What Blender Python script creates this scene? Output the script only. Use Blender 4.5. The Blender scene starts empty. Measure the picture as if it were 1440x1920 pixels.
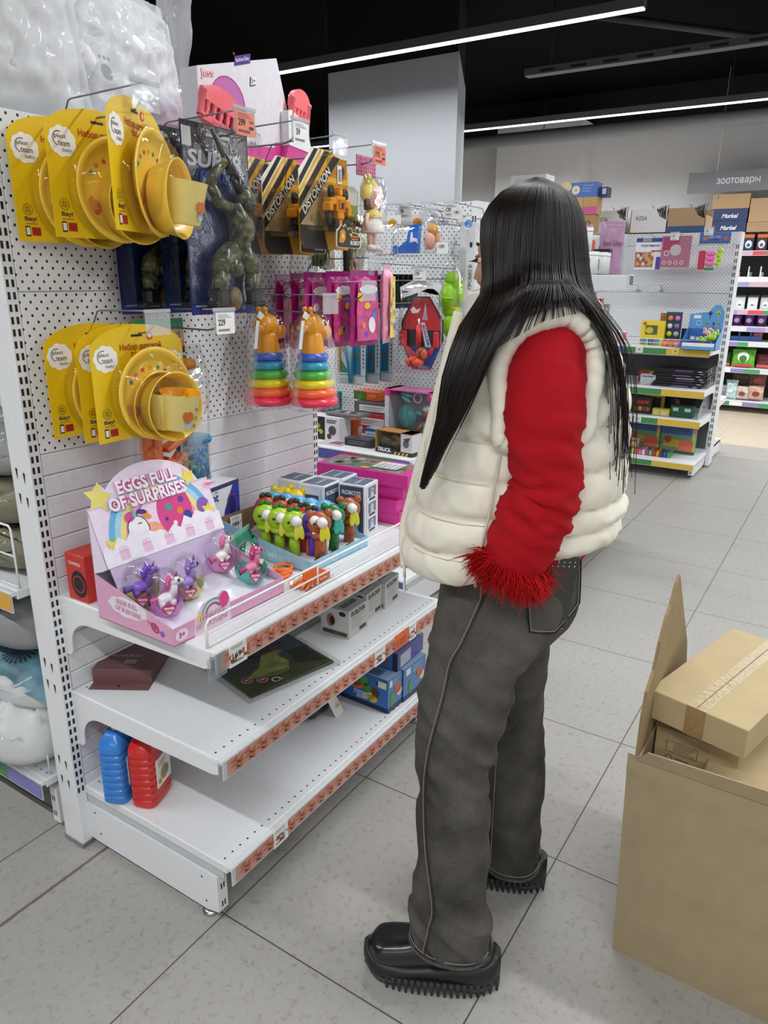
import bpy, math, random
from math import sin, cos, pi, radians, sqrt, atan2
from mathutils import Vector, Matrix, noise
random.seed(7)
S = bpy.context.scene
# ---------------- camera ----------------
cd = bpy.data.cameras.new('camera'); cam = bpy.data.objects.new('camera', cd); S.collection.objects.link(cam)
cd.sensor_fit = 'VERTICAL'; cd.sensor_height = 36.0; cd.lens = 1378.19 / 1920 * 36; cd.clip_start = 0.05; cd.clip_end = 60
PITCH, YAW, ROLL = 0.308554, 0.569247, 0.008216
_f = Vector((cos(PITCH) * cos(YAW), cos(PITCH) * sin(YAW), -sin(PITCH))); _r = Vector((sin(YAW), -cos(YAW), 0)); _u = _r.cross(_f)
_r2 = _r * cos(ROLL) + _u * sin(ROLL); _u2 = _u * cos(ROLL) - _r * sin(ROLL)
_m = Matrix((_r2, _u2, -_f)).transposed().to_4x4(); _m.translation = (-0.956894, -1.653694, 1.444416)
cam.matrix_world = _m; S.camera = cam
# ---------------- world, exposure ----------------
W = bpy.data.worlds.new('world'); S.world = W; W.use_nodes = True
W.node_tree.nodes['Background'].inputs[0].default_value = (0.9, 0.95, 1.0, 1); W.node_tree.nodes['Background'].inputs[1].default_value = 0.2
S.view_settings.view_transform = 'Standard'; S.view_settings.look = 'None'; S.view_settings.gamma = 1; S.view_settings.use_curve_mapping = False
S.view_settings.exposure = -0.55
LAMP_W = 4.6          # strength of each luminous diffuser row
S.cycles.use_denoising = True; S.cycles.max_bounces = 6; S.cycles.transparent_max_bounces = 24; S.cycles.diffuse_bounces = 4; S.cycles.glossy_bounces = 3
S.cycles.sample_clamp_indirect = 4.0; S.cycles.caustics_reflective = False; S.cycles.caustics_refractive = False
# ---------------- materials ----------------
def lin(h):
    o = []
    for i in (0, 2, 4):
        c = int(h[i:i + 2], 16) / 255; o.append(c / 12.92 if c < .04045 else ((c + .055) / 1.055) ** 2.4)
    return (*o, 1)
_mc = {}
def nm(mt): return mt.node_tree.nodes, mt.node_tree.links
def C(h, r=.5, m=0, nz=0.04, sc=60, bump=0, coat=0, sp=.5):
    k = ('c', h, r, m, nz, sc, bump, coat, sp)
    if k in _mc: return _mc[k]
    mt = bpy.data.materials.new('m_' + h); mt.use_nodes = True; N, L = nm(mt); b = N['Principled BSDF']
    c = lin(h); b.inputs['Roughness'].default_value = r; b.inputs['Metallic'].default_value = m
    b.inputs['Specular IOR Level'].default_value = sp
    if coat: b.inputs['Coat Weight'].default_value = coat; b.inputs['Coat Roughness'].default_value = .08
    tc = N.new('ShaderNodeTexCoord'); n = N.new('ShaderNodeTexNoise'); n.inputs['Scale'].default_value = sc; n.inputs['Detail'].default_value = 2
    L.new(tc.outputs['Object'], n.inputs['Vector'])
    rp = N.new('ShaderNodeMapRange'); rp.inputs[1].default_value = .3; rp.inputs[2].default_value = .7; rp.inputs[3].default_value = 1 - nz; rp.inputs[4].default_value = 1 + nz
    L.new(n.outputs[0], rp.inputs[0]); mx = N.new('ShaderNodeVectorMath'); mx.operation = 'SCALE'; mx.inputs[0].default_value = c[:3]
    L.new(rp.outputs[0], mx.inputs['Scale']); L.new(mx.outputs[0], b.inputs['Base Color'])
    if bump:
        bm = N.new('ShaderNodeBump'); bm.inputs['Strength'].default_value = bump; bm.inputs['Distance'].default_value = .004
        L.new(n.outputs[0], bm.inputs['Height']); L.new(bm.outputs[0], b.inputs['Normal'])
    _mc[k] = mt; return mt
def EM(h, s):
    k = ('e', h, s)
    if k in _mc: return _mc[k]
    mt = bpy.data.materials.new('lamp_' + h); mt.use_nodes = True; N, L = nm(mt); b = N['Principled BSDF']
    b.inputs['Base Color'].default_value = lin(h); b.inputs['Emission Color'].default_value = lin(h); b.inputs['Emission Strength'].default_value = s
    _mc[k] = mt; return mt
def FILM(tint='ffffff', a=.12, r=.12, sc=25, bump=.6, st=0):
    a, r, bump = a * .12, min(r, .07), bump * .6
    """thin clear plastic: mostly transparent, glossy wrinkles"""
    k = ('f', tint, a, r, sc, bump, st)
    if k in _mc: return _mc[k]
    mt = bpy.data.materials.new('film_' + tint); mt.use_nodes = True; N, L = nm(mt); N.remove(N['Principled BSDF']); out = N['Material Output']
    tr = N.new('ShaderNodeBsdfTransparent'); tr.inputs[0].default_value = lin(tint); gl = N.new('ShaderNodeBsdfGlossy'); gl.inputs['Roughness'].default_value = r
    fr = N.new('ShaderNodeFresnel'); fr.inputs[0].default_value = 1.45
    ad = N.new('ShaderNodeMath'); ad.operation = 'MULTIPLY_ADD'; ad.inputs[1].default_value = .32; ad.inputs[2].default_value = a; ad.use_clamp = True
    tc = N.new('ShaderNodeTexCoord'); n = N.new('ShaderNodeTexNoise'); n.inputs['Scale'].default_value = sc; n.inputs['Detail'].default_value = 3; n.inputs['Distortion'].default_value = 1.5
    L.new(tc.outputs['Object'], n.inputs['Vector']); bm = N.new('ShaderNodeBump'); bm.inputs['Strength'].default_value = bump; bm.inputs['Distance'].default_value = .01
    L.new(n.outputs[0], bm.inputs['Height']); L.new(bm.outputs[0], gl.inputs['Normal']); L.new(bm.outputs[0], fr.inputs['Normal'])
    L.new(fr.outputs[0], ad.inputs[0]); mx = N.new('ShaderNodeMixShader'); L.new(ad.outputs[0], mx.inputs[0]); L.new(tr.outputs[0], mx.inputs[1]); L.new(gl.outputs[0], mx.inputs[2])
    if st:  # milky plastic
        df = N.new('ShaderNodeBsdfDiffuse'); df.inputs[0].default_value = lin('f4f6f8'); m2 = N.new('ShaderNodeMixShader'); m2.inputs[0].default_value = st
        L.new(mx.outputs[0], m2.inputs[1]); L.new(df.outputs[0], m2.inputs[2]); mx = m2
    L.new(mx.outputs[0], out.inputs[0]); _mc[k] = mt; return mt
def math_(N, L, op, a, b=None, c=None):
    n = N.new('ShaderNodeMath'); n.operation = op
    for i, v in enumerate((a, b, c)):
        if v is None: continue
        if isinstance(v, (int, float)): n.inputs[i].default_value = v
        else: L.new(v, n.inputs[i])
    return n.outputs[0]
def PEG(ax='XZ', hole='141516', base='e4e6e8'):
    """perforated steel: holes on a 25 mm staggered grid"""
    k = ('peg', ax, hole, base)
    if k in _mc: return _mc[k]
    mt = bpy.data.materials.new('perforated_steel'); mt.use_nodes = True; N, L = nm(mt); b = N['Principled BSDF']; b.inputs['Roughness'].default_value = .45
    tc = N.new('ShaderNodeTexCoord'); sp = N.new('ShaderNodeSeparateXYZ'); L.new(tc.outputs['Object'], sp.inputs[0])
    u, v = sp.outputs['XYZ'.index(ax[0])], sp.outputs[2]
    def lat(ou, ov):
        a = math_(N, L, 'SUBTRACT', math_(N, L, 'FRACT', math_(N, L, 'MULTIPLY_ADD', u, 40, ou + 200)), .5)
        c = math_(N, L, 'SUBTRACT', math_(N, L, 'FRACT', math_(N, L, 'MULTIPLY_ADD', v, 40 * .9, ov)), .5)
        return math_(N, L, 'LESS_THAN', math_(N, L, 'ADD', math_(N, L, 'MULTIPLY', a, a), math_(N, L, 'MULTIPLY', c, c)), .0125)
    h = math_(N, L, 'MAXIMUM', lat(0, 0), lat(.5, .5))
    mx = N.new('ShaderNodeMix'); mx.data_type = 'RGBA'; L.new(h, mx.inputs[0]); mx.inputs[6].default_value = lin(base); mx.inputs[7].default_value = lin(hole)
    L.new(mx.outputs[2], b.inputs['Base Color']); _mc[k] = mt; return mt
WHITE = C('e6e8ea', .38, nz=.015); STEEL = C('a8aaac', .28, .9); DARK = C('141517', .5)
# ---------------- mesh builder ----------------
I4 = Matrix.Identity(4)
def TR(x, y, z): return Matrix.Translation((x, y, z))
def RZ(a): return Matrix.Rotation(a, 4, 'Z')
def RX(a): return Matrix.Rotation(a, 4, 'X')
def RY(a): return Matrix.Rotation(a, 4, 'Y')
_tc = {}
def glyphs(s, bold=0):
    if (s, bold) in _tc: return _tc[(s, bold)]
    cu = bpy.data.curves.new('t', 'FONT'); cu.body = s; cu.size = 1; cu.resolution_u = 3; cu.offset = bold; cu.align_x = 'CENTER'
    o = bpy.data.objects.new('t', cu); S.collection.objects.link(o); dg = bpy.context.evaluated_depsgraph_get(); me = o.evaluated_get(dg).to_mesh()
    v = [(p.co.x, p.co.y) for p in me.vertices]; f = [tuple(p.vertices) for p in me.polygons]
    o.evaluated_get(dg).to_mesh_clear(); bpy.data.objects.remove(o); bpy.data.curves.remove(cu)
    if v:
        xs = [a for a, _ in v]; ys = [b for _, b in v]; x0, x1, y0, y1 = min(xs), max(xs), min(ys), max(ys)
        v = [(a - (x0 + x1) / 2, b - (y0 + y1) / 2) for a, b in v]; r = (v, f, x1 - x0, y1 - y0)
    else: r = ([], [], 1, 1)
    _tc[(s, bold)] = r; return r
class MB:
    def __init__(s): s.v = []; s.f = []; s.mi = []; s.sm = []; s.mats = []; s.M = I4
    def mid(s, m):
        if isinstance(m, str): m = C(m)
        if m not in s.mats: s.mats.append(m)
        return s.mats.index(m)
    def add(s, vs, fs, m, smooth=False, M=None):
        k = len(s.v); T = s.M if M is None else s.M @ M
        s.v += [tuple(T @ Vector(p)) for p in vs]; i = s.mid(m)
        for f in fs: s.f.append(tuple(k + a for a in f)); s.mi.append(i); s.sm.append(smooth)
        return s
    def box(s, x0, x1, y0, y1, z0, z1, m, b=0, M=None):
        if b <= 0:
            vs = [(x, y, z) for z in (z0, z1) for y in (y0, y1) for x in (x0, x1)]
            return s.add(vs, [(0, 2, 3, 1), (4, 5, 7, 6), (0, 1, 5, 4), (2, 6, 7, 3), (0, 4, 6, 2), (1, 3, 7, 5)], m, False, M)
        pts = [(x0 + b, y0), (x1 - b, y0), (x1, y0 + b), (x1, y1 - b), (x1 - b, y1), (x0 + b, y1), (x0, y1 - b), (x0, y0 + b)]
        ins = [(x0 + b, y0 + b), (x1 - b, y0 + b), (x1 - b, y0 + b), (x1 - b, y1 - b), (x1 - b, y1 - b), (x0 + b, y1 - b), (x0 + b, y1 - b), (x0 + b, y0 + b)]
        rings = [[(*p, z0) for p in ins], [(*p, z0 + b) for p in pts], [(*p, z1 - b) for p in pts], [(*p, z1) for p in ins]]
        return s.loft(rings, m, caps=True, smooth=False, M=M)
    def loft(s, rings, m, caps=True, smooth=True, closed=True, M=None):
        n = len(rings[0]); vs = [p for r in rings for p in r]; fs = []
        for i in range(len(rings) - 1):
            for j in range(n if closed else n - 1):
                a = i * n + j; b = i * n + (j + 1) % n; fs.append((a, b, b + n, a + n))
        if caps and closed: fs.append(tuple(range(n - 1, -1, -1))); fs.append(tuple((len(rings) - 1) * n + j for j in range(n)))
        return s.add(vs, fs, m, smooth, M)
    def prism(s, pts, a0, a1, m, ax='Z', M=None, smooth=False):
        """extrude a 2D outline; ax Z: (x,y)->z, ax Y: (x,z)->y, ax X: (y,z)->x"""
        f = {'Z': lambda p, a: (p[0], p[1], a), 'Y': lambda p, a: (p[0], a, p[1]), 'X': lambda p, a: (a, p[0], p[1])}[ax]
        return s.loft([[f(p, a0) for p in pts], [f(p, a1) for p in pts]], m, True, smooth, True, M)
    def tube(s, path, r, m, n=8, closed=False, M=None, caps=True, flat=1):
        P = [Vector(p) for p in path]; rs = r if isinstance(r, (list, tuple)) else [r] * len(P); rings = []; up = None
        for i, p in enumerate(P):
            if closed: d = P[(i + 1) % len(P)] - P[i - 1]
            else: d = P[min(i + 1, len(P) - 1)] - P[max(i - 1, 0)]
            if d.length < 1e-9: d = Vector((0, 0, 1))
            d.normalize()
            if up is None: up = Vector((0, 0, 1)) if abs(d.z) < .9 else Vector((1, 0, 0))
            a = d.cross(up); a = a.normalized() if a.length > 1e-6 else Vector((1, 0, 0)); b = a.cross(d); up = b
            rings.append([tuple(p + (a * cos(2 * pi * k / n) + b * sin(2 * pi * k / n) * flat) * rs[i]) for k in range(n)])
        if closed: rings.append(rings[0])
        return s.loft(rings, m, caps and not closed, True, True, M)
    def lathe(s, prof, m, n=24, M=None, caps=True, sx=1, sy=1):
        return s.loft([[(r * cos(2 * pi * k / n) * sx, r * sin(2 * pi * k / n) * sy, z) for k in range(n)] for r, z in prof], m, caps, True, True, M)
    def ell(s, c, r, m, M=None, n=16, R=None):
        T = TR(*c) if R is None else TR(*c) @ R
        if M is not None: T = M @ T
        pr = [(max(1e-4, sin(pi * i / (n // 2))), -cos(pi * i / (n // 2))) for i in range(n // 2 + 1)]
        return s.loft([[(a * cos(2 * pi * k / n) * r[0], a * sin(2 * pi * k / n) * r[1], z * r[2]) for k in range(n)] for a, z in pr], m, True, True, True, T)
    def cyl(s, p, q, r, m, n=16, r2=None, M=None):
        return s.tube([p, q], [r, r if r2 is None else r2], m, n, M=M)
    def torus(s, c, R, r, m, M=None, n=24, k=10, fl=1):
        T = TR(*c) if M is None else M @ TR(*c)
        vs = [((R + r * cos(2 * pi * j / k)) * cos(2 * pi * i / n), (R + r * cos(2 * pi * j / k)) * sin(2 * pi * i / n), r * sin(2 * pi * j / k) * fl) for i in range(n) for j in range(k)]
        return s.add(vs, [(i * k + j, ((i + 1) % n) * k + j, ((i + 1) % n) * k + (j + 1) % k, i * k + (j + 1) % k) for i in range(n) for j in range(k)], m, True, T)
    # flat printing on a frame fr=(origin, U, V)
    def poly(s, fr, pts, m, k=1):
        o, U, V = fr; N_ = U.cross(V).normalized() * (.0005 * k)
        s.add([tuple(o + U * a + V * b + N_) for a, b in pts], [tuple(range(len(pts)))], m); return s
    def rect(s, fr, u0, v0, u1, v1, m, k=1): return s.poly(fr, [(u0, v0), (u1, v0), (u1, v1), (u0, v1)], m, k)
    def disc(s, fr, u, v, r, m, k=1, n=18, sy=1, rot=0):
        return s.poly(fr, [(u + r * cos(2 * pi * i / n) * cos(rot) - r * sy * sin(2 * pi * i / n) * sin(rot), v + r * cos(2 * pi * i / n) * sin(rot) + r * sy * sin(2 * pi * i / n) * cos(rot)) for i in range(n)], m, k)
    def ringd(s, fr, u, v, r, w, m, k=1, a0=0, a1=2 * pi, n=24, sy=1):
        o, U, V = fr; N_ = U.cross(V).normalized() * (.0005 * k); vs = []
        for i in range(n + 1):
            a = a0 + (a1 - a0) * i / n
            for q in (r, r - w): vs.append(tuple(o + U * (u + q * cos(a)) + V * (v + q * sin(a) * sy) + N_))
        s.add(vs, [(2 * i, 2 * i + 2, 2 * i + 3, 2 * i + 1) for i in range(n)], m); return s
    def star(s, fr, u, v, r, m, k=1, n=5, q=.45, rot=pi / 2):
        return s.poly(fr, [(u + (r if i % 2 == 0 else r * q) * cos(rot + pi * i / n), v + (r if i % 2 == 0 else r * q) * sin(rot + pi * i / n)) for i in range(2 * n)], m, k)
    def cloud(s, fr, u, v, w, h, m, k=1):
        n = 36; return s.poly(fr, [(u + w / 2 * cos(2 * pi * i / n) * (1 + .09 * abs(sin(4.5 * 2 * pi * i / n))), v + h / 2 * sin(2 * pi * i / n) * (1 + .12 * abs(sin(4.5 * 2 * pi * i / n)))) for i in range(n)], m, k)
    def txt(s, fr, t, u, v, h, m, k=2, w=None, rot=0, bold=0, shear=0):
        vs, fs, tw, th = glyphs(t, bold); o, U, V = fr; N_ = U.cross(V).normalized() * (.0005 * k); sy = h / th; sx = (w / tw) if w else sy; out = []
        for a, b in vs:
            a, b = a * sx + b * sy * shear, b * sy
            a, b = a * cos(rot) - b * sin(rot), a * sin(rot) + b * cos(rot); out.append(tuple(o + U * (u + a) + V * (v + b) + N_))
        return s.add(out, fs, m)
    def build(s, name, parent=None, loc=None, sub=0, solid=0, rz=0):
        me = bpy.data.meshes.new(name); me.from_pydata(s.v, [], s.f)
        for m in s.mats: me.materials.append(m)
        me.polygons.foreach_set('material_index', s.mi); me.polygons.foreach_set('use_smooth', s.sm); me.update()
        o = bpy.data.objects.new(name, me); S.collection.objects.link(o)
        if parent is not None: o.parent = parent
        if loc: o.location = loc
        if rz: o.rotation_euler = (0, 0, rz)
        if sub: md = o.modifiers.new('sub', 'SUBSURF'); md.levels = md.render_levels = sub
        if solid: md = o.modifiers.new('sol', 'SOLIDIFY'); md.thickness = solid
        return o
def thing(name, label, cat, loc=(0, 0, 0), rz=0, group=None, rot=None):
    o = bpy.data.objects.new(name, None); o.empty_display_size = .05; S.collection.objects.link(o); o.location = loc; o.rotation_euler = rot if rot else (0, 0, rz)
    o['label'] = label; o['category'] = cat
    if group: o['group'] = group
    return o
def tag(o, label, cat, group=None, kind=None):
    o['label'] = label; o['category'] = cat
    if group: o['group'] = group
    if kind: o['kind'] = kind
    return o
def struct(o): o['kind'] = 'structure'; return o
def kids(o): return [c for c in bpy.data.objects if c.parent == o]
def dup(root, loc, rz=None, label=None, group=None):
    r = root.copy(); S.collection.objects.link(r); r.location = loc
    if rz is not None: r.rotation_euler = (root.rotation_euler[0], root.rotation_euler[1], rz)
    if label: r['label'] = label
    if group: r['group'] = group
    for ch in kids(root):
        c = ch.copy(); S.collection.objects.link(c); c.parent = r
        for g in kids(ch):
            d = g.copy(); S.collection.objects.link(d); d.parent = c
    return r
V3 = Vector
def FR(face, w, d, h):
    """frames of a carton: x 0..w, y 0..d, z 0..h; front faces -Y"""
    return {'F': (V3((0, 0, 0)), V3((1, 0, 0)), V3((0, 0, 1))), 'L': (V3((0, d, 0)), V3((0, -1, 0)), V3((0, 0, 1))),
            'R': (V3((w, 0, 0)), V3((0, 1, 0)), V3((0, 0, 1))), 'T': (V3((0, 0, h)), V3((1, 0, 0)), V3((0, 1, 0)))}[face]
XZ = (V3((0, 0, 0)), V3((1, 0, 0)), V3((0, 0, 1)))
def fr_at(x, y, z, U=(1, 0, 0), V=(0, 0, 1)): return (V3((x, y, z)), V3(U), V3(V))
# ================= SETTING =================
def floor_mat(tile, grout, base, dark, ox=0, oy=0, extra=False, rough=.42):
    mt = bpy.data.materials.new('floor_tiles'); mt.use_nodes = True; N, L = nm(mt); b = N['Principled BSDF']
    tc = N.new('ShaderNodeTexCoord'); sp = N.new('ShaderNodeSeparateXYZ'); L.new(tc.outputs['Object'], sp.inputs[0]); X, Y = sp.outputs[0], sp.outputs[1]
    def line(c, o, t=.0035):
        f_ = math_(N, L, 'FRACT', math_(N, L, 'MULTIPLY_ADD', c, 1 / tile, o + 50.5)); return math_(N, L, 'LESS_THAN', math_(N, L, 'ABSOLUTE', math_(N, L, 'SUBTRACT', f_, .5)), t / 2 / tile)
    g = math_(N, L, 'MAXIMUM', line(X, ox), line(Y, oy))
    n = N.new('ShaderNodeTexNoise'); n.inputs['Scale'].default_value = 55; n.inputs['Detail'].default_value = 8; n.inputs['Roughness'].default_value = .72; n.inputs['Distortion'].default_value = .6; L.new(tc.outputs['Object'], n.inputs['Vector'])
    r = N.new('ShaderNodeValToRGB'); e = r.color_ramp.elements; e[0].position = .36; e[0].color = lin(dark); e[1].position = .47; e[1].color = lin(base); L.new(n.outputs[0], r.inputs[0])
    n2 = N.new('ShaderNodeTexNoise'); n2.inputs['Scale'].default_value = 3; n2.inputs['Detail'].default_value = 4; L.new(tc.outputs['Object'], n2.inputs['Vector'])
    mr = N.new('ShaderNodeMapRange'); mr.inputs[3].default_value = .93; mr.inputs[4].default_value = 1.05; L.new(n2.outputs[0], mr.inputs[0])
    vm = N.new('ShaderNodeVectorMath'); vm.operation = 'SCALE'; L.new(r.outputs[0], vm.inputs[0]); L.new(mr.outputs[0], vm.inputs['Scale'])
    mx = N.new('ShaderNodeMix'); mx.data_type = 'RGBA'; L.new(g, mx.inputs[0]); L.new(vm.outputs[0], mx.inputs[6]); mx.inputs[7].default_value = lin(grout)
    col = mx.outputs[2]
    if extra:   # broad crumbly cement joint under the left end of the shelving
        w = N.new('ShaderNodeTexNoise'); w.inputs['Scale'].default_value = 60; L.new(tc.outputs['Object'], w.inputs['Vector'])
        yy = math_(N, L, 'ADD', Y, math_(N, L, 'MULTIPLY', math_(N, L, 'SUBTRACT', w.outputs[0], .5), .006))
        q = math_(N, L, 'MULTIPLY', math_(N, L, 'LESS_THAN', math_(N, L, 'ABSOLUTE', math_(N, L, 'ADD', yy, .188)), .0048), math_(N, L, 'LESS_THAN', X, .25))
        m2 = N.new('ShaderNodeMix'); m2.data_type = 'RGBA'; L.new(q, m2.inputs[0]); L.new(col, m2.inputs[6]); m2.inputs[7].default_value = lin('6e675a'); col = m2.outputs[2]
    L.new(col, b.inputs['Base Color']); b.inputs['Roughness'].default_value = rough
    bm = N.new('ShaderNodeBump'); bm.inputs['Strength'].default_value = .15; bm.inputs['Distance'].default_value = .002; L.new(math_(N, L, 'SUBTRACT', math_(N, L, 'MULTIPLY', n.outputs[0], .25), g), bm.inputs['Height']); L.new(bm.outputs[0], b.inputs['Normal'])
    return mt
m = MB(); m.box(-6, 6.38, -6, 6, -.1, 0, floor_mat(.6, '504d49', 'a7a49e', '94918b', 0, 0, True)); struct(m.build('floor'))
m = MB(); m.box(6.38, 14, -6, 6, -.1, .001, floor_mat(.6, '8a7d6c', 'c9bba6', 'b8a993', .3, 0)); struct(m.build('floor'))
m = MB(); m.box(-6, 14, -6, 6, 3.62, 3.8, C('020203', .9, sp=.1)); struct(m.build('ceiling'))
GW = C('f0f0f2', .7, nz=.02, sc=4)
m = MB(); m.box(9.0, 9.2, -6, 6, 0, 3.62, GW); m.box(8.985, 9.0, -6, 6, 3.25, 3.62, DARK); struct(m.build('wall_far'))
m = MB(); m.box(-6, 14, 5.9, 6, 0, 3.62, C('040405', .9, sp=.1)); struct(m.build('wall_left'))
m = MB(); m.box(-6, 14, -6, -5.9, 0, 3.62, GW); struct(m.build('wall_right'))
m = MB(); m.box(-6, -5.9, -6, 6, 0, 3.62, GW); struct(m.build('wall_back'))
m = MB(); m.box(8.6, 9.0, 1.66, 2.78, 0, 3.28, C('f2f2f4', .7, nz=.02, sc=4)); struct(m.build('wall_pilaster'))
# free-standing column behind the toy shelves: white casing, black above it
m = MB(); m.prism([(4.55, 1.245), (4.55, 2.45), (5.6, 2.45), (5.6, 1.72)], 0, 3.04, C('b4b7bc', .7, nz=.015, sc=4)); struct(m.build('wall_column'))
m = MB(); m.prism([(4.56, 1.26), (4.56, 2.45), (5.59, 2.45), (5.59, 1.73)], 3.04, 3.62, DARK); struct(m.build('wall_column'))
# ---- linear ceiling lamps (rows run across the aisle) ----
def lamp(name_label, x, y0, y1, z, group='linear ceiling lamps', pw=1.0):
    t = thing('linear_lamp', name_label, 'ceiling lamp', (x, (y0 + y1) / 2, z), 0, group); h = (y1 - y0) / 2
    b = MB(); b.box(-.03, .03, -h, h, .004, .055, C('57595c', .5)); b.build('housing', t)
    n = max(1, round((y1 - y0) / 1.5)); d = MB(); E_ = EM('f4f8ff', 4.0)
    for i in range(n):
        a = -h + 2 * h * i / n; d.box(-.022, .022, a + .004, a + 2 * h / n - .004, -.004, .004, E_)
    d.build('diffuser', t)
    for yy in [-h * .92] + ([0] if h > 1 else []) + [h * .92]:
        w = MB(); w.cyl((0, yy, .05), (0, yy, 3.62 - z), .0015, DARK, 6); w.build('suspension_wire', t)
    ld = bpy.data.lights.new('lamp_light', 'AREA'); ld.shape = 'RECTANGLE'; ld.size = .06; ld.size_y = 2 * h; ld.energy = LAMP_W * 2 * h * 5.0 * pw; ld.color = (.97, .985, 1.0); ld.spread = radians(170)
    lo = bpy.data.objects.new('lamp_light', ld); S.collection.objects.link(lo); lo.parent = t; lo.location = (0, 0, -.01)
    return t
lamp('long glowing ceiling lamp ending above the white column, nearest in view', 3.87, -.28, 4.2, 2.9, pw=.75)
lamp('thin glowing lamp line across the back of the shop', 6.62, -5.2, 4.6, 2.9, pw=1.6)
for i, x in enumerate((-4.2, -1.55, 1.15)): lamp(('ceiling lamp over the aisle far behind the viewer, outside the picture', 'ceiling lamp over the aisle just behind the viewer, outside the picture', 'ceiling lamp above the woman, outside the picture')[i], x, -4.6, -.25, 2.9)
lamp('ceiling lamp left behind the viewer, outside the picture', -1.55, .5, 4.4, 2.9)
lamp('ceiling lamp above the left bedding, outside the picture', 1.15, .5, 4.4, 2.9)
lamp('ceiling lamp continuing the nearest row to the right, outside the picture', 3.87, -5.0, -1.5, 2.9)
# cable trays and ducts under the black ceiling
def tray(label, x, y0, y1, z, w=.09):
    b = MB(); g = C('55585c', .5); b.box(x - w / 2, x + w / 2, y0, y1, z, z + .006, g)
    for s_ in (-1, 1): b.box(x + s_ * w / 2 - .003, x + s_ * w / 2 + .003, y0, y1, z, z + .05, g)
    for i in range(int((y1 - y0) / .25)): b.box(x - w / 2 - .004, x - w / 2 - .0031, y0 + .25 * i, y0 + .25 * i + .12, z + .012, z + .03, DARK)
    for yy in (y0 + .2, (y0 + y1) / 2, y1 - .2): b.cyl((x, yy, z + .003), (x, yy, 3.62), .004, DARK, 6)
    tag(b.build('cable_tray'), label, 'cable tray')
tray('grey cable tray crossing the black ceiling between the two lamp rows', 5.25, -4.5, 1.0, 2.98)
tray('dark cable tray seen left of the white column', 6.3, 2.2, 5.4, 2.72)
b = MB(); b.cyl((8.2, -5.5, 3.06), (8.2, 4.6, 3.06), .075, C('8f9296', .5)); [b.cyl((8.2, y, 3.1), (8.2, y, 3.62), .005, DARK, 6) for y in (-4, -1, 2, 4)]; tag(b.build('round_duct'), 'grey round duct under the far lamp line', 'duct')
b = MB(); b.cyl((5.2, .6, 3.35), (8.6, -1.4, 3.55), .03, C('26272a', .5)); tag(b.build('ceiling_pipe'), 'dark sloping pipe under the black ceiling', 'pipe')
# hanging department sign
t = thing('hanging_sign', 'grey hanging sign reading зоотовары above the far shelves', 'sign', (8.5, -.055, 2.376))
b = MB(); b.box(0, .012, -.95, .41, 0, .216, C('8b8e93', .6)); fr = fr_at(0, .41, 0, (0, -1, 0)); b.txt(fr, 'зоотовары', .52, .105, .078, 'f4f5f6', 2, w=.44, bold=.015); b.build('sign_board', t)
for y in (.12, -.7): b = MB(); b.cyl((.006, y, .2), (.006, y, 1.24), .003, C('e8e8e8')); b.build('suspension_wire', t)
# ================= SHELVING =================
PW = .03
def strip(b, W, z, y, h, pal, seed=0):
    """label strip printed with a coloured pattern; faces -y"""
    fr = fr_at(0, y, z); rnd = random.Random(seed)
    if pal == 'orange':
        b.rect(fr, .012, 0, W, h, C('d39c88', .35), 1); x = .02
        while x < W - .05:   # zigzag pattern
            for (o, m_) in ((0, 'bf6a50'), (.012, 'c07c68')):
                b.poly(fr, [(x, h * .75 - o), (x + .022, h * .95 - o), (x + .018, h * .55 - o), (x + .04, h * .8 - o), (x + .036, h * .4 - o), (x + .016, h * .42 - o), (x + .02, h * .62 - o)], C(m_, .35), 2 + (o > 0))
            x += .04
    elif pal == 'far':
        x = 0; cols = ['c9a8b8', 'd04a58', '3f9a5c', 'f0f0f0', '8a86b8', '46a060', 'd8d8dc', '9a93c4']; i = seed
        while x < W: w_ = .1 + .14 * rnd.random(); b.rect(fr, x, 0, min(W, x + w_), h, C(cols[i % 8], .4), 1); x += w_; i += 1
    else:
        x = 0
        for (m_, f_) in pal: b.rect(fr, x * W, 0, (x + f_) * W, h, C(m_, .4), 1); x += f_
def post(t, x, H, W_=PW, dy=.075, sub=True, side=0):
    b = MB(); b.box(x, x + W_, 0, dy, 0.012, H, WHITE, .002); b.box(x - .002, x + W_ + .002, -.001, dy + .002, 0.0, .014, STEEL)
    n = int((H - .2) / .025) if sub else int((H - .2) / .05)
    for i in range(n):
        z = .17 + (.025 if sub else .05) * i
        for c in (.28, .68): b.rect(fr_at(x + W_ * c, 0, z), -.0028, 0, .0032, .015 if sub else .03, DARK, 1)
    if side:
        fr = fr_at(x, dy, 0, (0, -1, 0))
        for z in (.24, .52, 1.0, 1.52):
            for (u, v) in ((.018, .03), (.045, .022), (.018, -.03), (.045, -.036)):
                b.poly(fr, [(u, z + v), (u + .008, z + v - .002), (u + .006, z + v - .018), (u + .004, z + v - .028), (u + .002, z + v - .016)], DARK, 1)
    return b.build('post', t)
def arch(x, d, zt, drop=.15):
    """curved shelf bracket profile in (y,z)"""
    h = .042; pts = [(0, zt), (0, zt - drop), (-.018, zt - drop), (-.03, zt - drop + .012)]
    for i in range(9): a = pi - (pi / 2) * i / 8; pts.append((-.105 - .075 * cos(a), zt - drop + .03 + (drop - .03 - .05) * sin(a)))
    pts += [(-d + .02, zt - h), (-d, zt - h + .006), (-d, zt - .003)]
    return pts
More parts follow.
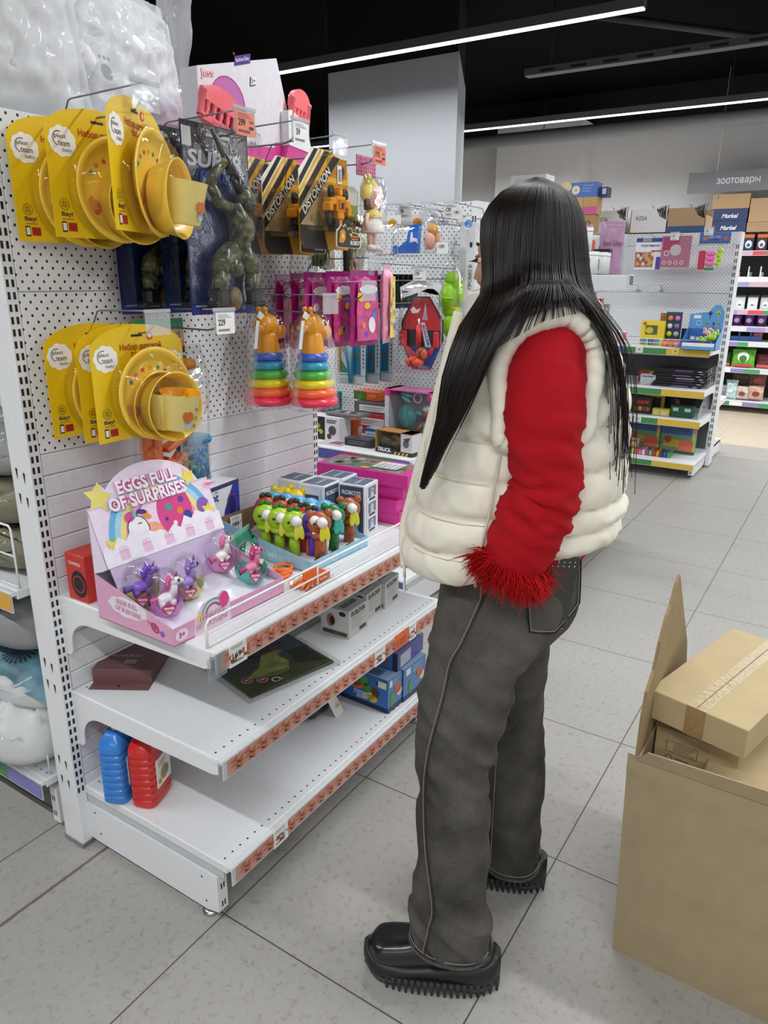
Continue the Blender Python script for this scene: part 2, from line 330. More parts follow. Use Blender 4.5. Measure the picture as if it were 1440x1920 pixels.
def shelf(t, x0, x1, z, d, pal='orange', h=.045, holes=True, guard=0, seed=0, dots=True, bracket=True):
    W_ = x1 - x0; b = MB(); b.box(0, W_, -d, 0, -.024, 0, WHITE, .0025); s_ = b.build('shelf', t, (x0, 0, z))
    if holes:
        b = MB(); fr = fr_at(0, -d, 0, (1, 0, 0), (0, 1, 0))
        for i in range(int(W_ / .025)): b.disc(fr, .015 + .025 * i, .02, .0026, DARK, 1, 8)
        for i in range(int(W_ / .1)): b.disc(fr, .03 + .1 * i, d - .02, .0026, DARK, 1, 8)
        b.build('row_of_holes', s_)
    if bracket:
        for xx, nm_ in ((0, 'left'), (W_ - .003, 'right')):
            b = MB(); b.prism(arch(0, d, -.003), xx - .001, xx + .002, WHITE, 'X'); b.build('shelf_bracket', s_)
    b = MB(); b.box(0, W_, -d - .014, -d, -.012, -.001, C('dfe1e3', .3), .001); b.box(.0, W_, -d - .016, -d - .013, -h - .004, -.004, C('cfd3d6', .25)); b.build('price_rail', s_)
    b = MB(); strip(b, W_, -h, -d - .0165, h - .006, pal, seed); b.build('label_strip', s_)
    if guard:
        b = MB(); y = -d + .012; w = [(.006, y, .0), (.006, y, guard - .008), (.014, y, guard), (W_ - .014, y, guard), (W_ - .006, y, guard - .008), (W_ - .006, y, 0)]
        b.tube(w, .0028, C('f2f3f4', .3), 8); b.cyl((.006, y, guard * .52), (W_ - .006, y, guard * .52), .0022, C('f2f3f4', .3), 8); b.cyl((.006, y, .004), (W_ - .006, y, .004), .0026, C('f2f3f4', .3), 8)
        n = max(2, int(W_ / .33)); 
        for i in range(1, n): b.cyl((W_ * i / n - .12, y, .0), (W_ * i / n - .12, y, guard), .0022, C('f2f3f4', .3), 8)
        b.build('wire_guard', s_)
    return s_
def gondola(label, loc, rz, W_, H, peg_z, shelves, base_d=.47, base_z=.183, pal='orange', ends=(1, 1), fine=True, side=0, name='shelving_unit', base_h=.045, panel=True):
    t = thing(name, label, 'shelving unit', loc, rz)
    post(t, -PW, H, sub=fine, side=side); post(t, W_, H, sub=fine)
    if panel:
        b = MB(); z = peg_z
        while z < H - .01: z2 = min(z + .35, H); b.box(.001, W_ - .001, 0, .012, z + .0015, z2 - .0015, PEG(), .001); z = z2
        b.build('perforated_panel', t)
        b = MB(); z = peg_z
        while z > .1:
            b.prism([(0.012, z - .001), (.003, z - .001), (0, z - .004), (0, z - .047), (.004, z - .05), (.012, z - .05)], .001, W_ - .001, C('dfe0e3', .42), 'X'); z -= .05
        b.build('slat_panel', t)
    for x in (0, W_ - .03):
        b = MB(); b.prism([(0, .022), (-.03, .02), (-base_d + .04, .02), (-base_d, .03), (-base_d, .127), (-base_d - .0, .13), (0, .13)], x - .004, x + .026, WHITE, 'X')
        fr = fr_at(x - .004, 0, 0, (0, -1, 0))
        for u, v in ((.03, .11), (.045, .05), (base_d - .05, .11), (base_d - .04, .045)): b.disc(fr, u, v, .003, DARK, 1, 10)
        f2 = fr_at(x + .002, -base_d, 0)
        for u, v in ((.004, .09), (.012, .09), (.004, .04), (.012, .04)): b.rect(f2, u, v, u + .004, v + .016, DARK, 1)
        b.build('base_leg', t)
        b = MB(); b.cyl((x + .012, -base_d + .045, .006), (x + .012, -base_d + .045, .03), .006, STEEL, 10); b.lathe([(.02, 0), (.02, .004), (.012, .008), (.006, .01)], STEEL, 16, TR(x + .012, -base_d + .045, 0)); b.build('levelling_foot', t)
    shelf(t, -.004, W_ + .004, base_z, base_d + .035, pal, base_h, fine, 0, 1, bracket=False)
    for x in (0, W_ - .004): b = MB(); b.box(x, x + .004, -base_d - .02, 0, min(.135, base_z - .04), base_z - .02, C('c4c8ca', .4)); b.build('base_rail', t)
    for i, q in enumerate(shelves): shelf(t, -.004, W_ + .004, q[0], q[1], q[2] if len(q) > 2 else pal, q[3] if len(q) > 3 else .045, fine, q[4] if len(q) > 4 else 0, i + 2)
    return t
G1 = gondola('white toy shelving unit with perforated back and three open shelves, nearest in the aisle', (-.02, -.14, 0), 0, .98, 1.76, 1.06,
    [(.463, .5), (.72, .5, 'orange', .045, .062)], side=1)
RAIN = [('4a8a55', .3), ('5a5fa8', .3), ('c04a5a', .08), ('4a8a55', .22), ('5b76b0', .1)]
G2P = [('7a74ac', .1), ('b04060', .16), ('7a74ac', .14), ('48894f', .3), ('e0b83c', .3)]
GM = gondola('white end shelving unit with basketball toy and doll box behind the near toys', (2.1, .70, 0), -pi / 2, .83, 1.76, .3,
    [(.72, .47, RAIN, .05)], fine=False, pal=RAIN)
G3 = gondola('white shelving unit mostly hidden behind the woman, shelf ends showing beside her', (2.2, -.17, 0), 0, 1.0, 1.76, .3,
    [(.42, .42, 'far'), (1.18, .36, 'far'), (1.465, .36, [('c9cdd2', 1)], .06)], base_d=.42, fine=False, pal='far')
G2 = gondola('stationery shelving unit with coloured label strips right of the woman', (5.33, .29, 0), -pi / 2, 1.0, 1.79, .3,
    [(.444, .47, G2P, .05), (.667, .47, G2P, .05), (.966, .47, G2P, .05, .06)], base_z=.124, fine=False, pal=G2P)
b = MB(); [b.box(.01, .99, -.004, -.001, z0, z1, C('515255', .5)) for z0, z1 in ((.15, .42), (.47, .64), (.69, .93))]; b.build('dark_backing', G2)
G2B = gondola('shelving unit standing back to back behind the stationery unit', (5.487, -.71, 0), pi / 2, 1.0, 1.79, .3, [(.5, .47, 'far')], base_z=.124, fine=False, pal='far')
t = GF = thing('pet_food_shelving', 'tall dark-backed shelving unit with pet food at the far right', 'shelving unit', (8.8, .15, 0), -pi / 2)
post(t, -PW, 1.9, sub=False); post(t, 1.3, 1.9, sub=False)
b = MB(); b.box(0, 1.3, 0, .02, .1, 1.95, C('1d1e20', .6)); b.build('back_panel', t)
for i, z in enumerate((.128, .499, .793, .956, 1.139, 1.434, 1.757)): shelf(t, 0, 1.3, z, .47, 'far', .05, False, 0, i, bracket=False)
for x in (0, 1.27): b = MB(); b.box(x, x + .03, -.47, 0, 0, .1, WHITE); b.build('base_leg', t)
# the end unit joined behind the near post, shelves facing left
GE = thing('shelving_unit', 'white end shelving unit at the left edge holding bagged bedding', 'shelving unit', (.38, .93, 0), -pi / 2)
post(GE, .97 - .01, 1.72, sub=False); post(GE, -PW, 1.72, sub=False)
b = MB(); b.box(0, .95, 0, .012, .1, 1.72, C('cfd1d4', .5)); b.build('back_panel', GE)
EP = [('4a8a55', .3), ('a0a4c8', .1), ('4a8a55', .44), ('7f7fc0', .16)]
shelf(GE, 0, .966, .18, .445, EP, .05, True, .0, 1, bracket=False); shelf(GE, 0, .966, .72, .445, [('c9cdd2', .8), ('e0a83c', .2)], .05, True, .16, 2, bracket=False); shelf(GE, 0, .966, 1.72, .44, [('dfe1e3', 1)], .03, False, 0, 3, bracket=False)
for x in (0, .93):
    b = MB(); b.box(x, x + .028, -.42, 0, .02, .13, WHITE, .002); fr = fr_at(x, -.42, 0)
    for u, v in ((.008, .09), (.016, .09), (.008, .04), (.016, .04)): b.rect(fr, u, v, u + .004, v + .016, DARK, 1)
    b.build('base_leg', GE); b = MB(); b.cyl((x + .014, -.38, 0), (x + .014, -.38, .03), .008, STEEL, 10); b.build('levelling_foot', GE)
b = MB(); y = -.445 + .02
for i in range(9): b.tube([(.1 * i + .06, y, 0), (.1 * i + .06, y, .1)], .0028, WHITE, 8)
b.tube([(.02, y, 0), (.02, y, .1), (.955, y, .1), (.955, y, 0)], .003, WHITE, 8); o = b.build('wire_guard', [o for o in kids(GE) if o.name.startswith('shelf')][0]); 
# ================= HOOKS AND PRICE TICKETS =================
FL = FILM(); FLS = FILM(a=.06, r=.08, sc=12, bump=.35); WIRE = C('8d8f92', .3, .8)
def hook(label, x, z, L=.24, tk=None, base=(0, -.14), rz=0, up=.042, tlabel=None, tilt=.12):
    """double wire peg hook; local -y points out of the panel"""
    t = thing('display_hook', label, 'hook', (x, base[1], z) if rz == 0 else (base[0], x, z), rz, None)
    b = MB(); b.tube([(0, 0, 0), (0, -.012, .002), (0, -L + .02, 0), (0, -L, .004), (0, -L - .018, .016)], .0022, WIRE, 8); b.build('prong', t)
    b = MB(); b.tube([(0, 0, 0), (0, -.01, .004), (0, -.035, up), (0, -.045, up + .002), (0, -L - .03, up + .006)], .0018, WIRE, 8); b.build('ticket_wire', t)
    b = MB(); b.box(-.022, .022, -.003, 0, -.008, .008, C('c4c6c8', .35, .6)); b.build('mounting_plate', t)
    b = MB(); y = -L - .033; w, h = .066, .05
    b.box(-w / 2 - .002, w / 2 + .002, y - .0035, y + .0005, up + .003, up + .010, FILM('e8eef2', .25, .1, 10, .1, .3)); b.box(-w / 2, w / 2, y - .0025, y, up - h + .006, up + .006, FILM('f6f8fa', .1, .08, 8, .1, .22)); b.build('ticket_holder', t)
    if tk:
        txt_, col, sub = tk
        b = MB(); b.box(-w / 2 + .004, w / 2 - .004, y - .0036, y - .0028, up - h + .002, up - .001, C(col, .5)); fr = fr_at(-w / 2 + .004, y - .0036, up - h + .002)
        b.txt(fr, txt_, .017, .026, .0145, '1c1c1e', 1, bold=.02, w=.022 if len(txt_) > 2 else .014)
        for i in range(3): b.rect(fr, .006, .036 + .0032 * i, .05 - .007 * i, .0368 + .0032 * i, '55504e', 1)
        if sub: b.txt(fr, sub, .047, .029, .006, '2c2a2a', 1, w=.014); b.rect(fr, .04, .014, .054, .02, '3c3a3a', 1)
        for i in range(14): b.rect(fr, .006 + .0026 * i, .006, .0072 + .0026 * i, .0115, '3a3a3c', 1)
        T = b.build('price_ticket', None, tuple(Vector((x, base[1], z)) if rz == 0 else Vector((base[0], x, z)))); T.rotation_euler = (0, 0, rz)
        tag(T, tlabel, 'price tag')
    return t
hook('wire hook holding the upper yellow dish sets, empty clear ticket holder', .126, 1.748, .236)
hook('wire hook holding the blue soldier packs, orange ticket', .385, 1.745, .25, ('299', 'e88a70', '1530'), tlabel='orange price ticket 299 above the soldier packs')
hook('wire hook in front of the pink box with the white ticket 59', .585, 1.756, .245, ('59', 'eceded', None), tlabel='white price ticket reading 59 in front of the doll bed box')
hook('wire hook holding the robot blister cards, blank clear ticket holder', .762, 1.75, .235)
hook('wire hook holding the bagged doll, small orange ticket', .925, 1.75, .25, ('192', 'e27c62', '82'), tlabel='orange price ticket above the bagged doll')
hook('wire hook holding the lower yellow dish sets', .142, 1.325, .2)
hook('wire hook holding the bagged toy weapons, ticket 229', .30, 1.325, .24, ('229', 'f0f0ee', None), tlabel='white price ticket reading 229 under the soldier packs')
hook('wire hook holding the giraffe stacking toys', .69, 1.352, .25)
hook('wire hook above the giraffe toys holding the purple and pink pouches', .80, 1.385, .30)
hook('wire hook at the right edge of the near panel with blank holder', .935, 1.452, .23)
# rail price tags on the near unit (clear pockets hang below the rail)
def railtag(label, x, z, txt_, col='f2f2f0', big=.014, w=.052, y=-.14 - .516):
    b = MB(); b.box(0, w, -.0018, 0, -.05, .0, C(col, .35)); fr = fr_at(0, -.0018, -.05)
    b.txt(fr, txt_, w * .42, .024, big, '151517', 1, bold=.02, w=big * .62 * len(txt_)); b.txt(fr, '90', w * .42 + big * .36 * len(txt_) + .004, .03, .005, '151517', 1)
    for i in range(2): b.rect(fr, .005, .040 + .004 * i, w - .012, .041 + .004 * i, '4a4a4c', 1)
    b.rect(fr, .006, .008, w - .012, .0105, '3a3a3c', 1); b.rect(fr, .006, .0125, w - .02, .0135, '6a6a6c', 1)
    tag(b.build('price_tag', None, (x, y, z)), label, 'price tag')
railtag('white price tag 169 at the left end of the top shelf rail', .012, .719, '169')
railtag('white price tag 199 in the middle of the second shelf rail', .56, .462, '199', big=.011)
railtag('white price tag 299 on the second shelf rail, right of the orange tag', .745, .462, '299', big=.009, w=.04)
railtag('small white price tag 179 at the far right end of the second shelf rail', .905, .462, '179', big=.008, w=.035)
b = MB(); b.box(0, .075, -.0018, 0, -.048, 0, C('ec6a2c', .4)); f_ = fr_at(0, -.0018, -.048); [b.rect(f_, .01 + .014 * i, .008, .018 + .014 * i, .03, 'c4511c', 1) for i in range(4)]
tag(b.build('price_tag', None, (.665, -.656, .462)), 'bright orange promotion tag on the second shelf rail', 'price tag')
railtag('white price tag 379 on the bottom shelf rail', .115, .182, '379', big=.013, y=-.14 - .521)
b = MB(); b.box(0, .052, -.0012, 0, -.058, -.006, FILM('f4f8fa', .12, .08, 8, .1, .15)); tag(b.build('ticket_pocket', None, (-.048, -.656, .722)), 'clear plastic ticket pocket overhanging the left end of the top shelf rail', 'ticket pocket')
# ================= HANGING TOYS =================
def film_box(b, x0, x1, y0, y1, z0, z1, m=None, bev=.006): b.box(x0, x1, y0, y1, z0, z1, m or FL, bev)
def bagfilm(t, pts, y0, y1, m=None, name='clear_bag', n=10, puff=.5):
    """loose clear bag: outline pts (x,z) top to bottom as (z, xl, xr)"""
    b = MB(); rings = []
    for i, (z, xl, xr) in enumerate(pts):
        c = (xl + xr) / 2; a = (xr - xl) / 2; f = 1 if 0 < i < len(pts) - 1 else .12; yc = (y0 + y1) / 2; ya = (y1 - y0) / 2 * f
        rings.append([(c + a * (abs(cos(2 * pi * k / 20)) ** .7) * (1 if cos(2 * pi * k / 20) > 0 else -1), yc + ya * (abs(sin(2 * pi * k / 20)) ** .7) * (1 if sin(2 * pi * k / 20) > 0 else -1), z) for k in range(20)])
    b.loft(rings, m or FL); return b.build(name, t)
def dish_set(label, loc, rz=0, w=.25, h=.245, grp='yellow children dish sets on cards'):
    t = thing('dish_set', label, 'dish set', loc, rz, grp); Y = 'e8c21a'; z1 = .022
    b = MB(); n = 14; pts = [(-w / 2, z1 - h), (w / 2, z1 - h), (w / 2, -.03)] + [(w / 2 * cos(pi * i / n), -.03 + (z1 + .03) * sin(pi * i / n)) for i in range(1, n)] + [(-w / 2, -.03)]
    b.prism(pts, -.0006, .0006, C(Y, .35, nz=.02), 'Y'); fr = fr_at(-w / 2, -.0006, z1 - h)
    b.cloud(fr, .037, h - .068, .058, .052, 'f6f4ee'); b.txt(fr, 'plast', .033, h - .06, .010, '26262a', 2, w=.026); b.txt(fr, 'team', .04, h - .072, .009, '26262a', 2, w=.026); b.txt(fr, 'baby', .046, h - .084, .009, '5a5a60', 2, w=.022, shear=.3)
    b.ringd(fr, .03, h - .064, .014, .0015, '26262a', 2, 1.2, 4.4)
    b.txt(fr, 'Набор детской', w / 2 + .006, h - .048, .017, 'b4380e', 2, w=.112, bold=.02); b.txt(fr, 'посуды', w / 2 + .006, h - .065, .014, 'b4380e', 2, w=.056, bold=.02)
    b.cloud(fr, w - .038, h - .078, .062, .03, 'f6f4ee'); b.txt(fr, 'ТРИ КОТА', w - .038, h - .078, .010, '7a1848', 3, w=.05, bold=.03)
    b.disc(fr, .026, .062, .011, 'd9b012', 1); b.ringd(fr, .026, .062, .011, .0008, '5a6a1a', 2); b.txt(fr, 'BPA', .026, .065, .004, '4a5a1a', 2); b.txt(fr, 'FREE', .026, .059, .004, '4a5a1a', 2)
    b.txt(fr, 'Вау!', .03, .043, .01, '3a2a4a', 2, w=.026, bold=.03); b.rect(fr, .018, .034, .044, .0352, 'b4380e', 2); b.rect(fr, .03, .012, .05, .028, 'a82018', 1); b.rect(fr, .016, .01, .027, .03, '2a2a2c', 1); b.rect(fr, .0175, .013, .0255, .027, 'e8e8e8', 2)
    b.star(fr, w - .022, .032, .019, '1d66a8', 1, 12, .82); [b.rect(fr, w - .034, .038 - .006 * i, w - .011, .0395 - .006 * i, 'e8eef4', 2) for i in range(3)]
    b.disc(fr, w / 2 + .032, h - .026, .009, 'c8402a', 1); b.disc(fr, w / 2 + .032, h - .026, .005, 'f0c8a8', 2); b.rect(fr, w / 2 - .018, h - .026, w / 2 + .012, h - .021, '2a2410', 1)
    b.build('card', t)
    P = C('f0cb48', .3, nz=.02, coat=.3); c = (.016, -.128)
    b = MB(); b.lathe([(.0, 0), (.07, 0), (.082, .004), (.094, .014), (.101, .015), (.103, .013), (.094, .011), (.084, 0), (.07, -.002), (0, -.002)], P, 40, TR(c[0], -.016, c[1]) @ RX(pi / 2), False)
    rnd = random.Random(3); f2 = fr_at(c[0], -.0165, c[1])
    for i, col in enumerate(('2a8aa0', 'd06a8a', 'c8402a', 'c8a020', '2a8a50', '7a4a20', 'd06a20')): a = 2.6 - i * .33; b.star(f2, .066 * cos(a), .058 * sin(a), .0065, col, 2, 5)
    b.disc(f2, -.06, -.035, .02, 'c8642a', 2, 12, .8); b.star(f2, -.062, -.03, .018, 'd98a3a', 3, 6, .6)
    b.build('plate', t)
    b = MB(); T = TR(c[0] + .016, -.045, c[1] - .028) @ RX(pi / 2); b.lathe([(.0, -.028), (.052, -.028), (.064, -.02), (.075, .022), (.078, .026), (.075, .026), (.062, -.016), (.05, -.024), (0, -.024)], P, 36, T, False); b.build('bowl', t)
    b = MB(); T = TR(c[0] + .018, -.07, c[1] - .076) @ RZ(.15) @ RX(.14); b.lathe([(0, .002), (.032, 0), (.035, .003), (.0435, .08), (.0455, .083)], C('efdc86', .3, nz=.02, coat=.3), 32, T, False); b.lathe([(.0455, .083), (.0425, .082), (.033, .006), (0, .006)], C('f2a818', .35, nz=.02, coat=.2), 32, T, False)
    for (u, v, r_, col) in ((-.016, .036, .013, 'b8602e'), (-.014, .018, .008, '9ab4cc'), (.008, .05, .004, '7a6a3a'), (.014, .028, .006, '4a9a4a'), (.006, .012, .004, '7a5a2a'), (.02, .045, .004, 'a85a7a')):
        o_ = T @ Vector((u, -sqrt(max(.0, (.0362 + .1 * v) ** 2 - u * u)) - .0008, v)); a = atan2(u, .032); b.disc((o_, Vector((cos(a + .15), sin(a + .15), 0)), V3((0, 0, 1))), 0, 0, r_, col, 1, 12)
    b.build('cup', t)
    b = MB(); b.lathe([(.108, .0), (.107, .018), (.1, .024), (.08, .03), (.078, .055), (.07, .062), (.0, .066)], FLS, 36, TR(c[0] + .004, 0, c[1]) @ RX(pi / 2), False); b.build('blister_cover', t)
    return t
d0 = dish_set('yellow dish set card, leftmost of the three on the upper hook, against the panel', (.108, -.165, 1.733))
dup(d0, (.126, -.262, 1.74), label='yellow dish set card in the middle of the three on the upper hook')
dup(d0, (.126, -.375, 1.75), radians(26), 'front dish set on the upper hook, turned sideways, cup nearest the camera')
dup(d0, (.118, -.18, 1.321), label='yellow dish set card behind on the lower hook')
dup(d0, (.128, -.275, 1.322), label='middle dish set on the lower hook, only its left edge showing')
dup(d0, (.137, -.31, 1.322), label='front dish set on the lower hook showing its whole plate and cup')
# --- soldier packs
CAMO = bpy.data.materials.new('camouflage_plastic'); CAMO.use_nodes = True; N, L = nm(CAMO); b_ = N['Principled BSDF']; b_.inputs['Roughness'].default_value = .35; b_.inputs['Coat Weight'].default_value = .4
tc = N.new('ShaderNodeTexCoord'); n_ = N.new('ShaderNodeTexNoise'); n_.inputs['Scale'].default_value = 60; n_.inputs['Detail'].default_value = 2; L.new(tc.outputs['Object'], n_.inputs['Vector'])
rp = N.new('ShaderNodeValToRGB'); rp.color_ramp.interpolation = 'CONSTANT'; e_ = rp.color_ramp.elements; e_[0].position = 0; e_[0].color = lin('2c2f24'); e_[1].position = .42; e_[1].color = lin('4b5138'); q_ = e_.new(.56); q_.color = lin('7a7348'); q_ = e_.new(.63); q_.color = lin('5a4c34'); L.new(n_.outputs[0], rp.inputs[0]); L.new(rp.outputs[0], b_.inputs['Base Color'])
def soldier_pack(label, loc, grp='soldier toy packs'):
    t = thing('soldier_pack', label, 'toy pack', loc, 0, grp); w, h = .208, .405; z0 = .022 - h
    b = MB(); b.box(-w / 2, w / 2, 0, .0012, z0, .022, C('14255c', .3, nz=.25, sc=9)); fr = fr_at(-w / 2, 0, z0)
    b.rect(fr, 0, h - .09, w, h, C('131722', .35, nz=.2, sc=12), 1); b.rect(fr, .003, h - .05, .03, h - .012, 'd8dadc', 2); b.rect(fr, .075, h - .024, .15, h - .018, 'dfe4e8', 2)
    b.txt(fr, 'SUPER', w / 2 - .0, h - .072, .034, 'c8ccd4', 3, w=.175, bold=.03, shear=.2); b.txt(fr, 'FORCES', w / 2 + .01, h - .107, .022, '2c58b8', 3, w=.125, bold=.02, shear=.2)
    for r_ in (.03, .04, .055): b.ringd(fr, .012 + .02, .2, r_, .0012, '3a66b0', 2)
    b.rect(fr, .0, 0, w, .028, '1a2a7c', 1); b.disc(fr, .13, .014, .006, '9fc4a8', 2); b.disc(fr, .15, .014, .006, 'c8a8b8', 2); b.disc(fr, .17, .014, .006, '6a9a88', 2); b.rect(fr, .012, .018, .09, .021, 'b8bcc4', 2)
    b.build('card', t)
    G = CAMO; K = C('1d1e1e', .3, coat=.4); B = MB(); u = lambda a, c, y=-.025: ((a - .5) * w, y, z0 + c * h)
    B.tube([u(.6, .60), u(.68, .52), u(.7, .44), u(.62, .36)], [.020, .032, .03, .026], G, 14, flat=.7)
    B.ell(u(.74, .47, -.036), (.026, .016, .03), G); B.ell(u(.6, .35), (.03, .02, .022), G)
    B.tube([u(.58, .57), u(.4, .60), u(.27, .685)], [.016, .013, .012], G, 12); B.tube([u(.27, .685), u(.36, .76), u(.5, .81)], [.012, .011, .008], G, 12)
    B.tube([u(.82, .57), u(.9, .62), u(.8, .70)], [.016, .013, .01], G, 12)
    B.tube([u(.55, .35), u(.38, .29), u(.33, .23)], [.026, .024, .02], G, 14); B.tube([u(.33, .24), u(.33, .17), u(.32, .10)], [.02, .018, .016], G, 14)
    B.tube([u(.68, .35), u(.86, .27), u(.88, .23)], [.026, .022, .018], G, 14); B.tube([u(.88, .24), u(.84, .15), u(.84, .10)], [.018, .017, .015], G, 14)
    B.ell(u(.52, .26, -.04), (.024, .014, .022), C('3a3f2c', .3, nz=.3, sc=60, coat=.4)); B.build('soldier_figure', t)
    B = MB(); B.ell(u(.8, .635), (.026, .024, .024), C('4c523c', .35, nz=.3, sc=50, coat=.4), n=20); B.ell(u(.8, .61), (.028, .026, .008), C('43483a', .35)); B.ell(u(.76, .6, -.04), (.014, .01, .014), C('2b2a28')); B.build('helmet', t)
    B = MB(); B.ell(u(.5, .82), (.008, .007, .011), C('c98a5e')); B.build('hand', t)
    for x_, n_ in ((.3, 0), (.85, 1)): B = MB(); B.box(-.018, .018, -.022, .012, 0, .042, K, .008, TR(*u(x_, .045))); B.box(-.018 - .014 * (1 - n_), .018 + .01 * n_, -.022, .012, 0, .014, K, .005, TR(*u(x_, .04))); B.build('boot', t)
    B = MB(); B.tube([u(.33, .97), u(.5, .84), u(.58, .76)], [.004, .006, .009], K, 8); B.tube([u(.5, .85), u(.72, .71)], [.009, .012], K, 8); B.tube([u(.66, .74), u(.74, .66)], [.014, .011], K, 8); B.tube([u(.62, .76), u(.6, .72)], [.006, .006], K, 8); B.build('toy_rifle', t)
    B = MB(); B.ell(u(.56, .085), (.022, .012, .028), C('7a6a4a', .6, nz=.4, sc=80)); B.build('toy_dog', t)
    B = MB(); film_box(B, -w / 2 - .002, w / 2 + .002, -.05, -.001, z0 + .02, .018); B.build('clear_bag', t); return t
s0 = soldier_pack('navy soldier pack hanging in front on its hook, whole figure visible', (.372, -.345, 1.742))
dup(s0, (.385, -.245, 1.743), label='navy soldier pack second on the hook, half covered by the front pack')
dup(s0, (.318, -.17, 1.74), label='navy soldier pack nearest the panel, only its lower part showing')
# --- robot blister cards
def robot_card(label, loc, grp='robot blister cards'):
    t = thing('robot_card', label, 'toy pack', loc, 0, grp); w, h = .22, .25; z0 = .02 - h; x0 = -w / 2
    b = MB(); pts = [(x0, z0 + .02), (x0 + .02, z0), (x0 + w, z0 + .0), (x0 + w, .005 - .03), (x0 + w - .03, .005), (x0 + .13, .02), (x0 + .06, .02), (x0, -.06)]
    b.prism(pts, 0, .0012, C('d8a012', .4, nz=.12, sc=14), 'Y'); fr = fr_at(x0, 0, z0)
    def band(o, w_, m_, k): b.poly(fr, [(o, .11), (o + w_, .11), (o + w_ + .12, .248), (o + .12, .248)], m_, k)
    b.poly(fr, [(0, .12), (.11, .248), (.06, .249), (0, .19)], 'eceae6', 1); b.poly(fr, [(0.002, .15), (.085, .248), (.068, .248), (.002, .172)], '1c1b1a', 2); b.poly(fr, [(.0, .128), (.1, .246), (.092, .248), (.0, .142)], 'e8b81c', 3)
    b.poly(fr, [(0, .055), (.0, .085), (.15, .238), (.18, .235)], '191817', 3); b.poly(fr, [(0, .095), (0, .12), (.115, .247), (.135, .246)], '24211c', 2)
    b.txt(fr, 'DISTORTION', .074, .147, .021, 'e6e6e6', 4, w=.16, rot=atan2(.15, .15) * .98, bold=.02, shear=.15)
    b.rect(fr, .125, .185, .215, .235, C('a8741a', .4, nz=.3, sc=40), 1); b.disc(fr, .185, .2, .02, '7a5a1a', 2); b.disc(fr, .19, .205, .012, '38332a', 3)
    b.rect(fr, .168, .172, .188, .218, 'e8e8e6', 4); [b.rect(fr, .171, .178 + .004 * i, .185, .180 + .004 * i, '3a3a3a', 5) for i in range(8)]
    b.rect(fr, .008, .05, w - .008, .16, C('b3a482', .4, nz=.2, sc=30), .6); b.poly(fr, [(0, .02), (.02, 0), (.12, .0), (.1, .058), (.0, .058)], '1f1d1a', 6); b.build('card', t)
    b = MB(); film_box(b, x0 + .006, x0 + w - .008, -.05, -.001, z0 + .045, z0 + .165, FILM('fbf8ee', .1, .1, 12, .4), .014); b.build('blister_cover', t)
    O_ = C('f5a510', .4, nz=.05, coat=.2); b = MB(); c = (x0 + .135, -.026, z0 + .1); q = lambda x1, x2, z1_, z2, y=0, m_=O_, bv=.003: b.box(c[0] + x1, c[0] + x2, -.04 + y, -.012 + y, c[2] + z1_, c[2] + z2, m_, bv)
    q(-.02, .02, -.005, .035); q(-.014, .014, -.024, -.004); q(-.008, .008, .036, .052); q(-.005, .005, .05, .058); q(-.046, -.022, .012, .03); q(-.052, -.036, -.004, .018); q(.022, .044, .006, .028); q(.032, .048, -.014, .01)
    b.box(c[0] - .015, c[0] + .015, -.044, -.038, c[2] + .002, c[2] + .028, C('d8860c', .4), .002); b.box(c[0] - .006, c[0] + .001, -.046, -.04, c[2] + .004, c[2] + .018, DARK); q(.004, .014, .016, .02, -.006, C('b86a08')); q(.004, .014, .008, .012, -.006, C('b86a08'))
    b.prism([(c[0] - .012, c[2] - .02), (c[0] + .012, c[2] - .02), (c[0] + .004, c[2] - .045), (c[0] - .004, c[2] - .045)], -.036, -.02, O_, 'Y')
    q(-.028, -.008, -.055, -.024, 0, C('2a2a2c', .4)); q(.008, .028, -.055, -.024, 0, C('2a2a2c', .4)); b.build('robot_figure', t)
    for (x_, z_) in ((-.03, .045), (.034, .04), (-.036, -.02), (.042, -.03)): b = MB(); b.torus((0, 0, 0), .0115, .006, C('1c1c1d', .5), TR(c[0] + x_, -.026, c[2] + z_) @ RX(pi / 2) @ RY(.3)); b.cyl((c[0] + x_, -.022, c[2] + z_), (c[0] + x_, -.032, c[2] + z_), .007, C('3a3a3c', .3, .5)); b.build('toy_wheel', t)
    b = MB(); pl = [(0, .002), (.006, -.004), (.112, -.004), (.118, .004), (.118, .028), (.1, .036), (.075, .038), (.072, .048), (.062, .05), (.056, .044), (.042, .058), (.034, .05), (.022, .056), (.012, .046), (.002, .04)]
    b.prism([(x0 + .1 + a, z0 + .008 + c_) for a, c_ in pl], -.046, -.043, C('e4dcc8', .4), 'Y'); f2 = fr_at(x0 + .1, -.046, z0 + .008); b.poly(f2, [(a * .94 + .003, c_ * .93 + .001) for a, c_ in pl], C('2c2823', .35), 1)
    b.txt(f2, 'ROBOT', .088, .01, .011, 'e8e8e8', 3, w=.048, bold=.03, shear=.15); b.rect(f2, .066, .024, .108, .029, 'c8641c', 3); b.rect(f2, .07, .018, .1, .0205, 'd8a030', 3); b.poly(f2, [(.01, .01), (.03, .008), (.042, .02), (.04, .038), (.03, .045), (.016, .038)], 'c8861c', 3); b.disc(f2, .028, .026, .007, 'f0c040', 4); b.poly(f2, [(.058, .034), (.074, .034), (.07, .022)], 'e8b030', 3); b.build('name_plate', t)
    return t
r0 = robot_card('yellow robot blister card in front, name plate at its foot', (.765, -.352, 1.748)); dup(r0, (.755, -.235, 1.735), label='yellow robot blister card second on the hook, cut off by the front card')
dup(r0, (.70, -.165, 1.735), label='robot blister card nearest the panel, mostly hidden between packs')
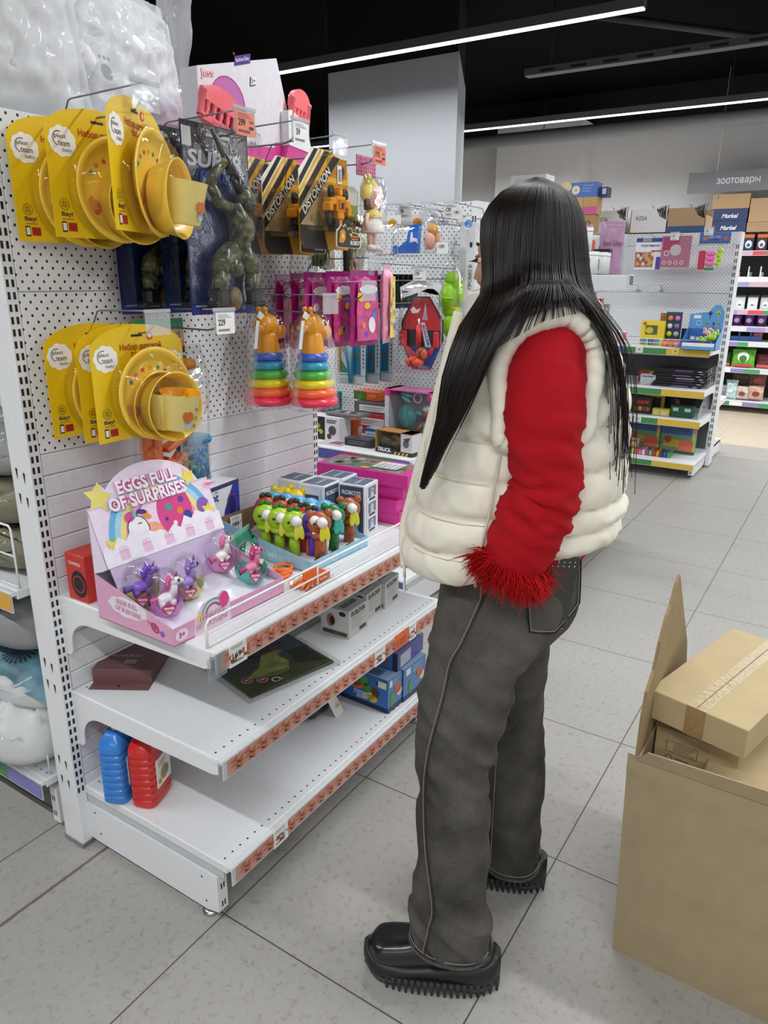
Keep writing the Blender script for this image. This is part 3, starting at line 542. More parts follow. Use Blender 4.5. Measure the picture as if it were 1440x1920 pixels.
# --- bagged doll
t = thing('bagged_doll', 'slim bagged doll in yellow bonnet under a pink gingham header', 'doll', (.948, -.365, 1.75))
b = MB(); b.box(-.05, .05, 0, .0012, -.03, .024, C('e6b8cc', .4)); fr = fr_at(-.05, 0, -.03)
for i in range(10): b.rect(fr, .01 * i, 0, .01 * i + .005, .053, C('a03468', .4), 1)
for i in range(5): b.rect(fr, 0, .011 * i, .1, .011 * i + .005, C('c05a8a', .4), 2)
b.build('header_card', t)
b = MB(); SK = C('e8bfae', .5); b.ell((.008, -.022, -.085), (.03, .024, .034), SK, n=20); b.tube([(.006, -.02, -.115), (.004, -.02, -.13)], .008, SK)
for s_ in (-1, 1): b.tube([(s_ * .011, -.02, -.175), (s_ * .010, -.02, -.215)], [.009, .007], SK, 10); b.tube([(s_ * .024, -.02, -.13), (s_ * .03, -.02, -.155), (s_ * .03, -.024, -.175)], [.007, .006, .006], SK, 10)
fr = fr_at(.008, -.0455, -.09); b.disc(fr, -.011, .004, .0055, 'f4f4f4', 1); b.disc(fr, .012, .004, .0055, 'f4f4f4', 1); b.disc(fr, -.011, .004, .004, '2a2422', 2); b.disc(fr, .012, .004, .004, '2a2422', 2); b.disc(fr, 0, -.01, .0035, 'c04a5a', 2, sy=.5); b.build('doll_body', t)
b = MB(); b.ell((.008, -.014, -.082), (.033, .024, .038), C('4c3a34', .5, nz=.3, sc=90)); b.tube([(-.02, -.015, -.09), (-.026, -.02, -.12)], .009, C('4c3a34')); b.tube([(.036, -.015, -.09), (.036, -.02, -.12)], .009, C('4c3a34')); b.build('hair', t)
b = MB(); b.ell((.0, -.012, -.072), (.038, .022, .036), C('efe07c', .7, bump=.5, sc=200)); b.ell((-.022, -.02, -.04), (.014, .012, .016), C('efe07c', .7)); b.build('bonnet', t)
b = MB(); b.lathe([(.012, -.118), (.022, -.124), (.028, -.138), (.026, -.142)], C('e9d06a', .7, bump=.5, sc=300), 20, TR(.004, -.02, 0)); b.build('bib', t)
b = MB(); b.lathe([(.02, -.138), (.028, -.15), (.036, -.178), (.034, -.182)], C('e9e4dc', .6, nz=.15, sc=120), 20, TR(.004, -.02, 0)); b.build('dress', t)
for s_ in (-1, 1): b = MB(); b.ell((s_ * .012, -.024, -.222), (.012, .016, .009), C('f4f0ee')); b.build('shoe', t)
bagfilm(t, [(-.03, -.048, .05), (-.06, -.05, .052), (-.15, -.05, .052), (-.225, -.046, .048), (-.237, -.04, .04)], -.05, .0)
# --- giraffe stacking rings
def giraffe(label, loc, rz=0):
    t = thing('stacking_toy', label, 'stacking toy', loc, rz, 'giraffe ring stackers'); z = -.255
    for i, (r_, col) in enumerate(((.07, 'f2385a'), (.065, 'ff6a3c'), (.06, 'f0d818'), (.054, '55b848'), (.049, '2fa0c0'), (.044, '4464c8'))):
        b = MB(); b.torus((0, 0, 0), r_ - .016, .0165, C(col, .3, nz=.02, coat=.4), None, 36, 14, .82); b.build('ring', t, (0, 0, z + .0135)); z += .0245
    O_ = C('f0a01a', .35, nz=.03, coat=.4)
    b = MB(); b.lathe([(.034, z - .01), (.036, z), (.031, z + .025), (.028, z + .045), (.024, z + .06)], O_, 24); z += .068
    b.ell((.0, 0, z + .004), (.041, .031, .033), O_, n=22); b.ell((.034, -.004, z - .01), (.031, .026, .023), O_, n=20, R=RY(.35)); b.ell((-.032, -.012, z - .002), (.014, .007, .009), O_, R=RY(.5)); b.ell((-.026, .02, z), (.012, .007, .009), O_)
    for y_ in (-.011, .011): b.cyl((-.01, y_, z + .03), (-.016, y_, z + .046), .005, O_); b.ell((-.017, y_, z + .049), (.0075, .0075, .0075), O_)
    b.build('giraffe_head', t)
    b = MB(); 
    for s_ in (-1, 1): b.ell((.018, s_ * .0272, z + .012), (.008, .004, .010), C('f4f4f0', .2), n=14); b.ell((.020, s_ * .0306, z + .012), (.0052, .002, .0068), C('121212', .1), n=12)
    b.build('eye', t)
    b = MB(); b.box(-.012, .012, -.0005, .0005, -.016, .002, C('f2f2f0'), M=TR(-.028, -.01, -.002) @ RY(.5)); b.box(-.006, .006, -.0005, .0005, -.075, 0, C('eef0f2', .4), M=TR(-.046, -.012, -.02) @ RY(.18)); b.build('paper_tag', t)
    bagfilm(t, [(.005, -.006, .006), (-.012, -.01, .012), (-.04, -.045, .03), (-.09, -.05, .058), (-.15, -.052, .052), (-.22, -.068, .068), (-.262, -.074, .074), (-.268, -.06, .06)], -.06, .06, FLS)
    return t
g0 = giraffe('giraffe stacking toy in front, six coloured rings, paper tag at its neck', (.69, -.36, 1.352), -.12)
dup(g0, (.645, -.235, 1.35), -.05, 'giraffe stacking toy behind, nearer the perforated panel')
# --- pouches behind the giraffes
def pouch(b, w, h, d, m, n=10, seed=0, M=I4, amp=.006):
    rnd = noise; F = []; 
    for s_ in (-1, 1):
        vs = []; 
        for j in range(n + 1):
            for i in range(n + 1):
                u = i / n * 2 - 1; v = j / n * 2 - 1; q = ((1 - u ** 4) * (1 - v ** 6)) ** .6; nz = noise.noise(Vector((u * 2.5 + seed, v * 2.5, s_ * 3 + seed))) * amp
                vs.append((u * w / 2 * (1 - .03 * (1 - v * v)), s_ * (d / 2 * q + (nz if q > .05 else 0)), v * h / 2))
        fs = [(j * (n + 1) + i, j * (n + 1) + i + 1, (j + 1) * (n + 1) + i + 1, (j + 1) * (n + 1) + i) for j in range(n) for i in range(n)]
        if s_ > 0: fs = [f[::-1] for f in fs]
        b.add(vs, fs, m, True, M)
    return b
def print_pouch(label, loc, rz, w, h, d, top, mid, low, seed=0, name='foil_pouch', cat='bag', grp=None, txt_=None, blobs=None, tz=None):
    t = thing(name, label, cat, loc, rz, grp); b = MB(); pouch(b, w, h, d, C(low, .22, nz=.15, sc=30, bump=.8), seed=seed, M=TR(0, 0, -h / 2)); b.build('pouch', t)
    b = MB(); yf = -d / 2 - .0045; fr = fr_at(-w / 2, yf, -h); rnd = random.Random(seed)
    b.box(-w / 2, w / 2, -.001, .001, -.03, .012, C(top, .25, coat=.3)); 
    b.poly(fr, [(w * .12, h * .08), (w * .88, h * .08), (w * .9, h * .5), (w * .84, h * .9), (w * .16, h * .9), (w * .1, h * .5)], C(mid, .3, nz=.3, sc=40, coat=.3), 1)
    for i in range(9 if blobs is None else len(blobs) * 3):
        cs = blobs or ('e8902a', 'f0c030', '4a8ad0', 'f4e4ec', 'e05a8a', '8a4ab0'); b.disc(fr, w * (.2 + .6 * rnd.random()), h * (.15 + .65 * rnd.random()), w * (.05 + .08 * rnd.random()), cs[i % len(cs)], 2 + i % 4, 10, .6 + rnd.random(), rnd.random() * 3)
    if txt_: b.cloud(fr, w / 2, h * .8, w * .6, h * .12, 'f0f0f4', 6); b.txt(fr, txt_, w / 2, h * .8, h * .06, tz or '3a3a8a', 7, w=w * .46, bold=.03)
    b.build('printed_front', t); return t
P3 = dict(top='8a1a6a', mid='c8488a', low='a81c74')
for i, (x, y, lab) in enumerate(((.885, -.40, 'purple and pink toy pouch in front, hanging right of the front giraffe'), (.838, -.345, 'purple and pink toy pouch second from the front'), (.80, -.29, 'purple and pink toy pouch third from the front'), (.80, -.235, 'purple and pink toy pouch just behind the rear giraffe'), (.79, -.18, 'purple and pink toy pouch nearest the panel'))):
    print_pouch(lab, (x, y, 1.452 - .003 * i), .1 * (i - 1), .125, .2, .02, seed=i + 1, grp='purple and pink toy pouches', txt_=' ', **P3)
print_pouch('pale pink and yellow bagged toy right of the purple pouches', (.975, -.42, 1.47), .3, .075, .215, .03, 'd8a8c8', 'e8c850', 'e898b8', 9, blobs=('f0b020', 'e05a9a', '7ad0c0', 'f4f0e0', '7a4ab0'))
# --- toy weapons set hanging under the dish sets
t = thing('toy_weapon_set', 'long bagged toy set of blue staffs, orange holster and blue quiver', 'toy pack', (.285, -.2, 1.315))
b = MB(); b.box(-.075, .085, .0, .0015, -.055, .03, C('d8701c', .4)); fr = fr_at(-.075, 0, -.055); b.rect(fr, 0, .06, .16, .085, '2a9a6a', 1); b.rect(fr, .06, .03, .158, .058, 'c8a894', 1); b.txt(fr, 'BOMSHE', .11, .045, .014, '3a2a1a', 2, w=.08); b.txt(fr, 'S-ET', .13, .02, .012, 'f0e8d8', 2, w=.03, rot=.1); b.poly(fr, [(.08, 0), (.16, .02), (.16, 0)], '2a2420', 2); b.build('header_card', t)
for i, (x, m_) in enumerate(((.062, '2a62b0'), (.045, '1f4f98'), (.02, '2a5aa8'))): b = MB(); b.tube([(x, -.02, -.06), (x + .004, -.02, -.2), (x + .002, -.018, -.4)], .0065, C(m_, .35), 10); b.build('toy_staff', t)
b = MB(); b.lathe([(0, -.1), (.03, -.09), (.026, -.07), (.0, -.065)], C('d88a20', .5), 14, TR(.062, -.02, .0), False); b.build('staff_head', t)
O_ = C('e06a28', .35, nz=.04, coat=.3)
b = MB(); b.box(-.115, -.065, -.07, -.035, -.35, -.205, O_, .006); b.ell((-.103, -.072, -.28), (.02, .01, .024), O_); b.box(-.097, -.077, -.08, -.066, -.34, -.22, O_, .005); b.build('holster', t)
b = MB(); b.M = TR(-.035, -.03, .08); b.prism([(-.026, -.43), (.03, -.43), (.036, -.37), (.02, -.365), (.0, -.385), (-.012, -.375), (-.028, -.368)], -.05, -.02, O_, 'Y'); b.M = I4; fr = fr_at(-.061, -.081, -.35); b.poly(fr, [(.008, .03), (.026, .02), (.03, .036), (.012, .044)], '6a5a50', 1); b.poly(fr, [(.034, .04), (.05, .055), (.044, .02)], '7a6a60', 1); b.build('toy_mask', t)
b = MB(); b.box(-.034, .034, -.052, -.018, -.007, .007, O_, .003, TR(-.032, -.03, -.262) @ RY(-.35)); b.build('toy_blade', t)
BQ = C('2f86b8', .3, nz=.03, coat=.4); b = MB(); b.box(.0, .062, -.098, -.045, -.38, -.262, BQ, .012); b.box(-.005, .067, -.103, -.04, -.272, -.25, BQ, .008); fr = fr_at(.0, -.0985, -.38); b.star(fr, .04, .02, .017, '8a9098', 1, 8, .6); [b.ringd(fr, .032, .095 - .03 * i, .014, .003, '2878a8', 1) for i in range(3)]; b.build('quiver', t)
bagfilm(t, [(-.03, -.09, .09), (-.1, -.11, .09), (-.25, -.125, .08), (-.36, -.125, .076), (-.385, -.12, .07)], -.108, .004, FLS)
# --- camouflage figures in the bag behind the doll
for i, (y, lab) in enumerate(((-.2, 'bag of dark green toy figures hanging behind the doll'), (-.29, 'bag of toy reptiles partly hidden behind the robot cards'))):
    t = thing('bagged_figures', lab, 'toy pack', (.93 + .03 * i, y, 1.69 - .05 * i), .1); rnd = random.Random(i)
    b = MB(); b.box(-.06, .06, 0, .001, -.03, .01, C('7a8a3a' if i else '3a3f30', .4)); b.build('header_card', t)
    for k in range(5):
        b = MB(); x = -.045 + .022 * k; m_ = C(('4a4f38', '6a8a30', '2c2e2a', '9ab83a', 'b86a34')[(k + i * 2) % 5], .4, nz=.2, sc=60); z = -.18 + .02 * rnd.random()
        b.tube([(x, -.02, z + .12), (x + .004, -.022, z + .07), (x, -.02, z)], [.005, .014, .009], m_, 10); b.ell((x, -.024, z + .13), (.009, .009, .011), m_); b.tube([(x - .01, -.02, z), (x - .013, -.02, z - .05)], [.008, .006], m_, 8); b.tube([(x + .008, -.02, z), (x + .012, -.02, z - .05)], [.008, .006], m_, 8); b.build('toy_figure', t)
    bagfilm(t, [(-.02, -.06, .06), (-.06, -.064, .064), (-.2, -.066, .066), (-.25, -.06, .06)], -.05, .0)
# ================= THINGS ON THE NEAR SHELVES =================
def carton(name, label, cat, loc, rz, w, d, h, col, pr=None, grp=None, rot=None, r=.4, bev=.0012):
    """a closed carton; pr(b, F) draws its print on frames F[face]"""
    o_ = MB(); o_.box(0, w, 0, d, 0, h, C(col, r), bev)
    if pr: pr(o_, {k: FR(k, w, d, h) for k in 'FLRT'}, w, d, h)
    o = o_.build(name, None, loc); o.rotation_euler = rot if rot else (0, 0, rz); tag(o, label, cat, grp); return o
def bars(b, fr, u, v, w, n, m='55555a', gap=.006, th=.0016, k=2):
    for i in range(n): b.rect(fr, u, v - gap * i, u + w * (1 - .13 * (i % 3)), v - gap * i + th, m, k)
ZT = .7205
# red box behind the egg display
def p_(b, F, w, d, h):
    b.txt(F['L'], 'CONTROL', d * .5, h - .022, .008, 'f0e8e0', 2, w=.045, bold=.02); b.disc(F['L'], d * .62, h * .38, .028, '1d1c1c', 1, sy=1.2); b.ringd(F['L'], d * .62, h * .38, .022, .004, 'b02a2a', 2)
carton('red_toy_box', 'red toy box reading CONTROL between the slat wall and the egg display', 'box', (-.017, -.245, ZT), 0, .12, .07, .115, 'c8342c', p_)
# ---- egg display tray
t = thing('egg_display', 'open pink cardboard display tray with rainbow header reading EGGS FULL OF SURPRISES', 'display box', (-.052, -.568, ZT), -.02)
PK = C('dfa6c6', .4); LV = C('e9dff0', .45); KB = C('6a4a34', .8)
b = MB(); w, d = .338, .245
b.box(0, w, 0, d, 0, .003, PK)
for x in (0, w - .002):
    b.prism([(0, 0), (d, 0), (d, .105), (0, .04)], x, x + .002, PK, 'X')
b.box(.002, w - .002, 0, .002, 0, .04, PK); b.box(.002, w - .002, d - .002, d, 0, .105, LV)
fl = (V3((0, d, 0)), V3((0, -1, 0)), V3((0, 0, 1))); b.cloud(fl, .105, .05, .12, .042, 'e6e2ec'); b.txt(fl, 'EGGS FULL', .103, .058, .012, 'd2588c', 2, w=.07, bold=.05, rot=-.03); b.txt(fl, 'OF SURPRISES', .105, .042, .012, 'd2588c', 2, w=.085, bold=.05, rot=-.05); b.txt(fl, 'EGGS FULL', .103, .058, .0115, 'f6d8e8', 3, w=.069, bold=.0, rot=-.03); b.txt(fl, 'OF SURPRISES', .105, .042, .0115, 'f6d8e8', 3, w=.084, rot=-.05)
b.disc(fl, .19, .028, .014, 'c03a7a', 1, sy=.75, rot=-.5); b.disc(fl, .185, .03, .003, '3a9a9a', 2); b.disc(fl, .195, .024, .003, 'e8902a', 2); b.star(fl, .172, .035, .009, 'f0d060', 0); b.disc(fl, .212, .02, .007, '8a5ac0', 1)
ff = (V3((0, 0, 0)), V3((1, 0, 0)), V3((0, 0, 1))); b.cloud(ff, .022, .02, .032, .024, 'f4eaf2'); b.txt(ff, '3+', .022, .02, .013, 'd04a84', 2, bold=.04); bars(b, ff, .23, .026, .07, 2, 'f4dcea', .007, .002)
fr_ = (V3((w, 0, 0)), V3((0, 1, 0)), V3((0, 0, 1)))
fi = (V3((w - .002, d, 0)), V3((0, -1, 0)), V3((0, 0, 1))); b.cloud(fi, .1, .05, .1, .03, 'f0d4e4')
b.build('tray', t)
# raised logo panel at the front edge
b = MB(); lp = [(.055, .0), (.16, .0), (.16, .052), (.15, .072), (.138, .078), (.125, .07), (.118, .064), (.1, .07), (.08, .066), (.07, .055), (.06, .04)]
b.prism(lp, -.0012, .0004, C('f2d8e8', .4), 'Y'); f2 = (V3((0, -.0012, 0)), V3((1, 0, 0)), V3((0, 0, 1)))
for i, col in enumerate(('6ab0e0', 'f0e080', '8a5ac0')): b.ringd(f2, .11, .036, .034 - .005 * i, .005, col, 1, .5, 2.9)
b.star(f2, .072, .038, .014, 'f0d850', 1); b.disc(f2, .142, .056, .014, 'e84a94', 2, sy=1.3); b.txt(f2, 'EGGS FULL', .11, .034, .013, 'c85090', 3, w=.076, bold=.06); b.txt(f2, 'OF SURPRISES', .105, .018, .013, 'c85090', 3, w=.09, bold=.06); b.txt(f2, 'EGGS FULL', .11, .034, .0122, 'f8eef6', 4, w=.074, bold=.01); b.txt(f2, 'OF SURPRISES', .105, .018, .0122, 'f8eef6', 4, w=.088, bold=.01); b.build('logo_panel', t)
# white moulded insert
b = MB(); n = 26; vs = []
for j in range(n + 1):
    for i in range(n + 1):
        x = .004 + (w - .008) * i / n; y = .004 + (d - .008) * j / n; cx, cy = (x / w * 4) % 1 - .5, (y / d * 3) % 1 - .5; vs.append((x, y, .026 + .05 * j / n * .55 - .016 * max(0, 1 - (cx * cx + cy * cy) * 7)))
b.add(vs, [(j * (n + 1) + i, j * (n + 1) + i + 1, (j + 1) * (n + 1) + i + 1, (j + 1) * (n + 1) + i) for j in range(n) for i in range(n)], C('e6e8f2', .35, coat=.2), True); b.build('moulded_insert', t)
# lid: side gussets, back and slanted header
b = MB(); zt, zb = .25, .125; yt, yb = d, d - .05
b.box(0, w, d - .002, d, .105, zt, LV); b.prism([(d, .105), (d, zt), (yb, zb), (yb + .02, .115)], 0, .0015, LV, 'X'); b.prism([(d, .105), (d, zt), (yb, zb)], w - .0015, w, LV, 'X')
Vh = V3((0, yt - yb, zt - zb)); hl = Vh.length; Vh.normalize(); hd = (V3((0, yb, zb)), V3((1, 0, 0)), Vh)
top = [(0, 0), (w, 0), (w, hl - .004), (.31, hl)] + [(.175 + .135 * cos(a), hl - .012 + .085 * sin(a)) for a in [pi * k / 18 for k in range(1, 16)]] + [(.045, hl + .05), (.03, hl + .038), (.022, hl + .02), (.034, hl + .004), (.02, hl - .0), (0, hl)]
o_ = hd[0]; N_ = V3((1, 0, 0)).cross(Vh).normalized()
ring0 = [tuple(o_ + V3((1, 0, 0)) * u + Vh * v) for u, v in top]; ring1 = [tuple(Vector(p) - N_ * .0016) for p in ring0]; b.loft([ring1, ring0], C('eadcf0', .42), True, False)
pal = ('6ab4e4', 'a8d8f0', 'f0e48a', 'f6a8c8', '7a48b8')
for i, col in enumerate(pal): b.ringd(hd, .175, .03, .15 - .014 * i, .0142, col, 1, .12, pi - .12, 36, .98)
b.disc(hd, .175, .045, .078, 'f4d8ee', 2, 30)
b.star(hd, .035, hl + .018, .036, 'e8d878', 3, 5, .5, 1.3); b.star(hd, .282, hl + .012, .024, 'f0dc60', 3, 5, .5, 1.8); b.star(hd, .31, .055, .022, 'f0d848', 4, 5, .5, 1.2); b.star(hd, .035, .04, .026, 'f2dc50', 4, 5, .5, 1.0)
b.disc(hd, .215, .078, .05, 'd8408c', 4, 28, 1.25, -.15)
for (u, v, r_, col) in ((.2, .09, .009, '3aa098'), (.228, .075, .009, 'e8802a'), (.205, .05, .006, 'f0f0f0'), (.24, .1, .008, '5a3aa0'), (.222, .118, .007, 'f0c040'), (.19, .115, .004, 'f4f4f4'), (.185, .065, .005, '3a3a90'), (.246, .06, .012, '2a3a98')): b.disc(hd, u, v, r_, col, 5)
b.disc(hd, .3, .07, .02, '8a5ab8', 3); b.disc(hd, .095, .03, .022, '6a4aa8', 4); b.disc(hd, .14, .045, .03, 'f0a888', 4, 20, .8)
b.disc(hd, .105, .062, .028, 'f8f8fa', 5, 24, 1.1); b.ringd(hd, .105, .062, .0285, .002, '2a2a3a', 6, 0, 2 * pi, 28, 1.1); b.disc(hd, .092, .094, .014, 'd84a9a', 6, 14, .8, .3); b.poly(hd, [(.098, .092), (.104, .118), (.11, .09)], '6ac0a8', 7); b.ringd(hd, .112, .07, .006, .0016, '2a2a3a', 7, .3, 2.8); b.disc(hd, .1, .05, .005, 'f4a8b8', 7); b.disc(hd, .136, .086, .012, 'f0982a', 6, 14, .5, -.5); b.disc(hd, .126, .098, .014, '4a2a80', 6, 14, .4, -.3); b.disc(hd, .12, .034, .016, 'f0a888', 6)
cl = [(0, 0), (w, 0), (w, .048)] + [(w - .012 - .0375 * i + dx, .044 + (.012 if k_ == 1 else .0) + .01 * sin(i * 1.3)) for i in range(9) for k_, dx in enumerate((0, -.018))] + [(0, .035)]
b.poly(hd, cl, 'f2eef8', 8)
for i in range(5):
    u = .05 + .062 * i; b.rect(hd, u - .012, .008, u - .001, .024, 'ecc4de', 9); b.rect(hd, u + .001, .008, u + .012, .024, 'ecc4de', 9); b.rect(hd, u - .013, .025, u + .013, .029, 'e8b4d4', 9); b.ringd(hd, u - .005, .033, .005, .0015, 'e8b4d4', 9); b.ringd(hd, u + .005, .033, .005, .0015, 'e8b4d4', 9)
for dx, m_, bo, k_ in ((0, 'f4d4e8', .17, 9), (0, 'cc4c8a', .1, 11), (-.0008, 'f2f0fa', .035, 13)):
    for tx, u, v, ww in (('EGGS FULL', .165, hl + .028, .165), ('OF SURPRISES', .158, hl - .006, .215)): b.txt(hd, tx, u + dx, v, .03 if k_ > 9 else .033, m_, k_, w=ww, bold=bo)
b.cloud(hd, .335, hl - .018, .034, .02, 'f6d0e4'); b.txt(hd, '12pcs', .335, hl - .018, .009, 'd04a8c', 10, w=.026, bold=.04); b.build('header_lid', t)
b = MB(); Vi = V3((0, .06, -.085)).normalized(); fi = (V3((.02, d - .07, .125)), V3((1, 0, 0)), V3((0, -Vi.y, -Vi.z))); b.box(.004, w - .004, -.001, 0, -.1, 0, C('c9b8da', .45), 0, TR(0, d - .052, .125) @ RX(-.45)); b.build('inner_flap', t)
# ---- ponies in clear eggs
def pony_egg(label, x, y, z, rz, cup, pony, hair, grp='ponies in clear eggs', tilt=0):
    t = thing('pony_egg', label, 'toy', (x, y, z), rz, grp, (tilt, 0, rz)); t.scale = (1.2, 1.2, 1.12); b = MB(); n = 24; CM = C(cup, .35, coat=.3)
    rings = [[(r_ * cos(2 * pi * k / n), r_ * sin(2 * pi * k / n), zz + (.008 * (k % 3 - 1) if i == 3 else 0)) for k in range(n)] for i, (r_, zz) in enumerate(((.006, 0), (.02, .003), (.029, .015), (.032, .032)))]
    b.loft(rings, CM, False, True); b.loft([[(p[0] * .94, p[1] * .94, p[2]) for p in r_] for r_ in rings[::-1]], CM, False, True); b.build('egg_cup', t)
    P = C(pony, .35, nz=.02, coat=.3); H = C(hair, .4, nz=.15, sc=200); b = MB()
    b.ell((0, 0, .032), (.017, .011, .012), P, n=18); b.tube([(.01, 0, .034), (.016, 0, .05), (.015, 0, .058)], [.010, .007, .007], P, 12); b.ell((.018, 0, .064), (.012, .009, .009), P, n=16); b.ell((.028, 0, .061), (.007, .006, .006), P)
    for x_, y_ in ((.01, .007), (.01, -.007), (-.011, .007), (-.011, -.007)): b.tube([(x_, y_, .03), (x_, y_, .012)], [.006, .005], P, 8)
    for y_ in (.006, -.006): b.cyl((.012, y_, .07), (.01, y_ * 1.3, .079), .003, P, 8, .0008)
    b.build('pony', t)
    b = MB(); b.tube([(.018, 0, .073), (.01, 0, .073), (.004, 0, .062), (.003, 0, .048)], [.003, .006, .006, .003], H, 10); b.tube([(-.016, 0, .036), (-.025, .002, .034), (-.024, .002, .018)], [.004, .006, .002], H, 10); b.cyl((.021, 0, .072), (.024, 0, .083), .0024, C('8a5ab8'), 8, .0005); b.build('mane', t)
    b = MB(); [b.ell((.0225, s_ * .0078, .066), (.0028, .0014, .0036), C('1c1a20', .1), n=10) for s_ in (-1, 1)]; b.build('eye', t)
    b = MB(); b.lathe([(.032, .03), (.0335, .045), (.032, .06), (.027, .076), (.018, .088), (.008, .094), (.0005, .095)], FILM(a=.25, r=.05, sc=14, bump=.15), 28, None, False); b.build('egg_dome', t)
    b = MB(); M_ = RZ(-rz - .6) @ TR(.0, -.036, .024); b.prism([(0, -.012), (.012, .002), (.012, .008), (.006, .011), (0, .008), (-.006, .011), (-.012, .008), (-.012, .002)], -.001, 0, C('c23a70', .4), 'Y', M_); b.prism([(0, -.009), (.009, .002), (.008, .007), (0, .006), (-.008, .007), (-.009, .002)], -.0014, -.001, C('f4dce8', .4), 'Y', M_)
    fq = M_ @ Vector((0, -.0015, .001)); b.txt((fq, (M_.to_3x3() @ V3((1, 0, 0))), V3((0, 0, 1))), 'DOLL', 0, 0, .0055, 'a82c5c', 1, bold=.05); b.build('heart_sticker', t)
    return t
pony_egg('clear egg with white unicorn in lilac cup, nearest the front-left corner of the pink tray', .005, -.488, .752, -.3, 'cf86cc', 'f4f0f4', 'e05a9a')
pony_egg('clear egg with dark purple pony at the back-left of the pink tray', -.005, -.415, .77, -.2, 'c8c08a', '8a5ad0', '6a4ab8', tilt=.25)
pony_egg('clear egg with lavender pony in yellow cup in the middle of the pink tray', .085, -.465, .756, .1, 'dcd890', 'a88ad4', '9a7ac8')
pony_egg('clear egg with white pony and pink tail at the right of the pink tray', .228, -.43, .765, .1, 'd88ac0', 'f6f2f2', 'e878a8')
pony_egg('clear egg with pink unicorn in turquoise cup at the right corner of the pink tray', .245, -.51, .748, 0, '58b4ac', 'ee88b0', 'c83a7a')
# ---- robot box 699
def p_(b, F, w, d, h):
    f = F['F']; b.rect(f, 0, h - .012, w, h, '3a3f66', 1); b.poly(f, [(w * .58, 0), (w, 0), (w, h - .012), (w * .86, h - .012), (w * .66, h * .55)], '2c3fa8', 1); b.txt(f, 'Robot', w * .34, h * .82, .026, '25409a', 2, w=.085, bold=.02); b.txt(f, 'cady', w * .5, h * .9, .008, '25409a', 2)
    b.disc(f, w * .34, h * .56, .026, 'dfe4ee', 2, sy=.8); b.disc(f, w * .34, h * .55, .019, '2a3f9c', 3, sy=.8); b.poly(f, [(w * .27, h * .12), (w * .42, h * .12), (w * .46, h * .42), (w * .22, h * .42)], 'e4e8f0', 2); b.disc(f, w * .34, h * .3, .012, '3a4aa0', 3); b.poly(f, [(w * .1, h * .2), (w * .2, h * .24), (w * .22, h * .42), (w * .14, h * .4)], 'd0d6e2', 2)
    b.disc(f, w * .82, h * .6, .022, '1c2770', 3, sy=1.7); b.ringd(f, w * .82, h * .6, .02, .0015, 'd04a6a', 4, sy=1.7); b.txt(f, 'R/C', w * .88, h * .28, .012, 'f08a4a', 4, bold=.03, rot=.2); b.txt(F['T'], 'robot', w * .5, d * .5, .02, '3a3f66', 2, w=.07); b.rect(F['R'], 0, 0, d, h, '2c3c98', 1)
carton('robot_box', 'white and blue robot toy box behind the pink egg display', 'box', (.325, -.232, ZT), .12, .205, .075, .175, 'e9ebf0', p_)
railtag('white price tag 699 stuck to the robot toy box', .462, .8, '699', big=.015, w=.045, y=-.232)
# white paperboard lying behind
b = MB(); b.box(0, .2, 0, .11, 0, .025, C('e4e4e2', .5), .002); tag(b.build('flat_white_box', None, (.56, -.27, ZT)), 'flat white box lying behind the blue fan tray', 'box')
# ---- green foil bag
print_pouch('crumpled green foil bag between the egg display and the blue tray', (.36, -.36, .80), .3, .13, .1, .05, '8ad0c0', '4aa08a', '2a7a62', 4, blobs=('3ab09a', 'd8f0e8', '2a6a5a'), name='green_foil_bag')
# ---- orange toys
OR = C('f0782a', .4, nz=.05, coat=.3)
t = thing('orange_toy_cuffs', 'orange plastic toy ring lying right of the egg display', 'toy', (.345, -.50, ZT + .008)); b = MB(); b.torus((0, 0, 0), .03, .006, OR); b.torus((.045, .015, .002), .022, .005, OR); b.build('ring', t); b = MB(); b.box(-.01, .03, -.03, -.015, -.004, .012, OR, .003); b.build('clasp', t)
t = thing('bagged_orange_toy', 'orange toy in a clear bag lying at the shelf front', 'toy', (.372, -.592, ZT), .1); b = MB(); b.prism([(-.03, -.02), (.045, -.025), (.05, .02), (.0, .028), (-.03, .01)], .002, .018, C('e8641c', .4, nz=.1), 'Z'); b.build('toy_body', t)
for i in range(4): b = MB(); b.tube([(-.03, -.015 + .01 * i, .01), (-.05, -.02 + .014 * i, .008), (-.06, -.022 + .015 * i, .003)], [.005, .004, .003], OR, 8); b.build('finger', t)
b = MB(); b.box(-.065, .06, -.035, .035, 0, .024, FLS, .01); b.build('clear_bag', t)
t = thing('pastel_sweets_bag', 'small pastel bag beside the orange toy ring', 'bag', (.335, -.43, ZT + .02)); b = MB(); pouch(b, .06, .05, .03, C('e0e6c0', .3, nz=.3, sc=50), M=RX(1.3)); b.build('pouch', t)
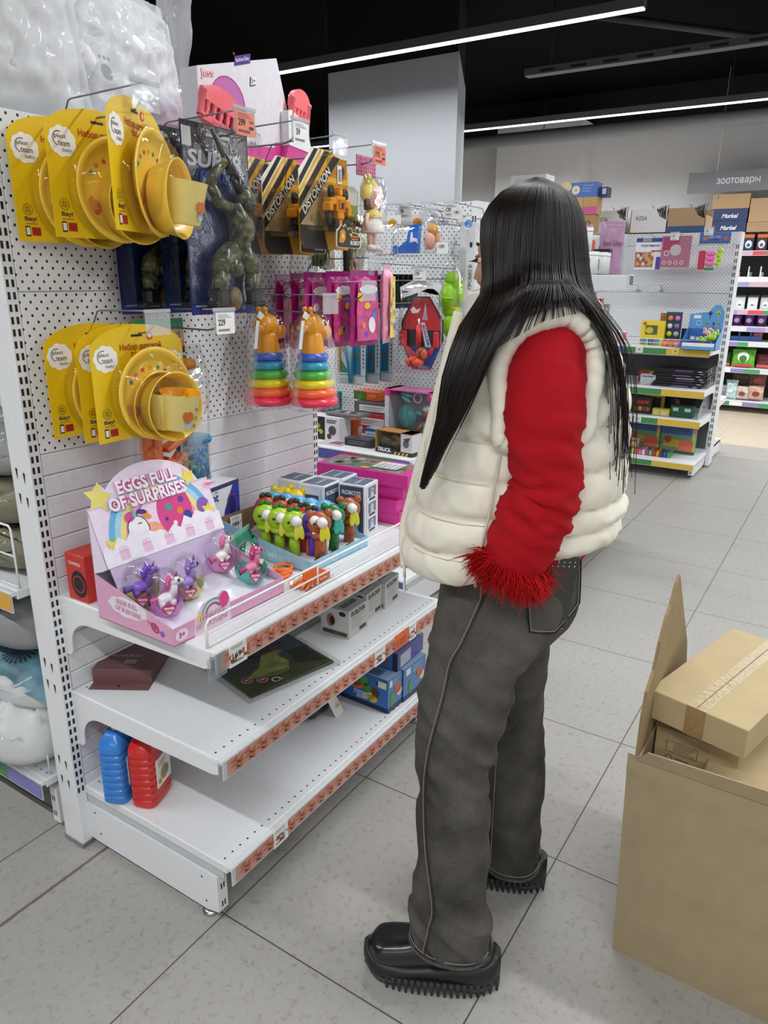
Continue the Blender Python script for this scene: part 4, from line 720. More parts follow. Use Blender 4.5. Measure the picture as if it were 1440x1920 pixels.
# ---- blue tray of toy fans
t = thing('fan_display_tray', 'light blue cardboard tray holding fruit and animal hand fans', 'display box', (.415, -.556, ZT), -.02); BL = C('9cc8e0', .42); w, d = .25, .335
b = MB(); b.box(0, w, 0, d, 0, .003, BL)
for x in (0, w - .002): b.prism([(0, 0), (d, 0), (d, .085), (0, .03)], x, x + .002, BL, 'X')
b.box(.002, w - .002, 0, .002, 0, .03, BL); b.box(0.002, w - .002, d - .002, d, 0, .085, C('8a6e4c', .8)); fl = (V3((0, d, 0)), V3((0, -1, 0)), V3((0, 0, 1))); b.txt(fl, 'FAN', .2, .022, .014, 'e8f2f8', 2, w=.034, bold=.02); bars(b, fl, .225, .025, .05, 3, 'd8e8f4', .005, .0014)
b.disc(fl, .14, .058, .011, '2a4a5a', 1, sy=.6); ff = (V3((0, 0, 0)), V3((1, 0, 0)), V3((0, 0, 1))); b.ringd(ff, .1, .015, .011, .002, 'e8f2f8', 1); bars(b, ff, .14, .02, .06, 2, 'e8f2f8', .006, .0015); b.build('tray', t)
b = MB(); b.box(.003, w - .003, .003, d - .003, .016, .018, C('eceef0', .4)); f_ = fr_at(0, 0, .018, (1, 0, 0), (0, 1, 0)); [b.disc(f_, .05 + .07 * i, .02, .012, DARK, 1, sy=.5) for i in range(3)]; b.build('insert', t)
_fan = {}
def fan(label, x, y, body, blade, leaf, ears=0, z=.74):
    k = (body, blade, leaf, ears); q = label
    if k in _fan: return dup(_fan[k], (x, y, z), _fan[k].rotation_euler[2], q)
    t = thing('hand_fan', label, 'toy fan', (x, y, z), -.75, 'fruit and animal hand fans'); t.scale = (1.2, 1.2, 1.2); _fan[k] = t; B = C(body, .35, nz=.03, coat=.3); b = MB()
    b.tube([(0, 0, 0), (0, 0, .03), (0, 0, .05)], [.0125, .0125, .010], B, 14); b.lathe([(.0, .046), (.02, .048), (.021, .056), (.0, .06)], B, 20, None, False); b.ell((0, 0, .078), (.027, .017, .027), B, n=20)
    if ears: [b.ell((s_ * .02, 0, .101), (.009, .008, .009), B) for s_ in (-1, 1)]
    b.build('fan_body', t)
    if leaf:
        b = MB(); [b.ell((s_ * .007, 0, .107), (.009, .006, .006), C(leaf, .4), R=RY(s_ * .6)) for s_ in (-1, 1)]; b.build('leaf', t)
    b = MB(); b.cyl((.002, -.016, .086), (.002, -.034, .088), .011, C('f4f4f4', .3), 16); b.build('hub', t)
    for a in (-.22, .14): b = MB(); b.ell((0, 0, -.02), (.0075, .002, .02), C(blade, .35), M=TR(.006, -.028, .084) @ RY(a)); b.build('blade', t)
    b = MB(); f2 = fr_at(0, -.0172, .078); [b.disc(f2, u, .004, .003, '1c1a18', 1) for u in (-.014, -.002)]; b.ringd(f2, -.008, -.004, .004, .001, '1c1a18', 1, pi, 2 * pi); b.build('face', t); return t
for i, (x, y) in enumerate(((.455, -.47), (.455, -.42), (.455, -.37))): fan(('lime fruit fan, front of the three', 'lime fruit fan in the middle of its row', 'lime fruit fan at the back of its row')[i], x, y, 'a8cc28', 'd8e050', '2f7a30')
for i, (x, y) in enumerate(((.497, -.47), (.51, -.425), (.51, -.375), (.51, -.325))): fan(('red strawberry fan at the front of the red row', 'red strawberry fan second from the front of the red row', 'red strawberry fan third from the front of the red row', 'red strawberry fan at the back of the red row')[i], x, y, 'cc2a22', 'f0f0f0', '2a3a20')
for i, (x, y) in enumerate(((.572, -.48), (.565, -.437), (.565, -.395), (.565, -.352), (.56, -.31))): fan(('light blue fan nearest the front of the blue row', 'light blue fan second from the front', 'light blue fan in the middle of the blue row', 'light blue fan second from the back', 'light blue fan at the back of the blue row')[i], x, y, '5aaede', 'f0f0f0', '', 0)
for i, (x, y) in enumerate(((.612, -.30), (.61, -.35))): fan(('yellow duck fan at the very back of the tray', 'yellow duck fan second from the back of the tray')[i], x, y, 'f0d028', 'f8f4e0', '', 1)
fan('purple grape fan just behind the front brown bear fan', .487, -.505, '5a38b8', 'f0f0f0', '1a4a2a')
fan('brown bear fan at the left front of the blue tray, yellow blades', .482, -.533, 'a8562a', 'e6e03a', '', 1); fan('green fan with turquoise blades in the middle of the tray front', .553, -.526, '1f7a3a', '4ac0b0', '', 1); fan('brown lion fan at the right front of the blue tray', .628, -.524, 'a8562a', 'e6e03a', '', 1, .7401)
for i, (x, y, m_) in enumerate(((.475, -.49, 'e8642a'), (.487, -.528, '5aa82a'), (.503, -.53, 'f0f0f0'))):
    b = MB(); b.tube([(0, 0, 0), (.003, 0, .03), (.008, 0, .055)], [.005, .006, .005], C(m_, .4), 10); tag(b.build('fan_strap', None, (x, y - .008, .742)), ('orange fan handle clip in the blue tray', 'green fan handle clip in the blue tray', 'white fan handle clip in the blue tray')[i], 'toy part')
# ---- ROBOTS boxes
def p_(b, F, w, d, h):
    NV = '49566e'
    b.rect(F['T'], .006, .006, w - .006, d - .006, '5a6880', 1); b.txt(F['T'], 'ROBOTS', w / 2, d * .45, .01, 'd8dee6', 2, w=w * .6, bold=.03)
    f = F['L']; b.rect(f, .005, .005, d - .005, h - .005, NV, 1); b.txt(f, 'ROBOTS', d / 2, h - .024, .013, 'e8ecf0', 2, w=d * .72, bold=.04); b.disc(f, d / 2, h * .52, .02, 'e8eaee', 2); b.disc(f, d / 2, h * .52, .013, '3a2a34', 3); b.disc(f, d / 2 - .004, h * .53, .003, 'd05a5a', 4); b.poly(f, [(d * .22, .012), (d * .78, .012), (d * .68, h * .38), (d * .32, h * .38)], 'd8dce4', 2); b.disc(f, d * .5, h * .2, .008, '8a9ab0', 3)
    f = F['F']; b.rect(f, .009, .009, w - .009, h - .009, 'c2c8d0', 1); b.rect(f, .0105, .0105, w - .0105, h - .0105, 'e6e8ec', 2)
    for i in range(3): v = .028 + .047 * i; b.rect(f, w * .24, v, w * .8, v + .03, '6e7f96', 3); b.disc(f, w * .52, v + .017, .009, 'e4e6ea', 4); b.disc(f, w * .52, v + .018, .005, ('8a97a8', 'c8ccd4', 'c04a58')[i], 5); b.poly(f, [(w * .38, v + .001), (w * .66, v + .001), (w * .6, v + .01), (w * .44, v + .01)], 'dcdfe4', 4); b.rect(f, w * .3, v - .009, w * .74, v - .003, '2c3038', 3)
carton('robots_box', 'grey and white box reading ROBOTS at the front right, blue tray to its left', 'box', (.697, -.53, ZT), .12, .085, .085, .162, 'eceef2', p_, 'grey toy boxes reading ROBOTS')
def p2(b, F, w, d, h):
    b.rect(F['T'], .006, .006, w - .006, d - .006, '5a6880', 1); b.txt(F['T'], 'ROBOTS', w / 2, d * .45, .01, 'd8dee6', 2, w=w * .6, bold=.03); f = F['F']; b.rect(f, .005, .005, w - .005, h - .005, '49566e', 1); b.txt(f, 'ROBOTS', w / 2, h - .024, .013, 'e8ecf0', 2, w=w * .72, bold=.04); b.disc(f, w / 2, h * .52, .02, 'e8eaee', 2); b.disc(f, w / 2, h * .52, .013, '3a2a34', 3); b.poly(f, [(w * .2, .012), (w * .8, .012), (w * .68, h * .38), (w * .32, h * .38)], 'd8dce4', 2)
    f = F['L']; b.rect(f, .008, .008, d - .008, h - .008, 'c2c8d0', 1); b.rect(f, .0095, .0095, d - .0095, h - .0095, 'e4e6ea', 2); b.rect(f, d * .25, h * .38, d * .8, h * .82, '4a5260', 3); b.disc(f, d * .52, h * .6, .011, '5a7aa0', 4, sy=1.6)
carton('robots_box', 'ROBOTS box at the front left of its group, pale side panel facing left', 'box', (.628, -.437, ZT), .05, .085, .085, .162, 'eceef2', p2, 'grey toy boxes reading ROBOTS')
carton('robots_box', 'ROBOTS box at the back right of its group', 'box', (.722, -.432, ZT), .05, .085, .085, .162, 'eceef2', p2, 'grey toy boxes reading ROBOTS')
carton('robots_box', 'ROBOTS box at the back left of its group', 'box', (.634, -.348, ZT), .05, .085, .085, .162, 'eceef2', p2, 'grey toy boxes reading ROBOTS')
# ---- pink window boxes
def pink(label, x, y, z, rz, w=.135, d=.33, h=.04, win=True):
    t = thing('pink_window_box', label, 'box', (x, y, z), rz, 'stacked pink window boxes'); b = MB(); b.box(0, w, 0, d, 0, h, C('e0389c', .35), .001)
    b.rect(FR('F', w, d, h), .0, .003, w, .006, 'c82a88', 1); b.build('carton', t)
    if win:
        b = MB(); b.box(.012, w - .012, .03, d - .02, h - .004, h + .0006, C('8a9a80', .5, nz=.5, sc=30)); f = fr_at(0, 0, h + .0008, (1, 0, 0), (0, 1, 0)); rnd = random.Random(5)
        for i in range(14): b.disc(f, .02 + .09 * rnd.random(), .05 + .24 * rnd.random(), .008 + .008 * rnd.random(), ('4a6a48', 'c8a888', 'e8b060', 'd8d8c8', '6a8a5a', 'a86a58')[i % 6], 1 + i % 3)
        b.rect(f, .035, .06, .11, .15, 'eceeee', 5); [b.ringd(f, .045 + .015 * (i % 4), .07 + .02 * (i // 4), .005, .0015, '4a4a4e', 6) for i in range(16)]; b.build('window_picture', t)
        b = MB(); b.box(.01, w - .01, .028, d - .018, h + .001, h + .007, FLS, .002); b.build('clear_window', t)
    return t
pink('pink window box at the bottom of its stack', .865, -.545, ZT, .0, win=False); pink('pink window box second from the bottom of the stack', .853, -.54, ZT + .0405, .06, win=False); pink('pink window box third from the bottom, pushed right', .872, -.55, ZT + .081, -.05, win=False); pink('pink window box on top of the stack, clear window upward', .862, -.572, ZT + .1215, .04)
# ================= SECOND SHELF =================
ZM = .4635
t = thing('brown_box', 'dusky brown flat toy box with hang tab at the left of the second shelf', 'box', (.105, -.285, ZM), .55)
b = MB(); b.box(0, .17, 0, .15, 0, .04, C('6e4a4c', .5), .001); f = FR('T', .17, .15, .04); b.txt(f, 'DREAM BOX', .07, .09, .012, 'c8b0b0', 2, w=.09, rot=-1.57); b.rect(f, .03, .05, .05, .08, 'a88a8a', 1); b.build('carton', t)
b = MB(); b.box(-.03, 0, .0, .15, 0, .0015, C('7a5456', .5)); b.disc(fr_at(0, 0, .0016, (1, 0, 0), (0, 1, 0)), -.014, .08, .004, DARK, 1); b.build('hang_tab', t)
t = thing('dinosaur_puzzle', 'flat dinosaur picture puzzle in clear wrap lying on the second shelf', 'puzzle', (.192, -.538, ZM), -.25)
b = MB(); w, h = .26, .215; b.box(0, w, 0, h, 0, .007, C('3c4426', .35, nz=.4, sc=14), .001); f = fr_at(0, 0, .007, (1, 0, 0), (0, 1, 0))
b.poly(f, [(0, h * .55), (w * .3, h * .6), (w, h * .5), (w, h), (0, h)], C('2c3a48', .35, nz=.4, sc=10), 1); b.rect(f, 0, h - .045, .055, h, '2a6a9a', 3); b.txt(f, '3+', .027, h - .022, .012, 'e8f0f4', 4)
b.poly(f, [(.03, .07), (.09, .1), (.13, .15), (.17, .16), (.19, .14), (.165, .12), (.17, .08), (.15, .05), (.1, .06), (.06, .06)], C('8a8e4a', .4, nz=.4, sc=30), 3); b.poly(f, [(.09, .16), (.14, .2), (.2, .19), (.22, .17), (.17, .17), (.2, .155), (.14, .15)], C('2a2620', .4, nz=.3, sc=40), 4); b.disc(f, .18, .165, .012, '8a3a28', 5, sy=.4)
for i in range(5): b.ringd(f, .12, .1, .03 + .008 * i, .0025, 'b0b070', 4, 3.4, 5.2)
b.poly(f, [(.18, .06), (.25, .02), (.25, .12), (.2, .13)], '1c2014', 3)
for i in range(2): b.disc(f, .03 + .032 * i, .045 - .022 * i + .02, .014, 'c8ccc8', 4); b.disc(f, .03 + .032 * i, .065 - .022 * i, .012, '8a2030', 5); b.rect(f, .023 + .032 * i, .063 - .022 * i, .037 + .032 * i, .067 - .022 * i, 'e8d8d0', 6)
b.ringd(f, .09, .022, .012, .004, 'c8d4d8', 4); b.poly(f, [(.08, .012), (.105, .01), (.108, .02)], 'c87a2a', 5); b.build('picture_board', t)
b = MB(); b.box(-.02, w + .012, -.02, h + .01, 0, .012, FLS, .003); b.build('clear_wrap', t)
def p_(b, F, w, d, h):
    b.rect(F['T'], 0, 0, w, d, '9a9a98', 1)
    for i in range(4): b.ringd(F['T'], w * (.2 + .18 * i), d * .75, .006, .002, '2a2a2a', 2)
    b.txt(F['T'], 'BUILDER', w / 2, d * .35, .02, '4a4438', 2, w=w * .7, bold=.05, shear=.2)
    f = F['L']; b.rect(f, 0, 0, d, h, 'd9d8d6', 1); b.disc(f, d * .35, h * .55, .014, 'a8786a', 2, sy=1.5); b.disc(f, d * .42, h * .55, .009, '3a2418', 3, sy=1.6); b.rect(f, .005, .004, d - .005, h * .2, '5a5040', 2); b.disc(f, d * .6, h * .12, .012, '8a4a40', 3, sy=.5); b.disc(f, d * .2, h * .12, .01, '4a4a38', 3, sy=.5); b.disc(f, d * .78, h * .86, .012, '2a3038', 2, sy=.6)
    f = F['F']; b.rect(f, 0, 0, w, h, 'bdbcba', 1); b.txt(f, 'BUILDER', w * .5, h * .84, .015, '5a4a3a', 2, w=w * .75, bold=.05); bars(b, f, w * .15, h * .68, w * .7, 6, '7a7a7c', .0065, .0012); b.rect(f, w * .55, h * .08, w * .9, h * .22, '3a3a3c', 2)
for i, (x, y, rz, lab) in enumerate(((.575, -.558, .03, 'white and grey construction toy box, nearest of the three on the second shelf'), (.698, -.535, .1, 'construction toy box in the middle of the three on the second shelf'), (.80, -.535, .12, 'construction toy box furthest right on the second shelf'))): carton('construction_box', lab, 'box', (x, y, ZM), rz, .1, .095, .085, 'cfcecb', p_, 'construction toy boxes')
b = MB(); b.box(0, .22, 0, .18, 0, .004, C('8e9294', .4)); b.rect(fr_at(0, 0, .0042, (1, 0, 0), (0, 1, 0)), .02, .08, .1, .16, C('2a2a2c', .4, nz=.5, sc=90), 1); tag(b.build('grey_leaflet', None, (.42, -.42, ZM)), 'thin grey printed sheet lying behind the dinosaur puzzle', 'sheet')
# ================= BOTTOM SHELF =================
ZB = .1835
def canister(label, loc, rz, col, grp='plastic canisters'):
    t = thing('canister', label, 'canister', loc, rz, grp); M_ = C(col, .3, nz=.03, coat=.4); b = MB(); rings = []
    for i in range(91):
        z = .005 + .185 * i / 90; g = 1 - .10 * max(0, sin(z * 2 * pi / .0195)) ** 3 * (1 if .02 < z < .15 else 0); top = 1 if z < .15 else 1 - ((z - .15) / .045) ** 2 * .55; w, d = .034 * g * top, .055 * g * top
        rings.append([(w * (abs(cos(a)) ** .5) * (1 if cos(a) > 0 else -1), d * (abs(sin(a)) ** .5) * (1 if sin(a) > 0 else -1), z) for a in [2 * pi * k / 28 for k in range(28)]])
    b.loft([[(x * .9, y * .93, 0) for x, y, _ in rings[0]]] + rings, M_); b.build('bottle_body', t)
    b = MB(); b.lathe([(.014, .19), (.0145, .194), (.0145, .208), (.012, .21), (0, .21)], C('d8c8b0', .5), 20, None, False); b.build('cap', t)
    b = MB(); b.tube([(0, .03, .17), (0, .05, .165), (0, .058, .14), (0, .056, .11)], [.008, .008, .007, .006], M_, 10); b.build('handle', t)
    b = MB(); b.box(.0335, .0352, -.03, .038, .045, .125, C('eceae4', .45)); f = (V3((.0352, -.03, .045)), V3((0, 1, 0)), V3((0, 0, 1))); b.disc(f, .036, .03, .02, 'c8983a', 1); b.disc(f, .036, .03, .014, '8a8a94', 2); b.disc(f, .012, .016, .007, 'c08a2a', 1); bars(b, f, .008, .066, .04, 3, '8a7a3a', .005, .0015, 1); b.ringd(f, .058, .072, .005, .0015, 'a8983a', 1); b.build('label_sticker', t)
    return t
k0 = canister('blue ribbed plastic canister at the left of the bottom shelf', (.018, -.245, ZB), -1.15, '2f7fd0')
k1 = canister('red ribbed plastic canister in front, round picture on its label', (.048, -.318, ZB), -1.2, 'c8221c')
dup(k1, (.075, -.222, ZB), -1.25, 'red canister mostly hidden behind the front red one')
t = thing('black_bagged_toy', 'dark bagged toy with a white and yellow tag, middle of the bottom shelf', 'toy', (.575, -.42, ZB)); b = MB(); pouch(b, .14, .1, .05, C('1a1a1c', .3, nz=.4, sc=40, bump=.6), M=TR(0, 0, .027) @ RX(1.45)); b.build('pouch', t)
b = MB(); b.box(-.02, .02, -.001, .001, -.04, .05, C('e8e8e2', .5), 0, TR(.02, -.07, .035) @ RX(-.35) @ RY(-.2)); b.disc((V3((.02, -.0725, .02)), V3((1, 0, 0)), V3((0, -.34, .94)).normalized()), .008, 0, .012, 'e0b020', 1, sy=1.5); b.build('hang_tag', t)
def p_(b, F, w, d, h):
    f = F['L']; b.rect(f, 0, 0, d, h, '2f6ab8', 1); b.rect(f, 0, 0, d, h * .14, '1c2a52', 2); b.txt(f, 'ГОТОВИМ', d * .52, h * .35, .015, 'f0f0f0', 3, w=d * .36, bold=.03); b.txt(f, 'ДОМА', d * .5, h * .24, .013, 'f0f0f0', 3, w=d * .22, bold=.03)
    for (u, v, r_, sy, col) in ((.42, .55, .024, .45, 'c87a3a'), (.4, .6, .02, .35, 'c83a28'), (.55, .75, .016, 1, '5a9a3a'), (.6, .58, .016, 1, '4a8a30'), (.66, .36, .014, .9, 'd8c830'), (.72, .3, .016, .8, 'd0c028'), (.76, .5, .014, 1.2, '5a3428'), (.18, .5, .02, .4, '2a3a30'), (.3, .85, .008, 1, 'd89a3a'), (.86, .85, .02, .4, '3a3a3a')): b.disc(f, d * u, h * v, r_, col, 3, sy=sy, rot=.3)
    b.rect(f, d * .82, h * .72, d * .98, h * .92, 'e8e4d8', 4); f = F['F']; b.rect(f, 0, 0, w, h, '5a86b8', 1); b.rect(f, 0, 0, w, h * .16, '2a3a5a', 2); b.disc(f, w * .3, h * .35, .01, '5a9a3a', 3, sy=2.5); b.disc(f, w * .72, h * .6, .018, 'c86a5a', 3); b.disc(f, w * .82, h * .45, .015, 'd8c8b8', 3)
    b.rect(f, w * .1, h * .75, w * .3, h * .95, 'e0e4e8', 3); bars(b, f, w * .4, h * .9, w * .45, 4, 'a8c0dc', .006, .002); b.rect(F['T'], 0, 0, w, d, '8aa4c0', 1); b.rect(F['T'], w * .1, d * .2, w * .6, d * .7, '4a6a8a', 2)
t1 = carton('cooking_toy_box', 'blue toy box reading ГОТОВИМ ДОМА at the left of its pile on the bottom shelf', 'box', (.685, -.622, ZB), -.03, .075, .19, .112, '3a72b8', p_, 'blue cooking toy boxes')
carton('cooking_toy_box', 'blue picture box right behind the cooking toy box on the bottom shelf', 'box', (.765, -.628, ZB), -.03, .13, .19, .112, '5a80b0', p_, 'blue cooking toy boxes')
def p_(b, F, w, d, h):
    f = F['L']; b.rect(f, 0, 0, d, h, '3a78c0', 1); b.disc(f, d * .4, h * .5, .016, 'b84a38', 2); b.disc(f, d * .38, h * .62, .01, 'e8c040', 3); b.rect(f, d * .62, h * .3, d * .8, h * .6, 'b83a3a', 2); b.rect(f, d * .9, 0, d, h, '1c2450', 2); f = F['F']; b.rect(f, 0, 0, w, h, '5a5a9c', 1); b.rect(f, w * .1, h * .1, w * .5, h * .8, 'b8bccc', 2); b.rect(F['T'], 0, 0, w, d, 'c0c4c8', 1); b.poly(F['T'], [(0, 0), (w * .9, 0), (w * .6, d * .4), (0, d * .6)], '6a6aa8', 2); bars(b, F['T'], w * .5, d * .9, w * .4, 5, '5a84b8', .012, .006)
carton('doctor_toy_box', 'blue and violet toy box lying on top of the blue boxes', 'box', (.745, -.618, ZB + .113), .05, .17, .17, .06, '4a7ac0', p_)
# ================= ON TOP OF THE NEAR UNIT =================
def pillow(label, loc, rz, w, h, d, tilt=.25, logo=None, fold=0, seed=1, grp='duvets and pillows in clear bags'):
    t = thing('bagged_pillow', label, 'pillow', loc, rz, grp); M_ = RX(-tilt); n = 44
    def side(b, s_, amp, k, mat, off=0):
        vs = []
        for j in range(n + 1):
            for i in range(n + 1):
                u = i / n * 2 - 1; v = j / n * 2 - 1; q = max(0, (1 - u ** 4) * (1 - v ** 4)) ** .5
                nz = abs(noise.noise(Vector((u * k + seed, v * k * 1.3, seed)))) * amp + noise.noise(Vector((u * k * 3, v * k * 2 + seed, 3))) * amp * .4 + (1 - abs(noise.noise(Vector((u * k * 1.4 + v, v * k + u * .6, seed + 4))) * 2.2)) ** 5 * amp * .5
                c = 1 - .07 * (1 - v * v) ; c2 = 1 - .07 * (1 - u * u); vs.append((u * (w / 2 + off) * c, s_ * (d / 2 + off) * q - s_ * nz * q, h / 2 + v * (h / 2 + off) * c2))
        fs = [(j * (n + 1) + i, j * (n + 1) + i + 1, (j + 1) * (n + 1) + i + 1, (j + 1) * (n + 1) + i) for j in range(n) for i in range(n)]
        b.add(vs, fs if s_ < 0 else [f[::-1] for f in fs], mat, True, M_)
    F = C('fbfbfc', .8, nz=.02, sc=9, bump=.5); b = MB(); side(b, -1, .05, 1.6, F); side(b, 1, .05, 1.6, F); b.build('pillow', t)
    FM = FILM('fcfdfe', .1, .08, 9, 1.1, .5); b = MB(); side(b, -1, .03, 3.5, FM, .014); side(b, 1, .03, 3.5, FM, .014); b.build('clear_bag', t)
    if logo:
        b = MB(); f = (M_ @ Vector((logo[0], -d / 2 - .03, logo[1])), V3((1, 0, 0)), (M_.to_3x3() @ V3((0, 0, 1)))); b.txt(f, 'e', 0, 0, .036, '9a9fa4', 1, w=.036, bold=.06); [b.disc(f, -.014 + .014 * i, .031, .0048, '9a9fa4', 1) for i in range(3)]; b.build('printed_mark', t)
    return t
pillow('white bagged pillow at the left of the shelf top, small grey mark on its bag', (.10, .08, 1.765), -.1, .50, .5, .2, .12, (-.03, .13), seed=1)
pillow('white bagged duvet leaning right on the shelf top, grey mark in its middle', (.50, .13, 1.765), .12, .46, .40, .2, .15, (-.14, .13), seed=5)
pillow('white bagged pillow behind, its top rising out of view', (.45, .38, 1.80), .1, .75, .55, .22, .1, seed=8)
pillow('white bagged pillow at the far left edge of the shelf top', (-.12, .3, 1.765), .3, .36, .44, .18, .2, seed=11)
b = MB(); pts = [(.0, 0, .0), (.13, .0, .02), (.17, 0, .18), (.15, .01, .34), (.1, .02, .38)]; n = 10; vs = []
for j in range(n + 1):
    for i in range(n + 1):
        u, v = i / n, j / n; vs.append((.02 + u * (.08 + .07 * v), -.02 + .03 * noise.noise(Vector((u * 3, v * 3, 2))), v * .34))
b.add(vs, [(j * (n + 1) + i, j * (n + 1) + i + 1, (j + 1) * (n + 1) + i + 1, (j + 1) * (n + 1) + i) for j in range(n) for i in range(n)], FILM('fcfdfe', .1, .08, 12, 1.0, .35), True); tag(b.build('loose_bag_corner', None, (.62, .13, 1.9)), 'loose clear plastic bag corner standing up beside the duvet', 'bag')
# doll bed box
t = thing('doll_bed_box', 'large white and pink doll bed box reading Bedtime Baby on top of the unit', 'box', (.57, -.10, 1.765), .02)
b = MB(); w, d, h = .42, .19, .26; G_ = C('dcd8df', .45)
b.prism([(0, 0), (w, 0), (w, .06), (w - .04, .10), (w - .10, .275), (-.0, .19), (0, 0)], 0.0, .06, G_, 'Y'); b.box(0, w, .06, d, 0, .05, C('d8409a', .4), .001); b.box(w - .12, w, -.001, d, 0, .055, C('d23f92', .4), .001)
f = fr_at(0, 0, 0); b.poly(f, [(.0, 0), (w, 0), (w, .05), (.0, .016)], C('d23f92', .4), 1)
b.poly(f, [(.14, .218), (.205, .238), (.208, .262), (.143, .242)], '4a2a80', 2); b.txt(f, 'Bedtime Baby', .174, .24, .012, 'f0f0f4', 3, w=.056, rot=.3); b.star(f, .14, .247, .006, 'c03a50', 3, 5, .3)
b.txt(f, 'Jess', .035, .178, .024, 'e0506a', 2, w=.05, bold=.05, rot=.15); b.txt(f, 'Jess', .035, .178, .0225, 'e8dfe6', 3, w=.048, bold=0, rot=.15)
b.poly(f, [(.2, .18), (.224, .188), (.226, .212), (.202, .204)], '2a2a30', 2); b.poly(f, [(.203, .184), (.226, .191), (.228, .212), (.205, .205)], 'e8e6ea', 3); b.txt(f, '3+', .214, .197, .013, '3a3a44', 4, rot=.2)
b.disc(f, .11, .12, .068, 'b86aa8', 1, 30); b.ringd(f, .11, .12, .068, .0025, 'a8488c', 2); b.txt(f, 'CE', .135, .055, .02, '2a2a2c', 3, w=.034); b.ringd(f, .175, .062, .011, .003, '2a5a3a', 3); b.ringd(f, .207, .07, .012, .002, 'a04a4a', 3); b.txt(f, 'MADE IN CHINA', .175, .035, .010, '2a2a2c', 3, w=.085, rot=.1); b.txt(f, 'I III-I', .17, .11, .01, '3a3a3c', 3)
b.build('carton', t)
def bedhead(x, z, w_, h_, tilt, nb):
    b = MB(); R_ = C('ee6a72', .4, nz=.03, coat=.2); b.M = TR(x, -.022, z) @ RY(tilt)
    b.prism([(0, h_ * .45), (w_, h_ * .45)] + [(w_ / 2 + w_ / 2 * cos(pi * i / 12), h_ * .62 + h_ * .38 * sin(pi * i / 12)) for i in range(13)], -.006, .012, R_, 'Y')
    for x_ in (0.004, w_ - .004): b.lathe([(.009, -.0), (.009, h_ * .62), (.011, h_ * .64), (.011, h_ * .72), (.004, h_ * .76)], R_, 12, TR(x_, 0, 0), False)
    for i in range(nb): xx = w_ * (i + 1) / (nb + 1); b.lathe([(.006, 0), (.008, h_ * .08), (.0045, h_ * .16), (.008, h_ * .28), (.006, h_ * .36), (.0085, h_ * .45)], R_, 10, TR(xx, 0, 0), False)
    b.box(0, w_, -.005, .008, -.01, .012, R_, .003); return b
bedhead(-.025, .075, .15, .092, .28, 5).build('bed_headboard', t)
bedhead(.345, .115, .085, .10, .16, 4).build('bed_footboard', t)
b = MB(); b.prism([(.0, .0), (.0, .09), (.1, .03), (.1, 0)], -.0015, -.0005, C('e8e6ea', .4), 'Y'); b.build('box_panel', t)
b = MB(); b.prism([(.33, .05), (.33, .14), (.345, .145), (.42, .115), (.44, .04)], -.03, -.001, C('e4e2e6', .3, bump=.4), 'Y'); b.prism([(.31, .0), (.33, .05), (.44, .04), (.44, 0.0)], -.028, -.001, C('c83a8a', .35), 'Y'); b.build('box_end', t)
# ================= BEDDING ON THE LEFT END UNIT =================
def heap(label, cat, loc, rz, w, d, h, mat, seed=1, amp=.02, k=2.2, film=None, name='folded_blanket', grp=None, rx=0, crease=1.0):
    t = thing(name, label, cat, loc, rz, grp, (rx, 0, rz)); n = 44; rings = []
    for j in range(n + 1):
        v = j / n * 2 - 1; r_ = max(.02, (1 - abs(v) ** 5)) ** .35; rings.append([(w / 2 * v, d / 2 * r_ * (abs(cos(a)) ** .55) * (1 if cos(a) > 0 else -1), max(0.0, h / 2 + h / 2 * r_ * (abs(sin(a)) ** .6) * (1 if sin(a) > 0 else -1) + ((noise.noise(Vector((v * k + seed, cos(a) * k, sin(a) * k))) * amp + amp * crease * (max(0, 1 - abs(noise.noise(Vector((v * k * 1.5 + seed, cos(a) * k * 1.2, sin(a) * 2)))) * 5) - .3)) if sin(a) > -.2 else 0))) for a in [2 * pi * q / 56 for q in range(56)]])
    b = MB(); b.loft(rings, mat); b.build('fabric' if film else 'cover', t)
    if film: b = MB(); b.loft([[(p[0] * 1.02, p[1] * 1.03, p[2] * 1.03) for p in r_] for r_ in rings], film); b.build('clear_wrap', t)
    return t
FW = FILM('fcfdfe', .2, .08, 14, 1.2, .45)
heap('khaki folded blanket in clear wrap, lower one on the left middle shelf', 'blanket', (.12, .22, .722), .1, .34, .48, .12, C('8c8a72', .8, bump=.3), 2, film=FILM('ffffff', .3, .06, 10, 1), rx=0)
heap('khaki folded blanket in clear wrap, upper one on the left middle shelf', 'blanket', (.12, .22, .845), .05, .34, .48, .12, C('86846c', .8, bump=.3), 5, film=FILM('ffffff', .3, .06, 10, 1))
heap('grey folded blanket in clear wrap on top of the khaki ones', 'blanket', (.12, .22, .968), .05, .34, .48, .12, C('9a9c98', .8, bump=.3), 7, film=FILM('ffffff', .3, .06, 10, 1))
heap('large white bedding bag hanging over the lower left shelf edge', 'bedding bag', (.12, .21, .185), -.05, .5, .5, .2, C('f0f0ec', .6, nz=.03, bump=.9, sc=14), 4, .035, film=FW, name='bedding_bag')
t = heap('bagged pillow with a blue feather picture lying on the white bag', 'bedding bag', (.13, .2, .375), .1, .46, .48, .09, C('d6d8d6', .6, nz=.03, bump=.8, sc=14), 9, .02, film=FW, name='bedding_bag', rx=.1)
b = MB(); M2 = TR(-.07, -.03, .115) @ RZ(pi / 2) @ RX(1.25); pouch(b, .42, .30, .05, C('527888', .45, nz=.5, sc=14, bump=.6), 14, 3, M2, .012); fo = M2 @ Vector((-.04, .0285, -.06)); f2 = (fo, M2.to_3x3() @ V3((-1, 0, 0)), M2.to_3x3() @ V3((0, 0, 1)))
